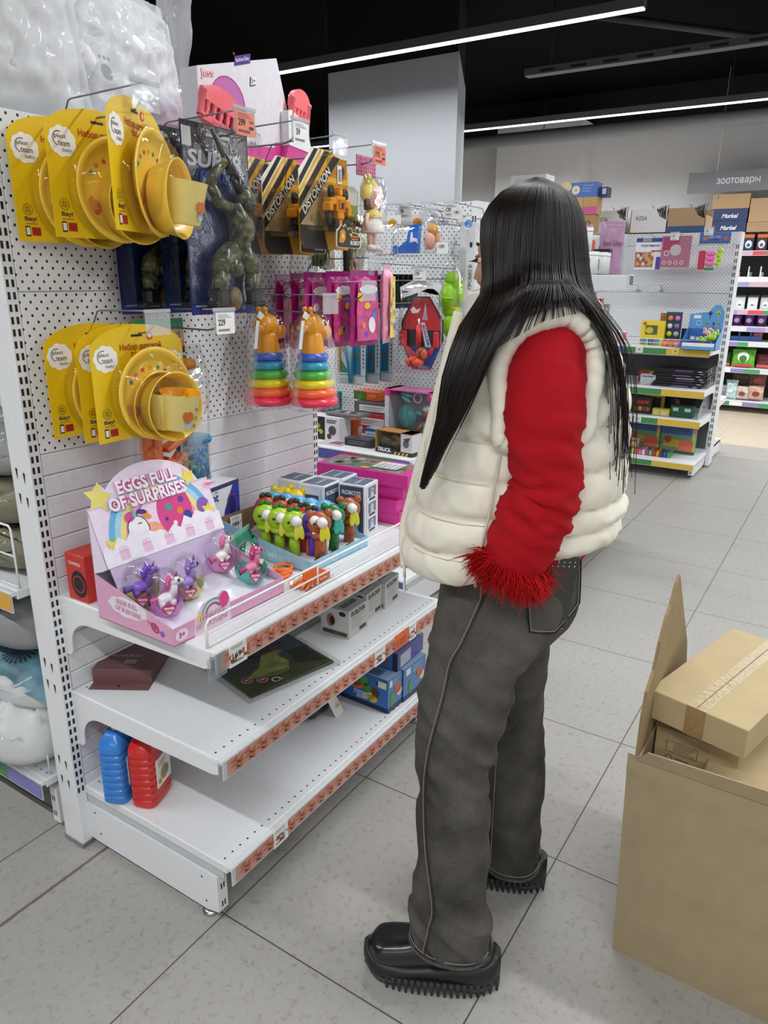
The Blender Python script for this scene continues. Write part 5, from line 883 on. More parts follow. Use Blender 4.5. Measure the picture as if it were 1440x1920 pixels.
for i in range(22): a = 2 * pi * i / 22; b.poly(f2, [(.0, 0), (.05 * cos(a), .05 * sin(a)), (.05 * cos(a + .1), .05 * sin(a + .1))], '22282c', 4)
b.build('picture_insert', t)
heap('grey folded throw on the lower left shelf, above the feather pillow', 'blanket', (.14, .22, .50), .0, .42, .5, .16, C('8e9092', .85, bump=.5, sc=40), 12, .02)
# ================= END UNIT: SHELF THINGS =================
R_ = -pi / 2; ZS = .7205
def bx(name, label, cat, X, Yl, w, d, h, col, pr=None, z=ZS, grp=None, rz=R_): return carton(name, label, cat, (X, Yl, z), rz, w, d, h, col, pr, grp)
# doll box
t = thing('doll_box', 'pink-edged window box with a small doll and turquoise dishes', 'box', (1.775, .095, ZS), R_ - .05); w, d, h = .262, .12, .262
b = MB(); GP = C('b9b4bc', .45); b.box(0, w, d - .004, d, 0, h, GP); b.box(0, w, 0, d, 0, .006, GP); b.box(0, w, 0, d, h - .006, h, C('c86a9c', .4)); b.box(0, .022, 0, d, 0, h, C('c4c2ca', .45)); b.box(w - .022, w, 0, d, 0, h, C('c4c2ca', .45)); b.box(0, .03, -.001, d, h - .03, h, C('d8308a', .4)); b.box(w - .04, w, -.001, d, h - .035, h, C('d8408f', .4)); b.txt(fr_at(w - .036, -.001, h - .03), 'N', .016, .015, .012, 'f0f0f0', 1); b.build('carton', t)
TQ = C('6cc4c4', .35, coat=.3); b = MB(); b.lathe([(0, 0), (.045, 0), (.05, .006), (0, .004)], TQ, 28, TR(.09, .05, .14) @ RX(pi / 2), False); b.box(.088, .092, .04, .046, .095, .185, TQ); b.box(.045, .135, .04, .046, .138, .142, TQ); b.build('toy_plate', t)
for (x, z_, a, c_) in ((.08, .215, .4, .03), (.085, .235, .15, .034), (.15, .16, .2, .02), (.09, .05, .0, .045)): b = MB(); b.ell((x, .05, z_), (c_, .008, .009), TQ, R=RY(a)); b.build('toy_spoon', t)
b = MB(); b.torus((0, 0, 0), .02, .003, C('e4e8ec', .4), TR(.14, .05, .225) @ RX(pi / 2)); b.build('toy_hoop', t)
b = MB(); SKD = C('a8694a', .5); b.ell((.2, .05, .165), (.028, .026, .03), SKD, n=20); b.tube([(.2, .05, .14), (.2, .05, .12)], .01, SKD); b.tube([(.182, .045, .12), (.165, .035, .1), (.16, .03, .08)], [.01, .009, .008], SKD); b.tube([(.19, .05, .05), (.186, .04, .02)], [.012, .01], SKD); b.tube([(.21, .05, .05), (.214, .04, .02)], [.012, .01], SKD); fd = fr_at(.2, .0235, .165); b.disc(fd, -.01, .003, .003, '1a1412', 1); b.disc(fd, .01, .003, .003, '1a1412', 1); b.disc(fd, 0, -.012, .004, '8a3a3a', 1, sy=.4); b.build('doll', t)
b = MB(); b.lathe([(.016, .128), (.024, .115), (.03, .06), (.032, .05)], C('5aa89a', .7, nz=.35, sc=160), 18, TR(.2, .05, 0), False); b.build('dress', t); b = MB(); b.ell((.2, .05, .182), (.029, .026, .016), C('cfe4e0', .6)); b.ell((.214, .028, .19), (.012, .008, .01), C('eef2f0', .6)); b.build('headband', t)
b = MB(); b.box(.022, w - .022, -.001, .0, .004, h - .006, FLS); b.build('clear_window', t)
# truck box
t = thing('truck_box', 'small cardboard window box reading TRUCK with a brown toy truck', 'box', (1.67, .075, ZS), R_ - .08); w, d, h = .195, .075, .098
b = MB(); b.box(0, w, d - .003, d, 0, h, C('3a3430', .5)); b.box(0, w, 0, d, 0, .018, C('2f2f32', .5)); b.box(0, w, 0, d, h - .004, h, C('b8823a', .5)); b.box(w * .7, w, 0, d, .018, h, C('d8d8da', .45)); b.box(0, .006, 0, d, 0, h, C('b09030', .5)); f = fr_at(0, 0, 0); b.txt(f, 'TRUCK', .05, .016, .018, 'e8e8ea', 2, w=.075, bold=.05); [b.poly(f, [(.1 + .02 * i, 0), (.11 + .02 * i, 0), (.118 + .02 * i, .014), (.108 + .02 * i, .014)], 'd8b030', 2) for i in range(4)]; b.disc(f, w * .84, h * .55, .016, '6a6a6c', 1); b.poly(f, [(w * .76, h * .75), (w * .95, h * .85), (w * .9, h * .62)], '4a4a4c', 2); b.build('carton', t)
TB = C('8a6a3a', .45); b = MB(); b.box(.075, .13, .015, .06, .03, .08, TB, .006); b.prism([(.015, .045), (.075, .035), (.075, .06), (.03, .07)], .015, .06, TB, 'Y'); b.box(.082, .1, .012, .016, .055, .07, DARK); [b.cyl((x, .01, .032), (x, .065, .032), .014, DARK, 16) for x in (.03, .06, .115)]; b.build('toy_truck', t)
b = MB(); b.box(.006, w * .7, -.001, 0, .018, h, FLS); b.build('clear_window', t)
def p_(b, F, w, d, h):
    f = F['F']; b.rect(f, 0, 0, w * .55, h, '20241c', 1); [b.disc(f, w * u, h * v, w * .09, c, 2, sy=.7) for u, v, c in ((.15, .5, '4a6a1a'), (.32, .6, '8aa030'), (.4, .35, 'a8b83a'), (.15, .2, '3a3a34'), (.3, .25, '1a1a1a'))]; b.rect(f, w * .55, 0, w, h, 'e0e0e2', 1); b.disc(f, w * .78, h * .45, w * .12, '4a4c48', 2); b.disc(f, w * .68, h * .18, w * .07, '5a3a44', 2); bars(b, f, w * .6, h * .85, w * .32, 2, '3a3a3c', .009, .005)
bx('car_toy_box', 'black and white off-road car toy box at the left of the end unit shelf', 'box', 1.735, .50, .185, .09, .108, 'd8d8da', p_)
bx('orange_box', 'orange box with pale lettering beside the car toy box', 'box', 1.85, .40, .085, .06, .08, 'e4602a', lambda b, F, w, d, h: (b.txt(F['F'], 'OFF', w * .62, h * .62, .016, 'f0e0d4', 1, bold=.05), b.txt(F['F'], 'ROAD', w * .62, h * .38, .014, 'f0e0d4', 1, w=.032, bold=.05)))
bx('red_flat_box', 'red box with a white printed label behind the doll box', 'box', 1.95, .40, .2, .12, .072, 'b8302c', lambda b, F, w, d, h: (b.rect(F['F'], .01, .015, w - .01, h - .02, 'e4e4e4', 1), bars(b, F['F'], .03, h * .55, w * .6, 3, '8a8a8c', .008, .003)), z=ZS + .03)
bx('orange_flat_box', 'low orange carton under the red box', 'box', 1.96, .39, .19, .1, .028, 'c8501c', None)
bx('grey_white_box', 'grey box with white label lying on the red box', 'box', 1.96, .39, .2, .12, .05, '5a5c62', lambda b, F, w, d, h: (b.rect(F['F'], .03, .008, w, h - .012, 'd8d8d8', 1), bars(b, F['F'], .05, h * .5, w * .6, 2, '9a9a9a', .01, .004)), z=ZS + .104)
bx('orange_green_box', 'orange and green toy box on top of the stack at the panel', 'box', 2.0, .42, .15, .08, .042, 'e0601c', lambda b, F, w, d, h: (b.rect(F['F'], 0, 0, w * .5, h, '4a6a2a', 1), b.disc(F['F'], w * .28, h * .4, .014, '3a8a3a', 2), b.txt(F['F'], 'HOT', w * .75, h * .5, .014, 'f0d0b0', 2)), z=ZS + .156)
bx('teal_box', 'teal and black toy box standing at the left by the panel', 'box', 1.99, .62, .10, .05, .12, '1f7f96', lambda b, F, w, d, h: (b.rect(F['F'], w * .52, 0, w, h, '1c2224', 1), b.poly(F['F'], [(w * .55, h * .5), (w * .8, h * .7), (w * .9, h * .5), (w * .7, h * .3)], '5a5a4c', 2)), z=ZS + .06)
bx('dark_blister_pack', 'flat grey blister pack on top of the car toy box', 'toy pack', 1.77, .42, .19, .1, .012, '6a6866', lambda b, F, w, d, h: [b.disc(F['T'], w * (.2 + .15 * i), d * .5, .02, ('8a8a88', '3a3a3a', 'c8c8c8', '2a2c4a')[i % 4], 1 + i % 2) for i in range(5)], z=ZS + .112)
bx('orange_toy', 'orange toy piece behind the car toy box', 'toy', 1.86, .60, .07, .04, .03, 'e8702a', None, z=ZS + .09)
bx('disc_case', 'black flat case lying at the front of the end unit shelf', 'case', 1.70, .262, .14, .08, .036, '2c2e30', lambda b, F, w, d, h: (b.rect(F['T'], .01, .01, w - .01, d - .01, C('4a4c50', .2, nz=.4, sc=40), 1), bars(b, F['F'], .02, h * .6, w * .7, 2, '7a7a7c', .01, .003)))
bx('blue_white_box', 'white and blue box behind the black flat case', 'box', 1.84, .245, .13, .06, .058, 'd4dae4', lambda b, F, w, d, h: (b.rect(F['F'], 0, h * .75, w, h, '2a5aa8', 1), bars(b, F['F'], .015, h * .5, w * .5, 2, '7a9ac8', .012, .005)))
bx('magazine', 'thin glossy leaflet lying between the car box and the black case', 'leaflet', 1.66, .38, .12, .09, .004, 'c8c4c8', lambda b, F, w, d, h: b.rect(F['T'], .05, .01, w - .01, d - .02, '8a5a6a', 1))
b = MB(); b.lathe([(0, 0), (.014, 0), (.02, .03), (.021, .045), (0, .045)], C('e8e6e4', .4), 18); tag(b.build('white_cup', None, (1.9, .325, ZS)), 'small white toy cup beside the orange box', 'cup')
# ---- hanging things of the end unit (panel plane x = 2.1)
def hk(label, y, z, L, tk=None, tl=None): return hook(label, y, z, L, tk, (2.1, 0), R_, tlabel=tl)
hk('far wire hook holding the basketball set', -.075, 1.44, .30, ('179', 'ecece8', None), 'tilted white price ticket above the basketball set')
hk('far wire hook holding the dark card packs', .13, 1.455, .45); hk('far wire hook holding the craft blister cards', .30, 1.41, .28)
for i, (y, tk, tl) in enumerate(((.19, None, None), (.05, None, None), (-.0, ('90', 'b4b4b0', None), 'grey price ticket, left of the far top hooks'), (-.1, None, None), (-.2, ('129', 'd0d0cc', None), 'price ticket 129 at the top right of the end unit'))): hk(('leftmost far top wire hook', 'second far top wire hook from the left', 'middle far top wire hook', 'fourth far top wire hook from the left', 'rightmost far top wire hook')[i], y, 1.68, .32 - .01 * i, tk, tl)
b = MB(); b.box(0, .05, -.0015, 0, 0, .038, C('d8d8d4', .5)); b.txt(fr_at(0, -.0016, 0), '191', .022, .022, .013, '1c1c1e', 1, bold=.02); o = b.build('price_ticket', None, (1.77, -.21, 1.665)); o.rotation_euler = (0, 0, R_); tag(o, 'price ticket 191 overlapping the column sign at the right post', 'price tag')
b = MB(); b.box(0, .05, -.0015, 0, 0, .042, C('e8e8e4', .5)); b.txt(fr_at(0, -.0016, 0), '159', .022, .026, .013, '1c1c1e', 1, bold=.02); o = b.build('price_ticket', None, (1.7, -.186, 1.535)); o.rotation_euler = (0, 0, R_); tag(o, 'price ticket 159 in front of the pinkish bagged toy', 'price tag')
hk('short far wire hook holding the lime green turtle bag', -.115, 1.535, .12); hk('low far wire hook holding the small lime green toy bag', -.10, 1.09, .11); hk('far wire hook carrying ticket 191 at the right post', -.118, 1.655, .3)
t = thing('basketball_set', 'toy basketball board set, red top and blue bottom, in a bag with white header', 'toy pack', (1.8, -.075, 1.437), R_); w, h = .2, .3
b = MB(); oc = lambda s_: [(-.045 * s_, -.065 - .0 * s_), (.03 * s_, -.065), (.092 * s_, -.16), (.095 * s_, -.24), (.04 * s_, -.365), (-.045 * s_, -.365), (-.1 * s_, -.25), (-.1 * s_, -.17)]
b.prism(oc(1.04), -.001, .002, C('1c1c20', .4), 'Y'); f = fr_at(0, -.001, 0); b.poly(f, [(-.043, -.07), (.028, -.07), (.086, -.16), (.088, -.2), (-.094, -.2), (-.094, -.175)], 'b81f2c', 1); b.poly(f, [(-.094, -.27), (.088, -.27), (.038, -.36), (-.042, -.36)], '1f4fa0', 1)
b.poly(f, [(0, -.16), (.012, -.09), (.022, -.16)], 'd8dce4', 2); [b.poly(f, [(.004 + .004 * i, -.16), (.011 + .002 * i, -.1), (.006 + .004 * i, -.16)], '2a4a8a', 3) for i in range(4)]; b.poly(f, [(-.06, -.12), (-.045, -.105), (-.03, -.12), (-.012, -.112), (-.02, -.13), (-.05, -.135)], 'e8d8d8', 2); b.poly(f, [(-.01, -.17), (.01, -.17), (.045, -.27), (.015, -.27)], 'd0d0dc', 2); b.txt(f, 'SOCCER', .018, -.222, .012, '2a2a6a', 3, w=.09, rot=-1.25, bold=.03); b.build('board', t)
b = MB(); b.cyl((-.012, -.012, -.18), (-.012, -.012, -.27), .012, C('c8202a', .35)); b.cyl((-.012, -.012, -.155), (-.012, -.012, -.18), .004, C('f0f0f0')); b.build('pump', t)
b = MB(); RD = C('c8202a', .4); b.box(-.105, -.07, -.02, -.005, -.27, -.205, RD, .004); b.box(.06, .085, -.02, -.005, -.27, -.205, RD, .004); [b.tube([(-.08, -.015, -.26), (-.06 + .01 * i, -.015, -.3), (-.03 + .012 * i, -.018, -.34)], .0022, RD, 6) for i in range(5)]; [b.tube([(.07, -.015, -.26), (.05 - .01 * i, -.015, -.3), (.01 - .01 * i, -.018, -.34)], .0022, RD, 6) for i in range(4)]; b.build('hoop_net', t)
for (x, z_, r_, m_, sy) in ((.015, -.295, .026, 'c85a30', 1), (-.02, -.33, .044, 'e8503a', .55)): b = MB(); b.ell((x, -.03, z_), (r_, r_ * .7, r_ * sy + .0), C(m_, .4), n=20); [b.tube([(x + r_ * 1.01 * sin(a) * q, -.03 - r_ * .72 * cos(a), z_ + r_ * sy * sin(a) * 1.0) for a in [-1.4 + .28 * k for k in range(11)]], .0012, C('3a1a14'), 5) for q in (0, .5, -.5)]; b.build('toy_ball', t)
b = MB(); b.poly(fr_at(0, -.024, 0), [(-.1, -.03), (-.06, -.012), (-.03, .0), (0, .012), (.03, .0), (.06, -.012), (.1, -.016), (.09, -.06), (.04, -.052), (0, -.045), (-.05, -.062), (-.095, -.075)], C('e6e8ea', .5)); b.poly(fr_at(0, -.024, 0), [(.0, -.046), (.03, -.034), (.06, -.034), (.085, -.05), (.088, -.06), (.04, -.052)], 'e8a820', 1); b.rect(fr_at(0, -.024, 0), -.09, -.05, -.06, -.045, 'e0b050', 1); b.build('header_card', t)
bagfilm(t, [(-.0, -.02, .02), (-.04, -.095, .095), (-.2, -.106, .104), (-.33, -.1, .1), (-.372, -.06, .06)], -.05, .004)
# green turtle bags
for i, (x, y, z, s_, lab) in enumerate(((1.96, -.142, 1.50, 1.12, 'bag of two lime green turtle toys hanging in front of the column'), (1.96, -.125, 1.045, .66, 'lime green toy in a small bag low beside the woman hair'))):
    t = thing('turtle_toy_bag', lab, 'toy', (x, y, z), R_); LG = C('9ad81c', .35, coat=.3); b = MB()
    b.M = Matrix.Scale(s_, 4)
    b.ell((-.005, -.03, -.05), (.026, .022, .026), LG, n=20); b.ell((.025, -.03, -.075), (.022, .015, .02), LG); b.ell((-.012, -.035, -.12), (.042, .03, .055), LG, n=22); b.ell((.03, -.03, -.11), (.02, .015, .04), LG); b.torus((-.012, -.05, -.12), .03, .004, LG, None); b.ell((.0, -.03, -.17), (.04, .022, .025), LG); b.build('turtle_toy', t)
    if s_ > 1:
        b = MB(); b.ell((.0, -.035, -.25), (.042, .03, .052), LG, n=22); b.ell((.01, -.03, -.2), (.022, .018, .02), LG); b.build('turtle_toy', t); b = MB(); b.box(-.02, .03, -.058, -.05, -.185, -.17, C('e8b82a', .4), .003); b.build('beak', t)
        b = MB(); b.ell((-.028, -.042, -.045), (.003, .002, .004), DARK); b.build('eye', t)
    bagfilm(t, [(.06 * s_, -.004, .004), (0, -.012, .012), (-.03 * s_, -.04 * s_, .04 * s_), (-.16 * s_, -.055 * s_, .05 * s_), (-.3 * s_, -.05 * s_, .05 * s_), (-.32 * s_, -.04 * s_, .04 * s_)], -.07 * s_, .004)
# dark card packs
cp = thing('card_pack', 'black and green foil card pack at the front of its hook', 'card pack', (1.66, .115, 1.455), R_ + .25, 'black and green foil card packs'); b = MB(); b.box(-.045, .045, -.003, .003, -.135, .004, C('16181a', .3, coat=.3), .001); f = fr_at(-.045, -.0032, -.135); b.rect(f, .0, .0, .09, .012, '3a2a78', 1); b.rect(f, .004, .03, .086, .105, C('2c3a28', .3, nz=.6, sc=40), 1); b.disc(f, .05, .06, .012, '8a9a50', 2); b.rect(f, .0, .112, .09, .116, 'b8bcae', 2); b.rect(f, .0, .018, .09, .024, '9aa878', 2); b.build('pack', cp)
for i in range(8): dup(cp, (1.70 + .035 * i, .112 - .004 * i, 1.455), R_ + .2 - .02 * i, 'black and green foil card pack, number %s behind the front one' % 'one two three four five six seven eight'.split()[i])
# craft blister cards
cc = thing('craft_card', 'front turquoise craft set blister card with blue rods', 'toy pack', (1.84, .318, 1.40), R_, 'turquoise craft blister cards'); w = .15
b = MB(); b.box(-w / 2, w / 2, 0, .002, -.43, .0, C('d4d8da', .4), .001); f = fr_at(-w / 2, 0, -.43); b.rect(f, 0, .055, .015, .4, 'b8924a', 1); b.poly(f, [(.012, .12), (.012, .055), (.06, .055)], '5a9a80', 1); b.rect(f, .075, .05, .125, .26, '2f86b0', 1); b.poly(f, [(.02, .15), (.04, .15), (.036, .175), (.02, .17)], 'e87a30', 2); b.star(f, .1, .13, .016, '6a5a3a', 2, 9, .7); [b.rect(f, .136, .08 + .018 * i, .142, .09 + .018 * i, '2a2c30', 2) for i in range(6)]; b.rect(f, .0, .044, w, .047, '3a9a80', 2); b.rect(f, .006, .01, .07, .03, 'c0c4c8', 1); b.build('card', cc)
for x0, x1 in ((-.035, .0), (.012, .0)): b = MB(); b.tube([(x0, -.012, -.25), (x0 * .5 + .004, -.014, -.33), (-.004 if x0 < 0 else .008, -.012, -.42)], [.005, .006, .005], C('1f8fb8', .35), 8); b.build('blue_rod', cc)
b = MB(); b.box(-w / 2 + .004, w / 2 - .004, -.022, -.0005, -.425, -.1, FLS, .004); b.build('blister_cover', cc)
dup(cc, (1.93, .30, 1.40), label='middle turquoise craft set blister card, edge showing'); dup(cc, (2.02, .282, 1.40), label='rear turquoise craft set blister card at the panel')
# blue boot-shaped toy, pinkish doll bag, clear bags
t = thing('blue_toy_bag', 'bright blue boot shaped toy in a clear bag under an orange header', 'toy', (1.8, -.02, 1.68), R_); BB = C('1f6ad0', .35, coat=.3); b = MB(); b.prism([(-.075, -.14), (.04, -.14), (.045, -.03), (-.0, -.035), (-.01, -.09), (-.045, -.115), (-.075, -.11)], -.035, -.01, BB, 'Y'); b.ell((-.07, -.022, -.125), (.016, .014, .018), BB); b.poly(fr_at(0, -.0355, 0), [(.005, -.1), (.03, -.095), (.045, -.105), (.04, -.085), (.02, -.08), (.018, -.06), (.01, -.06)], 'e8e8f0', 1); b.build('boot_toy', t)
b = MB(); b.box(-.06, .06, -.001, 0, -.03, .01, C('eceae6', .5)); b.disc(fr_at(0, -.0012, -.03), .018, .01, .02, 'e89a28', 1, 20, .8); b.build('header_card', t); bagfilm(t, [(-.02, -.06, .06), (-.06, -.08, .06), (-.14, -.09, .055), (-.155, -.08, .05)], -.05, .0)
t = thing('pink_doll_bag', 'pinkish bagged doll toy right of the blue boot toy', 'toy', (1.77, -.145, 1.685), R_); b = MB(); PKS = C('d8a090', .5); b.ell((0, -.03, -.06), (.022, .018, .025), C('c8904a', .5)); b.ell((-.008, -.035, -.1), (.024, .02, .035), PKS); b.tube([(.02, -.03, -.07), (.026, -.03, -.11), (.02, -.03, -.14)], [.008, .007, .006], C('b8803a', .5)); b.build('doll', t); bagfilm(t, [(.0, -.015, .015), (-.03, -.03, .03), (-.1, -.04, .036), (-.15, -.035, .03)], -.055, .0)
for i, (x, y, w_, h_, lab, hd_) in enumerate(((1.72, .05, .12, .16, 'empty looking clear bag with an orange half-moon header', 'e8a820'), (1.8, .16, .12, .14, 'clear bag of small hair clips behind the bagged doll', 'e8e4d8'), (1.9, -.2, .06, .34, 'tall crinkled clear bag hanging beside the column', '6a9ad8'))):
    t = thing('clear_bag', lab, 'bag', (x, y, 1.67), R_); b = MB(); b.box(-w_ / 2, w_ / 2, -.001, 0, -.02, .012, C('e8e8e6', .5)); b.disc(fr_at(0, -.0012, -.02), .02, .004, .018, hd_, 1, 18, .9); b.build('header_card', t); bagfilm(t, [(-.01, -w_ * .45, w_ * .45), (-.04, -w_ * .5, w_ * .5), (-h_ * .8, -w_ * .5, w_ * .5), (-h_, -w_ * .4, w_ * .4)], -.04, 0)
    if i < 2:
        for k in range(3): b = MB(); b.torus((-.03 + .03 * k, -.02, -h_ * .85), .009, .003, C(('c86a7a', 'b8986a', '8a5a6a')[k], .4), None, 14, 6); b.build('hair_tie', t)
# price scanner column sign on the end unit post
t = thing('promo_column', 'tall white promotion strip reading ПРОМО В on the post edge', 'sign', (2.02, -.12, .95), R_); b = MB(); b.box(0, .075, 0, .02, 0, .72, C('d8dadb', .4), .003); b.box(.004, .034, -.006, 0, .0, .62, FILM('ffffff', .2, .08, 20, .6, .1), .002); b.build('holder', t)
b = MB(); b.txt((V3((.055, -.0006, .5)), V3((0, 0, 1)), V3((-1, 0, 0))), 'ПРОМО В', 0, 0, .016, '2a2a2e', 1, w=.1); f = fr_at(0, -.0006, 0); [b.poly(f, [(.05, z_), (.06, z_), (.062, z_ + .02), (.048, z_ + .02)], '1c1c1e', 1) for z_ in (.37, .33, .62)]; b.build('lettering', t)
# ================= STATIONERY UNIT =================
def hk2(label, x, y, z, L, tk=None, tl=None): return hook(label, y, z, L, tk, (x, 0), R_, tlabel=tl)
def p_(b, F, w, d, h):
    f = F['F']; b.rect(f, .012, .03, w - .012, h - .03, C('e8cc30', .4), 1); b.rect(f, w * .2, h * .45, w * .72, h * .82, '5a5a48', 2); b.disc(f, w * .38, h * .62, .028, 'd0c020', 3, sy=.85); b.disc(f, w * .16, h * .88, .012, 'c83a48', 3); b.rect(f, w * .02, h * .05, w * .85, h * .3, '3aa8a8', 2)
    for i, c in enumerate(('e0502a', '3a8a4a', '6a4a30', '3a4a90', 'd84a80')): b.rect(f, w * (.14 + .12 * i), h * .03, w * (.21 + .12 * i), h * .27, c, 3)
bx('craft_set_box', 'bright yellow craft set box at the left of the stationery top shelf', 'box', 4.93, -.19, .17, .05, .185, 'ecd23a', p_, z=.967)
t = thing('ball_strip', 'tall dark card strip with two columns of coloured round pieces', 'toy pack', (5.0, -.35, .967), R_); b = MB(); b.box(0, .115, 0, .004, 0, .25, C('2a4a5a', .4)); b.box(-.05, -.002, .03, .05, 0, .24, C('a86a3a', .5, nz=.5, sc=60)); b.build('card', t)
for i in range(8): b = MB(); b.ell((.035 + .05 * (i % 2), -.01, .035 + .057 * (i // 2)), (.019, .012, .019), C(('e87aa0', 'f0703a', 'e8e03a', 'b8b8bc', 'e8e8e4', 'a86ab0', 'f0804a', 'e870b0')[i], .4)); b.build('round_piece', t)
bx('dark_blue_box', 'dark blue box between the ball strip and the frog tray', 'box', 5.05, -.46, .1, .05, .13, '26305e', lambda b, F, w, d, h: b.disc(F['F'], w * .5, h * .4, .03, C('5a5a58', .4, nz=.5, sc=60), 1), z=.967)
t = thing('frog_display', 'blue cardboard display tray with rounded header and green frog toys', 'display box', (4.78, -.52, .967), R_); b = MB(); BD = C('5a9cd4', .45); w = .235
b.box(0, w, 0, .2, 0, .003, BD)
for x in (0, w - .003): b.prism([(0, 0), (.2, 0), (.2, .15), (0, .05)], x, x + .003, BD, 'X')
b.box(0, w, 0, .003, 0, .05, BD); b.prism([(0, 0), (w, 0), (w, .26), (w * .85, .31), (w * .72, .31), (w * .55, .26), (0, .24)], .2, .204, BD, 'Y'); f = fr_at(0, .1995, 0); b.rect(f, .005, .0, w - .005, .14, '3a66b0', 1); b.rect(f, .03, .21, .08, .235, 'e4e8ec', 2); b.ringd(f, .07, .18, .02, .004, 'c8dcee', 2)
for (u, v, c) in ((.14, .25, '5a3a90'), (.195, .255, 'c8c020'), (.13, .18, 'b8a020'), (.17, .18, 'a8323a'), (.205, .18, 'b8a820')): b.disc(f, u, v, .014 if v > .2 else .008, c, 3); b.poly(f, [(u - .004, v), (u + .004, v), (u + .002, v - .04), (u - .002, v - .04)], c, 3)
b.rect(fr_at(0, -.0008, 0), .01, .025, w - .01, .05, 'eceef0', 1); b.build('tray', t)
for (x, y, z_, c, r_) in ((.19, .06, .09, 'a8d428', .036), (.15, .11, .12, 'f0a0b8', .032), (.2, .12, .11, '8ac820', .034), (.14, .05, .07, 'b0d838', .026), (.1, .08, .07, 'd8e8c0', .02), (.06, .08, .075, 'e8ece8', .018)):
    b = MB(); m_ = C(c, .4); b.ell((x, y, z_), (r_, r_ * .7, r_ * .75), m_); [b.ell((x + s_ * r_ * .55, y - .01, z_ + r_ * .7), (r_ * .32,) * 3, C('f0f0ee', .3) if r_ > .025 else m_) for s_ in (-1, 1)]; [b.ell((x + s_ * r_ * .55, y - .01 - r_ * .28, z_ + r_ * .72), (r_ * .14,) * 3, DARK) for s_ in (-1, 1)]; b.build('frog_toy', t)
for i, (y, c, lab) in enumerate(((-.365, 'e88a68', 'pinkish wrapped sweet toy behind the wire guard, left one'), (-.41, 'd88a58', 'orange wrapped toy behind the wire guard'), (-.455, 'e898b0', 'pink wrapped toy behind the wire guard, right one'))): b = MB(); b.ell((0, 0, .025), (.04, .03, .025), C(c, .3, nz=.3, sc=80)); tag(b.build('wrapped_toy', None, (4.9, y - .02, .967)), lab, 'toy')
bx('red_yellow_box', 'red and yellow flat box at the back of the second stationery shelf', 'box', 5.15, -.16, .22, .1, .085, 'd8b820', lambda b, F, w, d, h: (b.rect(F['F'], .0, 0, w * .35, h, 'b02a30', 1), b.rect(F['F'], .02, h * .5, .06, h * .6, 'f0e0d0', 2)), z=.668)
bx('white_blue_box', 'small white box with blue lettering on the second stationery shelf', 'box', 5.0, -.21, .115, .06, .078, 'd8dad8', lambda b, F, w, d, h: b.txt(F['F'], 'marker', w * .5, h * .82, .014, '2a4a8a', 1, w=w * .8, bold=.05), z=.668)
for i in range(7): bx('black_flat_pack', ('lowest', 'second', 'third', 'fourth', 'fifth', 'sixth', 'topmost')[i] + ' of the stacked black flat packs on the second stationery shelf', 'pack', 4.98 + .01 * (i % 3), -.30 - .012 * (i % 4), .36 + .012 * (i % 3), .2, .018, '1d1d20', lambda b, F, w, d, h, i=i: (b.rect(F['F'], w * .4, .004, w * .75, .013, ('8a6a9a', '3a3a40', '7a5a8a', '9a98a0')[i % 4], 1), b.rect(F['F'], w * .85, .005, w * .93, .012, 'b8b8b8', 1)), z=.668 + .0192 * i, grp='stacked black flat packs')
def p_(b, F, w, d, h): b.txt(F['F'], 'GAME', w * .5, h * .72, .026, 'c83a28', 1, w=w * .7, bold=.06); [b.disc(F['F'], w * (.2 + .2 * i), h * .3, .017, ('a83a28', 'c8a030', '8a3040', 'b05a30')[i], 1) for i in range(4)]
bx('board_game_box', 'dark box with red lettering at the left of the third stationery shelf', 'box', 4.97, -.185, .14, .05, .125, '2a2422', p_, z=.445)
bx('board_game_box', 'green and black box behind the dark red-lettered box', 'box', 5.03, -.13, .09, .05, .12, '3a4a30', p_, z=.445)
bx('yellow_frame_box', 'box with yellow border standing behind on the third stationery shelf', 'box', 5.08, -.24, .15, .04, .14, 'c8a820', lambda b, F, w, d, h: b.rect(F['F'], 0, 0, w - .02, h - .02, '1c1a18', 1), z=.445)
bx('yellow_small_box', 'low yellow box in the middle of the third stationery shelf', 'box', 4.93, -.345, .125, .06, .055, 'd8c030', lambda b, F, w, d, h: (b.rect(F['F'], .012, .01, .045, .04, 'd8d0c8', 1), b.rect(F['F'], .065, .01, .11, .04, 'd8d0c8', 1)), z=.445)
bx('green_box', 'dark green box at the right of the third stationery shelf', 'box', 4.95, -.475, .16, .1, .085, '17553a', lambda b, F, w, d, h: (b.rect(F['F'], .015, h * .55, .055, h * .85, 'b8ccc0', 1), b.rect(F['F'], .1, h * .55, .145, h * .85, 'b8ccc0', 1)), z=.445)
bx('black_box', 'black and orange box at the back of the third stationery shelf', 'box', 5.2, -.35, .24, .06, .13, '181614', lambda b, F, w, d, h: b.poly(F['F'], [(w * .5, h * .2), (w * .65, h * .1), (w * .55, h * .7), (w * .4, h * .8)], 'a8641c', 1), z=.445)
def p_(b, F, w, d, h):
    f = F['F']; b.rect(f, 0, h * .62, w, h, '2a5a9a', 1); b.rect(f, w * .1, h * .72, w * .8, h * .9, '3a4a6a', 2); b.disc(f, w * .22, h * .45, .028, 'a8401c', 3); b.rect(f, w * .1, h * .22, w * .85, h * .45, 'c8a030', 2); b.rect(f, w * .55, h * .1, w * .95, h * .45, 'd86a50', 3); b.rect(f, w * .9, 0, w, h, 'b8c85a', 2); b.rect(f, w * .9, h * .7, w, h, 'c87a8a', 3); b.rect(f, 0, 0, w, h * .1, '3a5a4a', 3)
bx('dough_set_box', 'colourful modelling dough box at the left of the bottom stationery shelf', 'box', 5.16, -.11, .265, .05, .25, '6a8a6a', p_, z=.125)
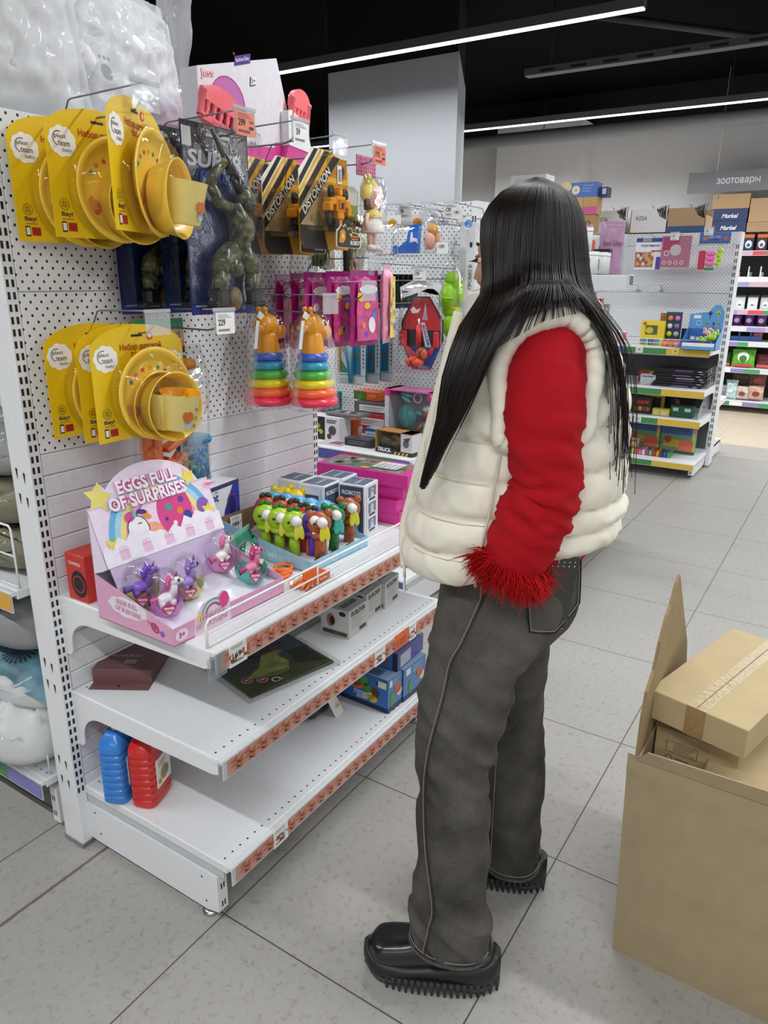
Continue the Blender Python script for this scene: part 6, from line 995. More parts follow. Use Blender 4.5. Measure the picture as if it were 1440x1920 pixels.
bx('dough_set_box', 'colourful modelling dough box at the right of the bottom stationery shelf', 'box', 5.14, -.385, .265, .05, .245, '6a8a6a', p_, z=.125)
t = thing('dough_pack', 'clear pack of coloured modelling dough sticks lying at the shelf front', 'toy pack', (4.93, -.19, .125), R_)
for i, c in enumerate(('8a7a9a', 'a8d05a', 'f0705a', 'e87aa0', 'e8e4e8', 'c04a9a', '7ac88a', 'c83a28', 'f0a020', '4a4440', '3a52c8', '3a9a4a')): b = MB(); b.box(.003 + .027 * i, .027 + .027 * i, 0, .12, 0, .045, C(c, .4), .006); b.build('dough_stick', t)
b = MB(); b.box(0, .33, -.003, .123, 0, .05, FLS, .004); b.build('clear_wrap', t)
bx('yellow_label_pack', 'pack with a yellow label at the far left of the bottom stationery shelf', 'pack', 5.0, -.12, .12, .08, .1, 'd8d4cc', lambda b, F, w, d, h: (b.rect(F['F'], .02, .02, w - .02, h * .7, 'e8b820', 1), b.rect(F['F'], 0, h * .8, w, h, 'b8503a', 1)), z=.125)
# hanging on its panel
def flat(label, x, yc, z0, w, h, col, pr, name, cat, n=1, grp=None):
    t = thing(name, label, cat, (x, yc + w / 2, z0), R_, grp); b = MB(); b.box(0, w, 0, .006 * n, 0, h, C(col, .35), .001); pr(b, fr_at(0, 0, 0), w, h); b.build('pack', t); return t
def p_(b, f, w, h): b.rect(f, 0, h - .03, w, h, '3a4488', 1); b.rect(f, 0, h - .09, w, h - .03, 'dfe3e8', 1); b.txt(f, 'Картинка', w * .55, h - .055, .024, '23284a', 2, w=w * .7, shear=.2, bold=.02); b.rect(f, w * .6, h - .098, w, h - .088, 'b83a40', 2); b.rect(f, 0, .015, w * .72, h - .1, C('b07a68', .4, nz=.6, sc=60), 1); [b.disc(f, w * (.12 + .11 * (i % 6)), .04 + .03 * (i // 6) + .01 * (i % 2), .012, ('d8a030', 'a85a50', 'e0d0c0', '8a4a48', 'c89a88')[i % 5], 2) for i in range(18)]; b.rect(f, w * .82, 0, w, h * .4, '4a4a9a', 1)
flat('picture by numbers box hanging left on the stationery panel', 5.08, -.145, 1.52, .19, .225, 'dfe1e6', p_, 'picture_kit', 'toy pack', 3)
def p_(b, f, w, h): b.rect(f, w * .05, h * .55, w * .6, h * .95, 'a03a5c', 1); b.disc(f, w * .5, h * .55, .04, 'b8b4b8', 2); b.ringd(f, w * .2, h * .45, .02, .006, 'd8c8d0', 3); [b.ringd(f, w * (.15 + .2 * i), h * .15, .014, .005, 'e0c8d4', 3) for i in range(4)]
flat('dusty pink packs hanging in a bundle on the stationery panel', 5.06, -.345, 1.535, .205, .22, 'a86880', p_, 'pink_pack', 'toy pack', 6)
t = thing('dough_toy_bag', 'clear bag of pink and lime dough toys with blue header, top right of its panel', 'toy pack', (5.1, -.495, 1.51), R_); b = MB(); b.box(0, .21, 0, .002, .19, .265, C('4a6ab0', .4)); f = fr_at(0, 0, 0); [b.disc(f, .04 + .07 * i, .225, .016, ('c87a2a', '2a4a8a', 'c8642a')[i], 1, sy=.8) for i in range(3)]; b.txt(f, 'DOUGH', .1, .235, .02, 'e8e8f0', 2, w=.08); b.build('header_card', t)
b = MB(); b.box(.015, .06, -.04, -.01, .01, .14, C('c02a4a', .4), .006); b.build('toy_piece', t)
for i in range(6): b = MB(); b.ell((.085 + .022 * (i % 2), -.03, .05 + .035 * (i // 2)), (.022, .02, .02), C('f070b8', .4)); b.build('pink_toy', t)
for i in range(4): b = MB(); b.ell((.15 + .008 * (i % 2), -.03, .05 + .03 * i), (.02, .018, .018), C('b0d820', .4)); b.build('lime_toy', t)
b = MB(); b.box(.06, .13, -.04, -.02, .005, .025, C('3a9a4a', .4), .006); b.build('green_tray', t); bagfilm(t, [(.2, .005, .205), (.16, 0, .21), (.05, 0, .21), (0, .01, .2)], -.055, 0)
for i, (y, z, l_, tk, tl) in enumerate(((-.13, 1.72, .22, None, None), (-.33, 1.73, .24, ('179', 'e0e0dc', None), 'price ticket above the dusty pink packs'), (-.56, 1.76, .24, ('259', 'e0e0dc', None), 'price ticket above the dough toy bag'), (-.22, 1.36, .2, None, None), (-.04, 1.36, .2, None, None))): hk2(('stationery hook holding the picture kit', 'stationery hook holding the dusty pink packs', 'stationery hook holding the dough toy bag', 'empty lower stationery hook, right one', 'empty lower stationery hook, left one')[i], 5.33, y, z, l_, tk, tl)
bx('photo_card', 'small framed photo card hanging at the end of the clear shelf rail', 'card', 3.12, -.553, .085, .006, .06, 'e6e6ea', lambda b, F, w, d, h: b.rect(F['F'], .006, .006, w - .006, h - .006, C('4a4658', .4, nz=.6, sc=80), 1), z=1.41, rz=0)
for x_, y_, z_, rz_, label, t_ in ((4.842, -.19, .965, R_, 'price tag at the left of the stationery top rail', '99'), (4.842, -.45, .965, R_, 'yellow price tag at the right of the stationery top rail', '79'), (4.842, -.17, .443, R_, 'left one of two price tags on the third stationery rail', '129'), (4.842, -.235, .443, R_, 'right one of two price tags on the third stationery rail', '129')):
    b = MB(); b.box(0, .055, -.002, 0, -.045, 0, C('e8d060' if 'yellow' in label else 'dcdcda', .4)); b.txt(fr_at(0, -.002, -.045), t_, .026, .024, .014, '2a2a2c', 1, bold=.02); o = b.build('price_tag', None, (x_ - .002, y_, z_)); o.rotation_euler = (0, 0, rz_); tag(o, label, 'price tag')
# ---- wire divider at right of second shelf and clear side guard
b = MB(); [b.tube([(0, 0, .02 * i), (.25, 0, .02 * i), (.3, 0, .02 * i + .01)], .002, WIRE, 6) for i in range(8)]; [b.tube([(.1 * i, 0, 0), (.1 * i, 0, .15)], .002, WIRE, 6) for i in range(4)]; tag(b.build('wire_divider', None, (5.0, -.70, .67)), 'wire divider at the right end of the second stationery shelf', 'divider')
b = MB(); b.prism([(0, 0), (.42, 0), (.42, .18), (.2, .17), (.05, .1), (0, .05)], -.0015, .0015, FILM('e8eef2', .4, .05, 6, .1, .1), 'Y'); tag(b.build('clear_side_guard', None, (4.9, -.685, .447)), 'curved clear plastic guard at the right end of the third stationery shelf', 'guard')
# ================= BOXES ON TOP OF THE SHELVES =================
def tops(): 
    for i, (y, col, tx, lab) in enumerate(((.40, 'eceae8', 'KISSA', 'white shelf-ready box reading KISSA, left one'), (.09, 'eceae8', 'KISSA', 'white shelf-ready box reading KISSA, right one'), (-.19, 'b89a72', '', 'brown cardboard tray box right of the KISSA boxes'))):
        t = thing('tray_box', lab, 'box', (5.36, y, 1.795), R_); b = MB(); m_ = C(col, .6); ks = [(0, 0), (.28, 0), (.28, .09), (.22, .12), (.19, .175), (.0, .175)]
        b.prism(ks, 0, .004, m_, 'Y'); b.box(0, .004, 0, .28, 0, .175, m_); b.box(.276, .28, 0, .28, 0, .12, m_); b.box(0, .28, .276, .28, 0, .175, m_); b.box(0, .28, 0, .28, 0, .004, m_)
        if tx: b.txt(fr_at(0, 0, 0), tx, .085, .11, .032, '1c1c1e', 1, w=.085, bold=.0)
        else: b.rect(fr_at(0, 0, 0), 0, 0, .28, .045, '3a5a8a', 1)
        b.build('carton', t); b = MB()
        for k in range(26): x_ = .17 + .1 * ((k * 7) % 13) / 13; b.tube([(x_, .02 + .01 * (k % 4), .1), (x_ + .006 * (k % 3 - 1), .02 + .01 * (k % 4), .19 - .0025 * ((k * 5) % 11)), (x_ + .02 * (k % 3 - 1), .02, .2 - .004 * ((k * 5) % 11))], .0025, C('3a3a3a', .7), 5)
        b.build('brush_refill', t)
    bx('kraft_box', 'low brown box under the right KISSA box', 'box', 5.37, .1, .26, .03, .05, 'a8875c', None, z=1.79)
tops()
bx('blue_printed_box', 'blue box with beige blobs on top of the small box pile behind the woman', 'box', 5.0, .55, .285, .12, .105, '5272b8', lambda b, F, w, d, h: (b.disc(F['F'], .04, h * .75, .045, 'd8c08a', 1, sy=.8), b.disc(F['F'], .12, h * .5, .032, 'e4d4b0', 1), b.txt(F['F'], '36', .12, h * .5, .016, '4a4a6a', 2), bars(b, F['F'], .17, h * .75, .09, 3, '8aa4d8', .02, .006)), z=2.045)
bx('navy_box', 'small navy box protruding behind the blue printed box', 'box', 5.05, .27, .07, .1, .07, '2c3c68', lambda b, F, w, d, h: b.rect(F['F'], .03, .02, .06, .06, 'c8ccd8', 1), z=2.045)
for i, (y, w_, c, lab) in enumerate(((.53, .075, 'b8935e', 'brown carton at the left of the pile behind the woman'), (.452, .085, 'c49c66', 'brown carton in the middle of the pile behind the woman'), (.365, .11, 'bc9660', 'brown carton with a pink lower edge in the pile behind the woman'))): bx('small_carton', lab, 'box', 5.0, y, w_, .12, .125, c, (lambda b, F, w, d, h: b.rect(F['F'], 0, 0, w, h * .45, 'c85a8a', 1)) if i == 2 else None, z=1.92, grp='small cartons behind the woman')
bx('label_carton', 'white labelled carton low in the pile behind the woman', 'box', 5.0, .51, .13, .12, .125, 'dcdee0', lambda b, F, w, d, h: (b.rect(F['F'], .04, .02, .11, .1, 'f0f0f0', 1), bars(b, F['F'], .05, .08, .04, 3, '5a6a70', .02, .006)), z=1.792)
bx('recycling_carton', 'brown carton with a round mark low in the pile behind the woman', 'box', 5.0, .365, .1, .12, .125, 'a8834e', lambda b, F, w, d, h: b.ringd(F['F'], .05, .065, .018, .006, '3a3024', 1), z=1.792)
bx('white_carton', 'white printed box high above the woman head at the left', 'box', 5.5, 1.195, .32, .2, .12, 'e4e6e8', lambda b, F, w, d, h: b.txt(F['F'], 'OFFICE', w * .45, h * .6, .04, 'b8bcc0', 1, w=w * .6), z=2.175)
bx('storage_carton', 'plain tall carton carrying the white printed box', 'box', 5.52, 1.2, .34, .24, .375, 'c8c4bc', None, z=1.8)
GH = gondola('low-visibility shelving unit behind the column side, only its top boxes show', (5.9, 1.3, 0), -pi / 2, .9, 1.80, .3, [(.9, .4, 'far')], base_z=.124, fine=False, pal='far')
bx('top_carton', 'brown carton on top of the far pet shelves, above the blue cartons', 'box', 8.45, .06, .38, .3, .15, 'b8976c', lambda b, F, w, d, h: b.rect(F['F'], .05, h * .7, .058, h * .9, '3a3024', 1), z=2.20)
for i in range(2): bx('blue_carton', ('lower', 'upper')[i] + ' dark blue carton with white lettering on the far pet shelves', 'box', 8.45, .075, .39, .3, .122, '2c3a66', lambda b, F, w, d, h: b.txt(F['F'], 'Murkel', w * .55, h * .4, .045, 'e6e8f0', 1, w=w * .4, shear=.3, bold=.03), z=1.953 + .1235 * i)
bx('top_carton', 'brown carton at the right picture edge, lower one', 'box', 8.45, -.325, .4, .3, .1, 'b0906a', None, z=1.953); bx('top_carton', 'brown carton at the right picture edge, upper one', 'box', 8.45, -.33, .4, .3, .24, 'b8976e', None, z=2.055)
# ================= MIDDLE UNIT GOODS =================
def jar(lab, x, y, z, r_=.045, h=.1): t = thing('plastic_jar', lab, 'jar', (x, y, z)); b = MB(); b.lathe([(0, 0), (r_, .002), (r_, h * .8), (r_ * .9, h * .84), (0, h * .84)], C('dcdfe0', .35), 24); f = (V3((-r_ * .75, -r_ * .75, h * .15)), V3((.7, -.7, 0)), V3((0, 0, 1))); b.build('jar_body', t); b = MB(); b.lathe([(r_ * 1.02, h * .84), (r_ * 1.02, h), (0, h)], C('eef0f0', .3), 24, None, False); b.build('lid', t); b = MB(); b.loft([[(r_ * 1.01 * cos(a), r_ * 1.01 * sin(a), z_) for a in [pi * .95 + .08 * k for k in range(9)]] for z_ in (h * .2, h * .7)], C('8a9a94', .5, nz=.5, sc=150), False, True, False); b.build('label_sticker', t)
for i, (x, y, z_, lab) in enumerate(((2.62, -.49, 1.468, 'white jar at the lower left of the jars beside the woman hair'), (2.73, -.50, 1.468, 'white jar at the lower right of the jars beside the woman hair'), (2.6, -.46, 1.572, 'white jar stacked on top of the other jars'), (2.84, -.48, 1.468, 'white jar in front of the lilac pouches'))): jar(lab, x, y, z_)
def lil(lab, x, y, z, w, h, rz, col='b890b0', tx=None, nm='lilac_pouch'): t = thing(nm, lab, 'bag', (x, y, z + h), rz, None); b = MB(); pouch(b, w, h, .03, C(col, .3, nz=.1, sc=30, bump=.8), M=TR(0, 0, -h / 2)); b.build('pouch', t); f = (V3((-w / 2, -.02, -h)), V3((1, 0, 0)), V3((0, 0, 1))); b = MB(); tx and (b.txt(f, tx[0] + ' ' + tx[1], w * .5, h * .58, .03, '5a2a44', 1, w=w * .8)); b.rect(f, w * .1, h * .92, w * .9, h * .93, 'd8b8d0', 1); b.build('printing', t)
lil('large lilac crinkled pouch reading Beauty Collagen', 2.93, -.50, 1.468, .125, .25, -.9, tx=('Beauty', 'Collagen')); lil('lilac pouch behind the white jars', 2.8, -.38, 1.50, .13, .2, -.8); lil('small lilac pouch at the woman hair edge', 2.62, -.35, 1.53, .1, .17, -.8); lil('dark sheer pouch among the lilac pouches', 2.7, -.40, 1.55, .06, .14, -.8, '5a5458', nm='dark_pouch'); lil('white and blue-green sachet right of the large lilac pouch', 3.08, -.50, 1.468, .07, .2, -.9, 'b8c8c8', nm='sachet')
bx('orange_marker_box', 'narrow orange box left of the large lilac pouch', 'box', 2.86, -.40, .03, .03, .12, 'f0702a', None, z=1.51); bx('black_small_box', 'small black box on a jar', 'box', 2.84, -.44, .08, .05, .015, '1c1c1c', None, z=1.572)
for i, (x, w_, h_, c, lab) in enumerate(((2.95, .06, .17, 'b8503a', 'red brown bottle pack on the lower middle shelf'), (3.03, .05, .12, 'b0a070', 'beige printed box on the lower middle shelf'), (3.1, .07, .14, 'b8bcc0', 'tall grey box on the lower middle shelf'), (3.16, .05, .08, 'c0c4c8', 'short grey box at the end of the lower middle shelf'))): bx('care_product', lab, 'box', x, -.42, .05, .04, h_, c, lambda b, F, w, d, h: bars(b, F['F'], .01, h * .8, w * .5, 3, 'e0d8d0', .02, .005), z=1.1805)
for i in range(3): t = thing('blue_bottle', ('blue bottle at the left of its shelf end', 'blue bottle in the middle of its shelf end', 'blue bottle at the right of its shelf end')[i], 'bottle', (3.02 + .06 * i, -.46 - .02 * i, .4205)); b = MB(); b.lathe([(0, 0), (.028, 0), (.028, .12), (.012, .16), (.012, .18), (0, .18)], C(('1c4aa8', '1c3a98', '2a8ac0')[i], .3), 18); b.build('bottle_body', t); b = MB(); b.lathe([(.014, .178), (.014, .2), (0, .2)], C('e0a030', .4), 14, None, False); b.build('cap', t)
# ================= PET FOOD SHELVES (far) =================
rnd = random.Random(11)
def far(y, z, w, h, d, col, name, cat, lab, pr=None, grp=None): return bx(name, lab, cat, 8.45, y, w, d, h, col, pr, z=z, grp=grp)
YS = lambda i, s_: -.19 - s_ * i; POS = ('first', 'second', 'third', 'fourth', 'fifth')
for i in range(4): far(YS(i, .13), 1.758, .1, .17, .05, ('2a4a7a', '28323e', '3a2a26', '5a3a2a')[i], 'pet_food_pouch', 'pouch', POS[i] + ' dark treat pouch from the left on the highest pet shelf', lambda b, F, w, d, h, i=i: (b.rect(F['F'], 0, h * .8, w, h, 'd8683a', 1), b.disc(F['F'], w * .5, h * .4, w * .35, 'dfe4e8', 2, sy=1.2), b.disc(F['F'], w * .5, h * .35, w * .18, '3a5a9a', 3)), 'treat pouches')
for i in range(4): far(YS(i, .13), 1.14, .1, .15, .05, ('8ab0c8', 'c8ccd0', 'd0d2d4', 'b8bcc0')[i], 'pet_treat_bag', 'bag', POS[i] + ' silvery treat bag from the left on the third pet shelf', lambda b, F, w, d, h: (b.disc(F['F'], w * .5, h * .35, w * .32, 'f0f0f0', 1), b.disc(F['F'], w * .5, h * .3, w * .2, '7a7a7a', 2, sy=.6), b.rect(F['F'], 0, h * .88, w, h, '4a4a4c', 1)), 'silvery treat bags')
for i in range(4):
    t = thing('purple_food_tub', POS[i] + ' purple pet food tub from the left on the fourth pet shelf', 'tub', (8.5, YS(i, .125) - .05, .957), 0, 'purple pet food tubs'); b = MB(); b.lathe([(0, 0), (.045, 0), (.05, .1), (.046, .13), (0, .13)], C('6a2a8a', .35), 18); b.disc((V3((-.0505, .02, .06)), V3((0, -1, 0)), V3((0, 0, 1))), .02, 0, .028, 'c8c0c8', 1, sy=.9); b.build('tub', t); b = MB(); b.lathe([(.05, .128), (.05, .15), (0, .15)], C(('7a3a98', 'e0a82a', '8a5aa0', 'e0a82a')[i], .4), 18, None, False); b.build('lid', t)
def rack(lab, z, col, wht): 
    t = thing('product_rack', lab, 'rack', (8.42, -.17, z), R_)
    for i in range(4): b = MB(); b.box(.12 * i, .12 * i + .012, 0, .25, 0, .1, C(col, .4)); b.box(.12 * i, .12 * i + .012, 0, .02, .1, .16, C('c8ccd0', .4)); b.build('divider', t); b = MB(); b.box(.12 * i + .014, .12 * i + .118, 0, .004, 0, .05, C(col, .4)); b.build('front_lip', t)
rack('white divided pusher rack on the second pet shelf', 1.436, 'e6e8ea', 1); rack('blue divided pusher rack on the fifth pet shelf', .795, '3a62a8', 0)
far(-.56, .795, .09, .09, .05, 'b8586a', 'food_sachet', 'sachet', 'pink and white sachet in the blue rack')
for i in range(6): 
    t = thing('green_food_bag', ('flat green pet food bag, %s of the pile' % ('lowest', 'second', 'third', 'fourth', 'fifth', 'topmost')[i]), 'bag', (8.55, -.5 + .01 * (i % 2), .52 + .045 * i), R_, 0); b = MB(); pouch(b, .22, .18, .05, C(('4a7a30', '3a6a2a')[i % 2], .35, nz=.4, sc=30, bump=.5), M=RX(1.5)); b.build('pouch', t)
t = thing('green_food_bag', 'bright green and red pet food bag standing in front of the pile', 'bag', (8.42, -.5, .60), R_); b = MB(); pouch(b, .24, .2, .07, C('5aa838', .35, nz=.3, sc=30, bump=.5)); b.disc(fr_at(0, -.042, 0), 0, .02, .06, 'e4e8dc', 1); b.disc(fr_at(0, -.042, 0), 0, .0, .04, '3a7a34', 2); b.rect(fr_at(0, -.042, 0), -.1, -.09, .1, -.06, 'c83a40', 1); b.build('pouch', t)
for i, (y, lab) in enumerate(((-.28, 'dark green pet food bags at the left of the sixth pet shelf'), (-.72, 'reddish pet food bag at the right edge of the sixth pet shelf'))): t = thing('pet_food_bag', lab, 'bag', (8.48, y, .58), R_); b = MB(); pouch(b, .2, .15, .08, C(('2f4a26', '6a2a34')[i], .35, nz=.5, sc=30, bump=.6)); b.rect(fr_at(0, -.045, 0), -.08, -.07, .08, -.04, 'c85a50', 1); b.build('pouch', t)
for i, (y, z_, w_, h_, c, lab) in enumerate(((-.22, .25, .2, .2, '5a6268', 'grey crinkled pet food bag at the left of the bottom pet shelf'), (-.30, .22, .16, .14, '7a8488', 'small grey pet food bag in front on the bottom pet shelf'), (-.42, .24, .13, .22, 'b8d4d4', 'pale turquoise leaning pet food bag on the bottom pet shelf'), (-.54, .215, .14, .15, 'c8beb4', 'white and brown pet food bag right of the pale one'), (-.68, .225, .16, .16, 'c8a890', 'white and orange pet food bag at the right of the bottom pet shelf'), (-.5, .35, .2, .16, '4a3a36', 'dark brown pet food bag behind on the bottom pet shelf'), (-.66, .36, .2, .16, '6a3a38', 'reddish brown pet food bag behind at the right edge'))):
    t = thing('pet_food_bag', lab, 'bag', (8.44 + (.12 if i > 4 else 0), y, z_), R_ + .1 * (i - 3), None, None); b = MB(); pouch(b, w_, h_, .08, C(c, .3, nz=.35, sc=25, bump=.9), seed=i); b.disc(fr_at(0, -.048, 0), 0, -.01, w_ * .25, ('3a4246', 'b8bcc0', 'e0e8e8', '8a3a30', '8a3a28', '2a2220', 'a85040')[i], 1, sy=.7); b.build('pouch', t)
# ================= CARDBOARD BOXES IN THE AISLE =================
KR = C('a39272', .75, nz=.05, sc=22, bump=.08); KI = C('94805c', .8, nz=.05, sc=22)
t = thing('cardboard_box', 'large open cardboard box standing on the floor at the right, torn flap raised', 'box', (.412, -1.402, 0), -pi / 2 - .012); W_, D_, H_ = .62, .46, .512
b = MB(); n = 30; vs = []; th = .005
for q, (y0, ) in enumerate(((0,),)):
    for j in range(n + 1):
        for i in range(n + 1):
            u, v = i / n, j / n; x = u * W_ + (.02 * (1 - v) - .02 if u == 0 else 0); z = v * (H_ - .004 * sin(u * 9) - .012 * u)
            cr = -.004 * math.exp(-((v - (.93 - .1 * u + .02 * sin(u * 14))) / .012) ** 2) + .0025 * noise.noise(Vector((u * 5, v * 5, 1))) + .012 * (1 - v) * 0
            vs.append((x, y0 + cr, z))
b.add(vs, [(j * (n + 1) + i, j * (n + 1) + i + 1, (j + 1) * (n + 1) + i + 1, (j + 1) * (n + 1) + i) for j in range(n) for i in range(n)], KR, True)
b.box(0, W_, .004, .009, 0, H_ - .014, KR); b.box(0, W_, D_ - .005, D_, 0, H_ - .01, KR); b.box(0, .005, 0.004, D_, 0, H_ - .004, KR); b.box(W_ - .005, W_, .004, D_, 0, H_ - .01, KR); b.box(0, W_, 0, D_, 0, .006, KR); b.build('box_body', t)
b = MB(); P_ = [(.0, .502), (-.0, .60), (.012, .655), (.052, .685), (.075, .74), (.11, .785), (.135, .80), (.165, .838), (.185, .85), (.40, .60), (.44, .52), (.44, .502)]
b.prism([(y, z) for y, z in P_], -.004, .001, KI, 'X', TR(.0, 0, 0)); o = b.build('torn_flap', t); b2 = MB(); b2.prism([(y - .001, z + .001) for y, z in P_], -.0055, -.004, KR, 'X'); b2.build('flap_outer_face', t)
b = MB(); b.prism([(0, 0), (W_, 0), (W_, -.045), (W_ * .6, -.05), (.25, -.035), (.02, -.03)], -.003, .0, KR, 'Z', TR(0, 0, H_ - .008) @ RX(-1.35)); b.build('folded_flap', t)
def taped(name, lab, loc, rot, w, d, h, tape, wr=None):
    t = thing(name, lab, 'box', loc, 0, None, rot); b = MB(); b.box(0, w, 0, d, 0, h, C('b8a47c', .7, nz=.04, sc=22), .0015); b.rect(FR('T', w, d, h), w * .5 - .0006, 0, w * .5 + .0006, d, '6a5030', 3)
    if wr: wr(b, FR('F', w, d, h), w, h)
    b.build('carton', t)
    if tape: b = MB(); TP = C('b8a67e', .3, nz=.06, sc=70, bump=.5, sp=1.5); b.box(w * .5 - tape, w * .5 + tape, -.0006, d + .0006, h - .0002, h + .0006, TP); b.box(w * .5 - tape, w * .5 + tape, -.0008, -.0002, h - .06 if h > .08 else 0, h, C('9c7f50', .3, nz=.1)); b.build('packing_tape', t)
taped('small_carton', 'flat taped carton lying on top inside the large cardboard box', (.497, -1.392, .558), (.02, .0, -pi / 2 - .26), .205, .40, .066, .02)
def wr(b, f, w, h): b.ringd(f, .02, h - .03, .001, .001, '3a3024', 1); b.rect(f, .025, h - .05, .09, h - .049, '4a3a28', 1); b.rect(f, .025, h - .025, .09, h - .024, '4a3a28', 1); b.rect(f, .025, h - .05, .026, h - .025, '4a3a28', 1); b.rect(f, .089, h - .05, .09, h - .025, '4a3a28', 1); bars(b, f, .04, h - .03, .045, 4, '4a3a28', .005, .001); b.ringd(f, .033, h - .065, .007, .0015, '4a3a28', 1); bars(b, f, .045, h - .062, .03, 2, '4a3a28', .006, .0015)
taped('brown_carton', 'darker brown carton with printed marks inside the large box, under the taped one', (.525, -1.412, .24), (0, 0, -pi / 2 - .12), .17, .3, .285, 0, wr)
def wr(b, f, w, h): pass
taped('large_flat_carton', 'carton with purple lines and tape at the right inside the large box', (.456, -1.522, .375), (.0, 0, -1.60), .3, .36, .12, .03)
# ================= THE WOMAN =================
PO = thing('person', 'woman with long black hair, cream puffer vest, red sweater and grey jeans facing the toys', 'person', (.30, -1.08, 0), radians(24.534) - pi / 2)
SKIN = C('c08e74', .5, nz=.05, sc=40)
def cat(P, n):
    """smooth interpolation through control tuples"""
    out = []
    for i in range(len(P) - 1):
        a, b, c, d = P[max(i - 1, 0)], P[i], P[i + 1], P[min(i + 2, len(P) - 1)]
        for k in range(n):
            t = k / n; out.append(tuple(.5 * (2 * q + (r - p) * t + (2 * p - 5 * q + 4 * r - s_) * t * t + (3 * q - p - 3 * r + s_) * t ** 3) for p, q, r, s_ in zip(a, b, c, d)))
    out.append(tuple(P[-1])); return out
def se(c, h, a, e=2.4): q = cos(a); return c + h * (abs(q) ** (2 / e)) * (1 if q > 0 else -1)
def garment(rows, m, nv=8, na=72, e=2.4, disp=None, tilt=None, cut=None, b=None, smooth=True):
    R = cat(rows, nv); b = b or MB(); rings = []
    for r in R:
        z, s0, s1, t0, t1 = r; ring = []
        for k in range(na):
            a = 2 * pi * k / na; s_ = se((s0 + s1) / 2, (s1 - s0) / 2, a, e); t_ = se((t0 + t1) / 2, (t1 - t0) / 2, a - pi / 2, e); zz = z + (tilt(s_, t_, z) if tilt else 0)
            d = disp(s_, t_, z, a) if disp else 0; nx, ny = cos(a), sin(a); ring.append((s_ + nx * d, t_ + ny * d, zz))
        rings.append(ring)
    n = na; vs = [p for r in rings for p in r]; fs = []
    for i in range(len(rings) - 1):
        for j in range(n):
            q = (i * n + j, i * n + (j + 1) % n, (i + 1) * n + (j + 1) % n, (i + 1) * n + j)
            if cut and cut([vs[x] for x in q]): continue
            fs.append(q)
    b.add(vs, fs, m, smooth); return b
def inpoly(x, y, P):
    c = False; j = len(P) - 1
    for i in range(len(P)):
        if (P[i][1] > y) != (P[j][1] > y) and x < (P[j][0] - P[i][0]) * (y - P[i][1]) / (P[j][1] - P[i][1]) + P[i][0]: c = not c
        j = i
    return c
def surf(rows, s_, z, side=-1, e=2.4):
    R = cat(rows, 8); R.sort(); 
    for i in range(len(R) - 1):
        if R[i][0] <= z <= R[i + 1][0]: f = (z - R[i][0]) / max(1e-9, R[i + 1][0] - R[i][0]); r = [p + (q - p) * f for p, q in zip(R[i], R[i + 1])]; break
    else: r = R[0] if z < R[0][0] else R[-1]
    _, s0, s1, t0, t1 = r; u = min(.999, abs(s_ - (s0 + s1) / 2) / ((s1 - s0) / 2)); return (t0 + t1) / 2 + side * (t1 - t0) / 2 * (1 - u ** e) ** (1 / e)
# ---- body: one continuous skin surface
b = MB(); H = TR(.047, 0, 1.492) @ RZ(radians(146)) @ RY(.2)
b.ell((-.004, 0, .02), (.08, .070, .080), SKIN, H, 24); b.ell((.028, 0, -.03), (.06, .056, .074), SKIN, H, 24); b.ell((.036, 0, .008), (.046, .054, .05), SKIN, H, 20); b.ell((.036, 0, -.072), (.042, .044, .03), SKIN, H, 20); b.ell((.07, 0, -.096), (.018, .02, .016), SKIN, H)
b.tube([(.082, 0, .01), (.096, 0, -.018), (.101, 0, -.032)], [.008, .011, .012], SKIN, 12, M=H); b.ell((.09, .01, -.036), (.009, .008, .007), SKIN, H); b.ell((.09, -.01, -.036), (.009, .008, .007), SKIN, H)
b.ell((.084, 0, -.058), (.011, .021, .006), SKIN, H); b.ell((.081, 0, -.068), (.011, .018, .0065), SKIN, H)
for s_ in (-1, 1): b.ell((.062, s_ * .03, -.03), (.022, .02, .022), SKIN, H); b.ell((-.005, s_ * .075, -.02), (.018, .009, .03), SKIN, H); b.ell((.06, s_ * .026, .016), (.016, .02, .008), SKIN, H)
b.tube([(.06, 0, 1.45), (.075, 0, 1.39), (.085, 0, 1.33)], [.05, .05, .075], SKIN, 20)
b.tube([(.085, 0, 1.36), (.08, 0, 1.25), (.06, 0, 1.1), (.055, 0, 1.0), (.055, 0, .9), (.05, 0, .82)], [.085, .105, .1, .105, .115, .1], SKIN, 24, flat=1)
ARM = [(.09, -.10, 1.345), (.09, -.165, 1.335), (.09, -.185, 1.26), (.097, -.195, 1.15), (.10, -.195, 1.11), (.078, -.185, 1.05), (.05, -.135, .965)]
b.tube(ARM, [.036, .034, .036, .034, .033, .030, .023], SKIN, 16)
b.tube([(.09, .10, 1.345), (.09, .165, 1.335), (.085, .185, 1.25), (.07, .19, 1.12), (.03, .19, 1.04), (-.03, .17, .985)], [.045, .045, .04, .035, .032, .024], SKIN, 16)
for (y, k) in ((-.085, -1), (.085, 1)):
    q = [(.05, y * .9, .86), (-.0 + .03 * (k > 0), y, .68), (-.025 + .1 * (k > 0), y * 1.25, .47), (-.02 + .12 * (k > 0), y * 1.55, .28), (-.012 + .12 * (k > 0), y * 1.75, .1)]; b.tube(q, [.07, .058, .046, .044, .034], SKIN, 18); b.ell((q[-1][0] - .04, q[-1][1], .066), (.075, .028, .02), SKIN)
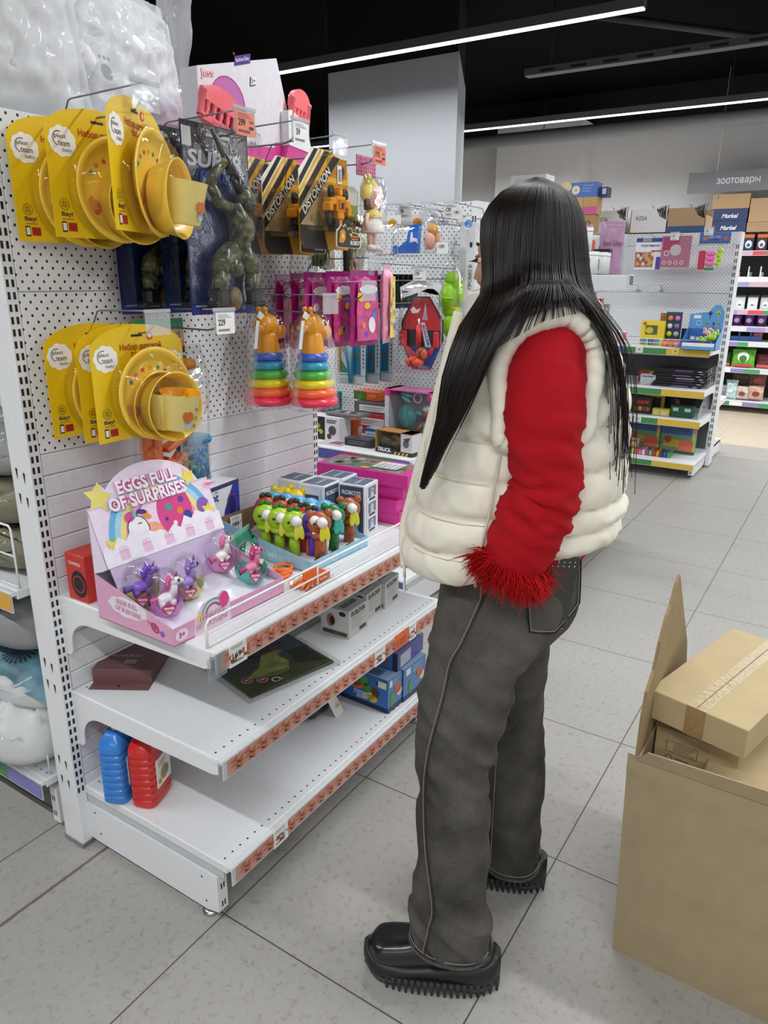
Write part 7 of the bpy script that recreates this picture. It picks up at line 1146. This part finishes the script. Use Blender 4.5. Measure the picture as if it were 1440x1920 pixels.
def hand(b, w, d, up, side):
    """palm with five separate fingers; w wrist, d pointing dir, up palm normal"""
    w, d, up = Vector(w), Vector(d).normalized(), Vector(up).normalized(); x = d.cross(up).normalized() * side
    M_ = Matrix((x, d, up)).transposed().to_4x4(); M_.translation = w
    b.ell((0, .045, 0), (.038, .05, .015), SKIN, M_, 18)
    for i, (o, l) in enumerate(((-.028, .066), (-.0095, .076), (.0095, .072), (.027, .056))): b.tube([(o * .9, .075, 0), (o * 1.05, .08 + l * .4, -.004), (o * 1.1, .08 + l * .75, -.016), (o * 1.1, .08 + l * .95, -.03)], [.0085, .008, .0072, .006], SKIN, 10, M=M_)
    b.tube([(-.03, .02, -.002), (-.052, .045, -.01), (-.058, .07, -.02)], [.012, .010, .0075], SKIN, 10, M=M_)
hand(b, (.046, -.122, .955), (-.2, .1, -1), (-.3, -1, 0), 1); hand(b, (-.035, .165, .98), (-.8, -.35, -.5), (0, 1, -.3), -1)
body = b.build('body', PO); md = body.modifiers.new('remesh', 'REMESH'); md.mode = 'VOXEL'; md.voxel_size = .0045; md.use_smooth_shade = True; md = body.modifiers.new('sm', 'SMOOTH'); md.factor = .5; md.iterations = 5
for s_, nm_ in ((-1, 'left'), (1, 'right')):
    b = MB(); b.ell((.066, s_ * .03, -.002), (.010, .011, .008), C('e2d6d0', .2), H); b.ell((.0745, s_ * .03, -.003), (.003, .005, .005), C('1c120e', .1), H); b.build('eye', PO)
    b = MB(); [b.tube([(.074, s_ * (.022 + .003 * i), .001), (.084, s_ * (.023 + .0035 * i), -.004 + .0005 * i), (.089, s_ * (.024 + .004 * i), -.001)], [.0009, .0007, .0003], C('0c0908', .6), 5, M=H) for i in range(6)]; b.ell((.070, s_ * .03, .004), (.010, .013, .005), C('9a6a54', .5), H); b.build('eyelash', PO)
    b = MB(); b.tube([(.079, s_ * .012, .022), (.076, s_ * .028, .027), (.062, s_ * .046, .022)], [.003, .003, .001], C('17100d', .7), 8, M=H); b.build('eyebrow', PO)
# ---- jeans
def denim():
    mt = bpy.data.materials.new('washed_grey_denim'); mt.use_nodes = True; N, L = nm(mt); b_ = N['Principled BSDF']; b_.inputs['Roughness'].default_value = .9; b_.inputs['Specular IOR Level'].default_value = .15
    tc = N.new('ShaderNodeTexCoord'); n1 = N.new('ShaderNodeTexNoise'); n1.inputs['Scale'].default_value = 9; n1.inputs['Detail'].default_value = 6; L.new(tc.outputs['Object'], n1.inputs['Vector']); n2 = N.new('ShaderNodeTexNoise'); n2.inputs['Scale'].default_value = 420; n2.inputs['Detail'].default_value = 3; L.new(tc.outputs['Object'], n2.inputs['Vector'])
    r = N.new('ShaderNodeValToRGB'); e = r.color_ramp.elements; e[0].position = .3; e[0].color = lin('2a2826'); e[1].position = .72; e[1].color = lin('63605b'); L.new(math_(N, L, 'MULTIPLY_ADD', n2.outputs[0], .35, math_(N, L, 'MULTIPLY', n1.outputs[0], .72)), r.inputs[0]); L.new(r.outputs[0], b_.inputs['Base Color'])
    bm = N.new('ShaderNodeBump'); bm.inputs['Strength'].default_value = .3; bm.inputs['Distance'].default_value = .002; L.new(n2.outputs[0], bm.inputs['Height']); L.new(bm.outputs[0], b_.inputs['Normal']); return mt
DEN = denim(); ST = C('958f86', .8); STD = C('1e1b19', .9)
HIP = [(.97, -.07, .18, -.13, .13), (.93, -.078, .19, -.142, .142), (.87, -.078, .196, -.154, .157), (.81, -.082, .178, -.16, .16), (.76, -.085, .13, -.158, .155), (.72, -.08, .11, -.13, .13)]
LN = [(.91, -.06, .165, -.135, -.0), (.85, -.077, .176, -.158, -.0), (.79, -.086, .128, -.172, -.0), (.74, -.096, .098, -.176, -.0), (.68, -.105, .074, -.18, -.02), (.57, -.113, .05, -.19, -.04), (.45, -.106, .041, -.20, -.06), (.31, -.096, .046, -.212, -.08), (.22, -.106, .051, -.222, -.092), (.15, -.108, .055, -.226, -.094), (.105, -.106, .056, -.226, -.096)]
LF = [(.85, -.03, .185, .0, .165), (.79, -.01, .165, .0, .17), (.70, .0, .158, .01, .175), (.57, .015, .155, .03, .18), (.45, .03, .163, .04, .19), (.33, .04, .174, .05, .20), (.18, .045, .176, .055, .205), (.09, .045, .176, .055, .205), (.075, .045, .176, .055, .205)]
def wr(seed, amp, k=1.0):
    def f(s_, t_, z, a):
        w = noise.noise(Vector((s_ * 9 + seed, t_ * 7, z * 11 * k + s_ * 6))); w2 = noise.noise(Vector((s_ * 20, t_ * 16 + seed, z * 26 * k - s_ * 14))); fold = max(0, 1 - abs(w) * 5); return amp * (w * 1.1 + w2 * .35 + fold * .45)
    return f
b = MB(); garment(HIP, DEN, 8, 72, 2.5, wr(3, .006), b=b)
def dn(s_, t_, z, a):
    f = wr(1, .009)(s_, t_, z, a); q_ = noise.noise(Vector((z * 16 + s_ * 14, s_ * 3, 7.7))); k = (math.exp(-((z - .55) / .2) ** 2) * .010 + math.exp(-((z - .17) / .08) ** 2) * .012) * (max(0, 1 - abs(q_) * 3.2) - .4); return f + k
garment(LN, DEN, 14, 72, 2.3, dn, lambda s_, t_, z: (-.10 * (s_ + .02) - .12 * (t_ + .16) * 0) * max(0, min(1, (.3 - z) / .2)), b=b)
garment(LF, DEN, 12, 72, 2.3, wr(7, .006), lambda s_, t_, z: .03 * (.1 - s_) * max(0, (.2 - z) / .15), b=b)
b.build('jeans', PO)
def hemtube(rows, tilt_, m, zoff, r): 
    z, s0, s1, t0, t1 = rows[-1]; P = []
    for k in range(60): a = 2 * pi * k / 60; s_ = se((s0 + s1) / 2, (s1 - s0) / 2, a, 2.3); t_ = se((t0 + t1) / 2, (t1 - t0) / 2, a - pi / 2, 2.3); P.append((s_ + cos(a) * .0035, t_ + sin(a) * .0035, z + zoff + tilt_(s_, t_, z)))
    return P
for rows, tl in ((LN, lambda s_, t_, z: -.10 * (s_ + .02) * .975), (LF, lambda s_, t_, z: .03 * (.1 - s_) * .83)):
    b = MB(); b.tube(hemtube(rows, tl, 0, .002, 0), .0035, C('4a4642', .9, nz=.5, sc=220), 8, True); b.build('frayed_hem', PO); b = MB(); b.tube(hemtube(rows, tl, 0, .014, 0), .0009, ST, 5, True); b.build('hem_stitch', PO)
def on(rows, pts, off=.003, side=-1, sub=8, e=2.3): return [(s_, surf(rows, s_, z, side, e) + side * off, z) for s_, z in cat(pts, sub)]
b = MB(); OS = [(.004, .895), (-.01, .86), (-.03, .81), (-.048, .77), (-.06, .70), (-.083, .583), (-.088, .486), (-.08, .36), (-.062, .25), (-.068, .2), (-.078, .13)]
b.tube(on(LN, OS, .0095), .0007, ST, 6); b.tube(on(LN, [(x + .005, z) for x, z in OS], .009), .0011, STD, 6); b.build('outer_seam', PO)
b = MB(); OS2 = [(.008, .945), (.004, .92), (.002, .895)]; b.tube(on(HIP, OS2, .006, e=2.5), .0011, ST, 6); b.tube(on(HIP, [(x + .006, z) for x, z in OS2], .0055, e=2.5), .0015, STD, 6); b.build('outer_seam', PO)
b = MB(); b.tube(on(LF, [(.057, .40), (.058, .25), (.06, .1)], .004), .0009, ST, 6); b.build('inner_seam', PO)
# back pocket with phone
PK_ = [(.078, .935), (.172, .948), (.178, .862), (.138, .818), (.092, .826)]
def hipP(s_, z, off): t_ = surf(HIP, min(s_, .187), z, -1, 2.5); a = max(0, (s_ - .05) / .14) ** 2; return (s_ + off * a, t_ - off * (1 - a * .5), z)
b = MB(); n = 12; vs = []
for j in range(n + 1):
    for i in range(n + 1):
        u, v = i / n, j / n; tl, tr = Vector(PK_[0]), Vector(PK_[1]); bl = Vector(PK_[4]); br = Vector(PK_[2]); s_, z = (tl * (1 - u) + tr * u) * v + (bl * (1 - u) + br * u) * (1 - v); z -= (1 - v) * .022 * (1 - abs(u - .5) * 2); vs.append(hipP(s_, z + .012, .004 + .007 * v))
b.add(vs, [(j * (n + 1) + i, j * (n + 1) + i + 1, (j + 1) * (n + 1) + i + 1, (j + 1) * (n + 1) + i) for j in range(n) for i in range(n)], DEN, True); b.build('back_pocket', PO)
def pk(ins, m, r, name):
    b = MB(); c = Vector((.13, .885)); P = [];
    for i in range(5):
        a_, b_ = Vector(PK_[i]), Vector(PK_[(i + 1) % 5])
        for k in range(8): q = a_ * (1 - k / 8) + b_ * (k / 8); q = c + (q - c) * ins; P.append(hipP(q.x, q.y + .012, .0055 + .007 * max(0, min(1, (q.y - .82) / .12))))
    b.tube(P, r, m, 5, True); b.build(name, PO)
pk(.99, STD, .0016, 'pocket_edge'); pk(.93, ST, .0008, 'pocket_stitch')
t = thing('phone', 'smartphone in a pale case sticking out of the back pocket of the grey jeans', 'phone'); t.matrix_world = Matrix.Translation((0, 0, 0))
p0 = PO.matrix_basis @ Vector(hipP(.136, .918, .0075)); t.location = p0; t.rotation_euler = (0, .12, PO.rotation_euler[2] + .42)
b = MB(); b.box(-.034, .034, -.004, .005, -.082, .062, C('b0a496', .4), .004); b.build('phone_case', t); b = MB(); b.box(-.031, .031, -.0046, -.004, -.079, .059, C('0c0d10', .12, coat=1), .0002); f = fr_at(0, -.0048, 0); [b.disc(f, -.022 + .011 * (i % 5), .05 - .008 * (i // 5), .0014, 'd8dce0', 1, 8) for i in range(10)]; b.build('screen', t)
# ---- sweater
RED = C('a90e1b', .85, nz=.05, sc=300, bump=.25, sp=.2)
SWT = [(.945, -.06, .198, -.15, .15), (.98, -.07, .205, -.155, .155), (1.1, -.06, .2, -.155, .155), (1.2, -.05, .2, -.158, .158), (1.3, -.03, .19, -.155, .155), (1.37, -.01, .17, -.13, .13), (1.4, .02, .14, -.09, .09)]
b = garment(SWT, RED, 6, 60, 2.3, wr(5, .004), lambda s_, t_, z: .12 * (s_ - .1) * max(0, (1.1 - z) / .17)); b.build('sweater_body', PO)
def sleeve(path, rad, name, side=-1, seed=2):
    P = cat([(*p, r) for p, r in zip(path, rad)], 9); n = 48; rings = []; up = Vector((0, side, 0))
    for i, p in enumerate(P):
        c = Vector(p[:3]); d = (Vector(P[min(i + 1, len(P) - 1)][:3]) - Vector(P[max(i - 1, 0)][:3])).normalized(); a = d.cross(up).normalized(); bb = a.cross(d); z = c.z; ring = []
        k = math.exp(-((z - 1.10) / .07) ** 2); k2 = math.exp(-((z - 1.20) / .05) ** 2)
        for j in range(n):
            an = 2 * pi * j / n; w = noise.noise(Vector((cos(an) * 1.2 + seed, sin(an) * 1.2, i * .16))) * .004; q_ = noise.noise(Vector((i * .27 + .5 * cos(an), cos(an) * .8, sin(an) * .8 + seed))); w += (k * .0075 + k2 * .004 + .0015) * (max(0, 1 - abs(q_) * 3.5) - .3) + k * .0012 * sin(i * 1.1 + 1.6 * cos(an)) + .003 * max(0, noise.noise(Vector((an, i * .3, seed)))); r = p[3] + w; ring.append(tuple(c + a * cos(an) * r + bb * sin(an) * r))
        rings.append(ring)
    b = MB(); b.loft(rings, RED, True, True); return b.build(name, PO)
sleeve([(.092, -.09, 1.345), (.09, -.142, 1.338), (.088, -.17, 1.295), (.088, -.188, 1.24), (.094, -.195, 1.18), (.098, -.195, 1.12), (.086, -.195, 1.075), (.068, -.19, 1.02), (.053, -.18, .98), (.05, -.178, .965)], [.045, .054, .063, .064, .058, .057, .061, .058, .051, .048], 'sleeve')
sleeve([(.092, .10, 1.375), (.09, .155, 1.35), (.088, .18, 1.30), (.08, .19, 1.2), (.07, .19, 1.12), (.03, .185, 1.045), (-.02, .17, .99)], [.046, .06, .064, .06, .055, .05, .04], 'sleeve', 1, 5)
rnd = random.Random(4)
def feathers(c, ax, R, n, name):
    b = MB(); ax = Vector(ax).normalized(); a = ax.cross(Vector((0, 1, 0))).normalized(); bb = a.cross(ax); c = Vector(c); FR_ = C('b50d12', .8, nz=.2, sc=200, sp=.2)
    b.torus((0, 0, 0), R, .011, FR_, TR(*c) @ Matrix((a, bb, ax)).transposed().to_4x4(), 30, 8)
    for i in range(n):
        an = rnd.random() * 2 * pi; o = a * cos(an) + bb * sin(an); L_ = .016 + .026 * rnd.random() ** 1.5 + (.03 * rnd.random() if rnd.random() < .03 else 0); p = c + o * (R + .004 * rnd.random()) + ax * (rnd.random() - .5) * .022
        d = (o * (.75 * rnd.random() + .35) + ax * (rnd.random() * 1.3 - .35) + Vector((0, 0, -.35)) + Vector([rnd.random() - .5 for _ in range(3)]) * .7).normalized(); q = p + d * L_ * .5 + Vector((0, 0, -.002)); e = p + d * L_ + Vector((rnd.random() - .5, rnd.random() - .5, -.9)) * .012
        b.tube([p, q, e], [.0016, .0011, .0003], FR_, 3, caps=False)
    b.build(name, PO)
feathers((.052, -.18, .982), (-.35, .1, -1), .046, 3000, 'feather_cuff'); feathers((-.025, .17, .985), (-.8, -.2, -.6), .04, 300, 'feather_cuff')
# ---- puffer vest
CR = C('ebe6d6', .42, nz=.02, sc=14, bump=.12, sp=.4)
VST = [(.90, -.135, .205, -.158, .158), (.915, -.15, .232, -.178, .178), (.97, -.15, .25, -.188, .188), (1.06, -.132, .255, -.192, .192), (1.14, -.112, .252, -.193, .193), (1.22, -.095, .244, -.19, .19), (1.29, -.078, .232, -.188, .188), (1.345, -.066, .21, -.183, .183), (1.385, -.05, .19, -.176, .178), (1.412, -.026, .172, -.158, .162), (1.43, -.01, .155, -.118, .125), (1.44, .0, .138, -.085, .09)]
SEAM = [.905, .975, 1.045, 1.118, 1.188, 1.25, 1.315, 1.375, 1.43]
def vd(s_, t_, z, a):
    zz = z - (.16 if s_ > .05 else .03) * (s_ - .05) * (1 if z < 1.33 else max(0, (1.41 - z) / .08)); i = 0
    while i < len(SEAM) - 2 and zz > SEAM[i + 1]: i += 1
    f = max(0, min(1, (zz - SEAM[i]) / (SEAM[i + 1] - SEAM[i]))); puff = (max(0, sin(pi * f)) + 1e-6) ** .38; u = .5 + .5 * noise.noise(Vector((s_ * 14, t_ * 10, z * 18))); cr = noise.noise(Vector((a * 7, z * 9, 2.2))) * .0032 + noise.noise(Vector((a * 22, z * 34, 5))) * .0018 * (1 - puff * .3)
    side = min(1, abs(s_ - (.012 if t_ < 0 else .03)) / .02) ; pk_ = (1 - puff) * .0035 * noise.noise(Vector((a * 26, i * 3.1, 1))) + .0035 * max(0, 1 - abs(noise.noise(Vector((s_ * 16 + z * 9, t_ * 12, z * 14))) * 5)); return -.017 + .0225 * puff * (.75 + .35 * u) * (.55 + .45 * side if z < 1.2 else 1) + cr + pk_
AH = [(.085, 1.385), (.045, 1.368), (.02, 1.335), (.012, 1.297), (.02, 1.245), (.022, 1.198), (.045, 1.19), (.145, 1.2), (.158, 1.262), (.163, 1.313), (.157, 1.347), (.141, 1.37), (.113, 1.388)]
def vcut(q):
    c = [sum(p[i] for p in q) / 4 for i in range(3)]; return abs(c[1]) > .05 and inpoly(c[0], c[2], AH)
def VT(s_, t_, z):
    q = max(0, min(1, (s_ + .06) / .17)); return (.056 * q * q * (3 - 2 * q) - .06 * min(0, t_)) * max(0, min(1, (1.08 - z) / .17))
b = garment(VST, CR, 12, 160, 2.5, vd, VT, vcut); b.build('puffer_vest', PO)
for side in (-1, 1):
    b = MB(); P = cat(AH + AH[:1], 6)[:-1]; path = [(s_, surf(VST, s_, z, side, 2.5) + side * (.002 + .0015 * sin(i * 1.9)), z) for i, (s_, z) in enumerate(P)]
    b.tube(path, [.0165 + .0012 * noise.noise(Vector((i * .7, 0, 0))) for i in range(len(P))], CR, 14, True); b.build('armhole_binding', PO)
b = MB(); R0 = [(1.395, -.045, .15, -.085, .098), (1.42, -.048, .142, -.07, .09), (1.435, -.048, .132, -.065, .08), (1.44, -.042, .125, -.06, .072)]; garment(R0, CR, 6, 80, 2.2, lambda s_, t_, z, a: .003 * noise.noise(Vector((a * 3, z * 30, 1))), lambda s_, t_, z: -.25 * max(0, .03 - s_), b=b); b.build('collar', PO)
b = MB(); zf = [(-.064, .03, 1.385), (-.083, .03, 1.30), (-.105, .03, 1.2), (-.128, .03, 1.1), (-.146, .03, 1.02), (-.158, .02, .96), (-.153, .0, .905), (-.15, -.01, .89)]; b.tube(cat(zf, 4), .010, CR, 10); b.build('zip_placket', PO)
b = MB(); b.tube([(-.152, -.02, .895), (-.15, -.022, .872)], .003, C('e8e4d8', .3), 8); b.torus((0, 0, 0), .0045, .0014, C('dcdcd8', .3, .5), TR(-.15, -.022, .868) @ RY(pi / 2), 16, 6); b.box(-.153, -.148, -.024, -.021, .838, .864, C('e8e4d8', .3), .001); b.build('zip_puller', PO)
b = MB(); b.tube(on(VST, [(-.008, .93), (-.002, 1.0), (.012, 1.08), (.022, 1.17)], .0035, e=2.5), .0022, C('d4cdb8', .6), 8); b.build('side_seam', PO)
for zs in (.975, 1.045, 1.118, 1.188): b = MB(); b.tube([(s_, surf(VST, s_, zs, -1, 2.5) + .0015, zs + .03 * (s_ - .05)) for s_ in [-.125 + .012 * i for i in range(12)] if s_ > (-.145 + (zs - .9) * .2)], .0007, C('cdc6b2', .7), 5); b.build('quilt_stitch', PO)  # seam thread, added in darker cream to stand in for weak groove shade
# ---- shoes
def shoe(x, y, rz, lab):
    r = bpy.data.objects.new('shoe', None)
    BK = C('0f1013', .3, nz=.05, coat=.4); BR = C('16171b', .45); OSL = C('2a2b2c', .6)
    M0 = TR(x, y, 0) @ RZ(rz)
    def sec(rows, e=2.6, n=28): return [[(X_, (w * (abs(cos(a)) ** (2 / e)) * (1 if cos(a) > 0 else -1)), (z0 + z1) / 2 + (z1 - z0) / 2 * (abs(sin(a)) ** (2 / e)) * (1 if sin(a) > 0 else -1)) for a in [2 * pi * k / n for k in range(n)]] for X_, w, z0, z1 in cat(rows, 5)]
    up = MB(); up.M = M0; up.loft(sec([(.004, .016, .05, .10), (.015, .032, .045, .128), (.05, .039, .045, .135), (.10, .038, .045, .128), (.145, .04, .045, .122), (.18, .043, .045, .112), (.22, .045, .045, .106), (.25, .04, .05, .098), (.27, .016, .055, .08)]), BK); o = up.build('shoe_upper', PO)
    m_ = MB(); m_.M = M0; m_.loft(sec([(-.012, .018, .03, .085), (.004, .036, .022, .088), (.04, .046, .016, .078), (.10, .044, .02, .066), (.15, .042, .022, .056), (.19, .046, .018, .056), (.235, .045, .018, .064), (.265, .034, .028, .074), (.28, .012, .042, .078)], 3), BR); m_.build('midsole', o)
    s_ = MB(); s_.M = M0; s_.loft(sec([(-.008, .02, .014, .03), (.03, .044, .010, .024), (.1, .042, .012, .026), (.15, .04, .014, .028), (.19, .044, .010, .024), (.245, .041, .012, .026), (.278, .014, .03, .044)], 3), OSL)
    for i in range(21):
        X_ = -.006 + .0137 * i; f = i / 20; w = .018 + .029 * (1 - abs(2 * f - 1) ** 3.5); zz = .012 + (.026 * max(0, (f - .85) / .15)) 
        for sd in (-1, 1): s_.tube([(X_, sd * w, zz + .022), (X_ - .001, sd * (w + .002), max(.0, zz - .012))], [.0068, .0028], OSL, 6)
        if i % 2: s_.tube([(X_, 0, zz + .01), (X_, 0, max(0, zz - .012))], [.008, .004], OSL, 6)
    s_.build('outsole', o)
    l_ = MB(); l_.M = M0
    for i in range(4): l_.tube([(.13 + .016 * i, -.026, .12 - .004 * i), (.135 + .016 * i, 0, .131 - .005 * i), (.13 + .016 * i, .026, .12 - .004 * i)], .0038, C('0c0c0e', .7), 8)
    l_.tube([(.13, -.01, .136), (.125, -.03, .15), (.14, -.036, .138)], .0026, C('0c0c0e', .7), 8); l_.tube([(.13, .005, .13), (.16, .02, .142), (.18, .016, .13)], .0026, C('0c0c0e', .7), 8); l_.build('laces', o)
    bpy.data.objects.remove(r); return o
shoe(.072, -.155, pi + .03, 'left'); shoe(.188, .135, pi - .08, 'right')
# ---- hair
HC = bpy.data.materials.new('black_hair'); HC.use_nodes = True; N, L = nm(HC); hb = N['Principled BSDF']; hb.inputs['Roughness'].default_value = .45; hb.inputs['Specular IOR Level'].default_value = .3; hb.inputs['Base Color'].default_value = lin('19130f'); hb.inputs['Anisotropic'].default_value = .6
g = [ # guides from the crown down the near side, face to back
 [(.045, -.012, 1.603), (.004, -.05, 1.58), (-.026, -.072, 1.535), (-.022, -.088, 1.475), (-.022, -.10, 1.42), (-.052, -.128, 1.37), (-.075, -.158, 1.29), (-.082, -.168, 1.22), (-.10, -.168, 1.14), (-.112, -.158, 1.075)],
 [(.05, -.012, 1.605), (.014, -.062, 1.582), (-.012, -.09, 1.535), (-.01, -.102, 1.475), (-.008, -.118, 1.42), (-.028, -.165, 1.375), (-.056, -.198, 1.29), (-.07, -.20, 1.22), (-.092, -.192, 1.14), (-.108, -.172, 1.075)],
 [(.058, -.01, 1.607), (.034, -.072, 1.584), (.018, -.10, 1.535), (.016, -.115, 1.48), (.018, -.135, 1.425), (.010, -.185, 1.395), (-.026, -.22, 1.30), (-.056, -.218, 1.22), (-.084, -.205, 1.15), (-.102, -.18, 1.09)],
 [(.064, -.008, 1.607), (.06, -.074, 1.585), (.056, -.104, 1.535), (.056, -.118, 1.48), (.054, -.14, 1.442), (.045, -.19, 1.425), (.002, -.226, 1.34), (-.034, -.228, 1.25), (-.066, -.214, 1.18), (-.09, -.188, 1.12)],
 [(.066, -.007, 1.607), (.076, -.074, 1.584), (.08, -.102, 1.535), (.082, -.118, 1.475), (.084, -.14, 1.442), (.085, -.182, 1.434), (.076, -.225, 1.385), (.05, -.235, 1.33), (.02, -.232, 1.26), (.0, -.22, 1.2)],
 [(.068, -.006, 1.607), (.09, -.07, 1.582), (.10, -.096, 1.535), (.106, -.112, 1.475), (.11, -.13, 1.445), (.12, -.165, 1.432), (.152, -.178, 1.40), (.184, -.178, 1.35), (.206, -.172, 1.28), (.22, -.165, 1.2)],
 [(.07, -.004, 1.607), (.112, -.052, 1.577), (.132, -.072, 1.53), (.142, -.082, 1.47), (.152, -.092, 1.43), (.166, -.11, 1.405), (.194, -.13, 1.35), (.214, -.135, 1.28), (.226, -.13, 1.2), (.23, -.12, 1.12)],
 [(.072, 0, 1.607), (.124, 0, 1.575), (.146, 0, 1.525), (.156, 0, 1.465), (.168, 0, 1.42), (.184, 0, 1.39), (.207, 0, 1.33), (.226, 0, 1.26), (.238, 0, 1.18), (.242, 0, 1.1)]]
GS = [cat(x, 4) for x in g] ; GS = GS + [[(p[0], -p[1], p[2]) for p in x] for x in GS[-2::-1]]
def hp(th, k):
    i = min(int(th), len(GS) - 2); f = th - i; return tuple(a + (b_ - a) * f for a, b_ in zip(GS[i][k], GS[i + 1][k]))
nK = len(GS[0]); hair = MB(); T_ = 12
def sheet(t0, t1, n, k1, ins):
    vs = []; 
    for j in range(n + 1):
        th = t0 + (t1 - t0) * j / n
        for k in range(k1): p = Vector(hp(th, k)); c = Vector((.055, 0, p.z)); f = min(1, k / 4); q = p + (c - p).normalized() * ins * f; w = .0035 * noise.noise(Vector((th * 9, k * .12, 1))) + .0025 * noise.noise(Vector((th * 25, k * .2, 4))); q += (p - c).normalized() * w * f; vs.append(tuple(q))
    hair.add(vs, [(j * k1 + k, (j + 1) * k1 + k, (j + 1) * k1 + k + 1, j * k1 + k + 1) for j in range(n) for k in range(k1 - 1)], HC, True)
sheet(0, 3.05, 70, nK - 11, .004); sheet(3.0, 5.02, 40, 23, .004); sheet(5.0, 9.0, 90, nK - 17, .004); sheet(9.0, 11.0, 20, 22, .004); sheet(11, 14, 40, nK - 9, .004)
for i in range(3600):
    th = rnd.random() * 14; near = th < 7.3
    if not near and rnd.random() < .6: continue
    gap = 3.05 < th < 4.95 or 9.05 < th < 10.95; k1 = (20 + int(5 * rnd.random()) if gap else int(nK - 1 - (10 if th < 3.1 or th > 11 else 19) * rnd.random() ** 1.3)); off = .006 * rnd.random() - .0015; ph = rnd.random() * 9; P = []; fly = .010 * (rnd.random() - .5) * (rnd.random() < .25)
    for k in range(0, k1 + 1, 2):
        f = k / nK; th2 = max(0, min(14, th + .10 * sin(f * 5 + ph) * f + fly * 12 * f * f)); p = Vector(hp(th2, min(k, nK - 1))); c = Vector((.055, 0, p.z)); o = (p - c).normalized(); P.append(tuple(p + o * (off * min(1, k / 3) + .003 * sin(f * 7 + ph) * f)))
    if len(P) > 3: n_ = len(P); hair.tube(P, [.0013 if j < n_ * .6 else .0013 * (1 - (j - n_ * .6) / (n_ * .4)) + .0002 for j in range(n_)], HC, 3, caps=False)
for i in range(26): # loose strands over the back of the vest
    s0 = .12 + .05 * rnd.random(); hair.tube(cat([(s0, -.13 - .03 * rnd.random(), 1.41), (s0 + .045, -.19 - .01 * rnd.random(), 1.35), (s0 + .062 + .01 * rnd.random(), -.19 + .04 * rnd.random(), 1.26), (s0 + .078 + .012 * rnd.random(), -.16 + .04 * rnd.random(), 1.16 - .06 * rnd.random())], 4), .0007, HC, 3, caps=False)
hair.build('hair', PO)
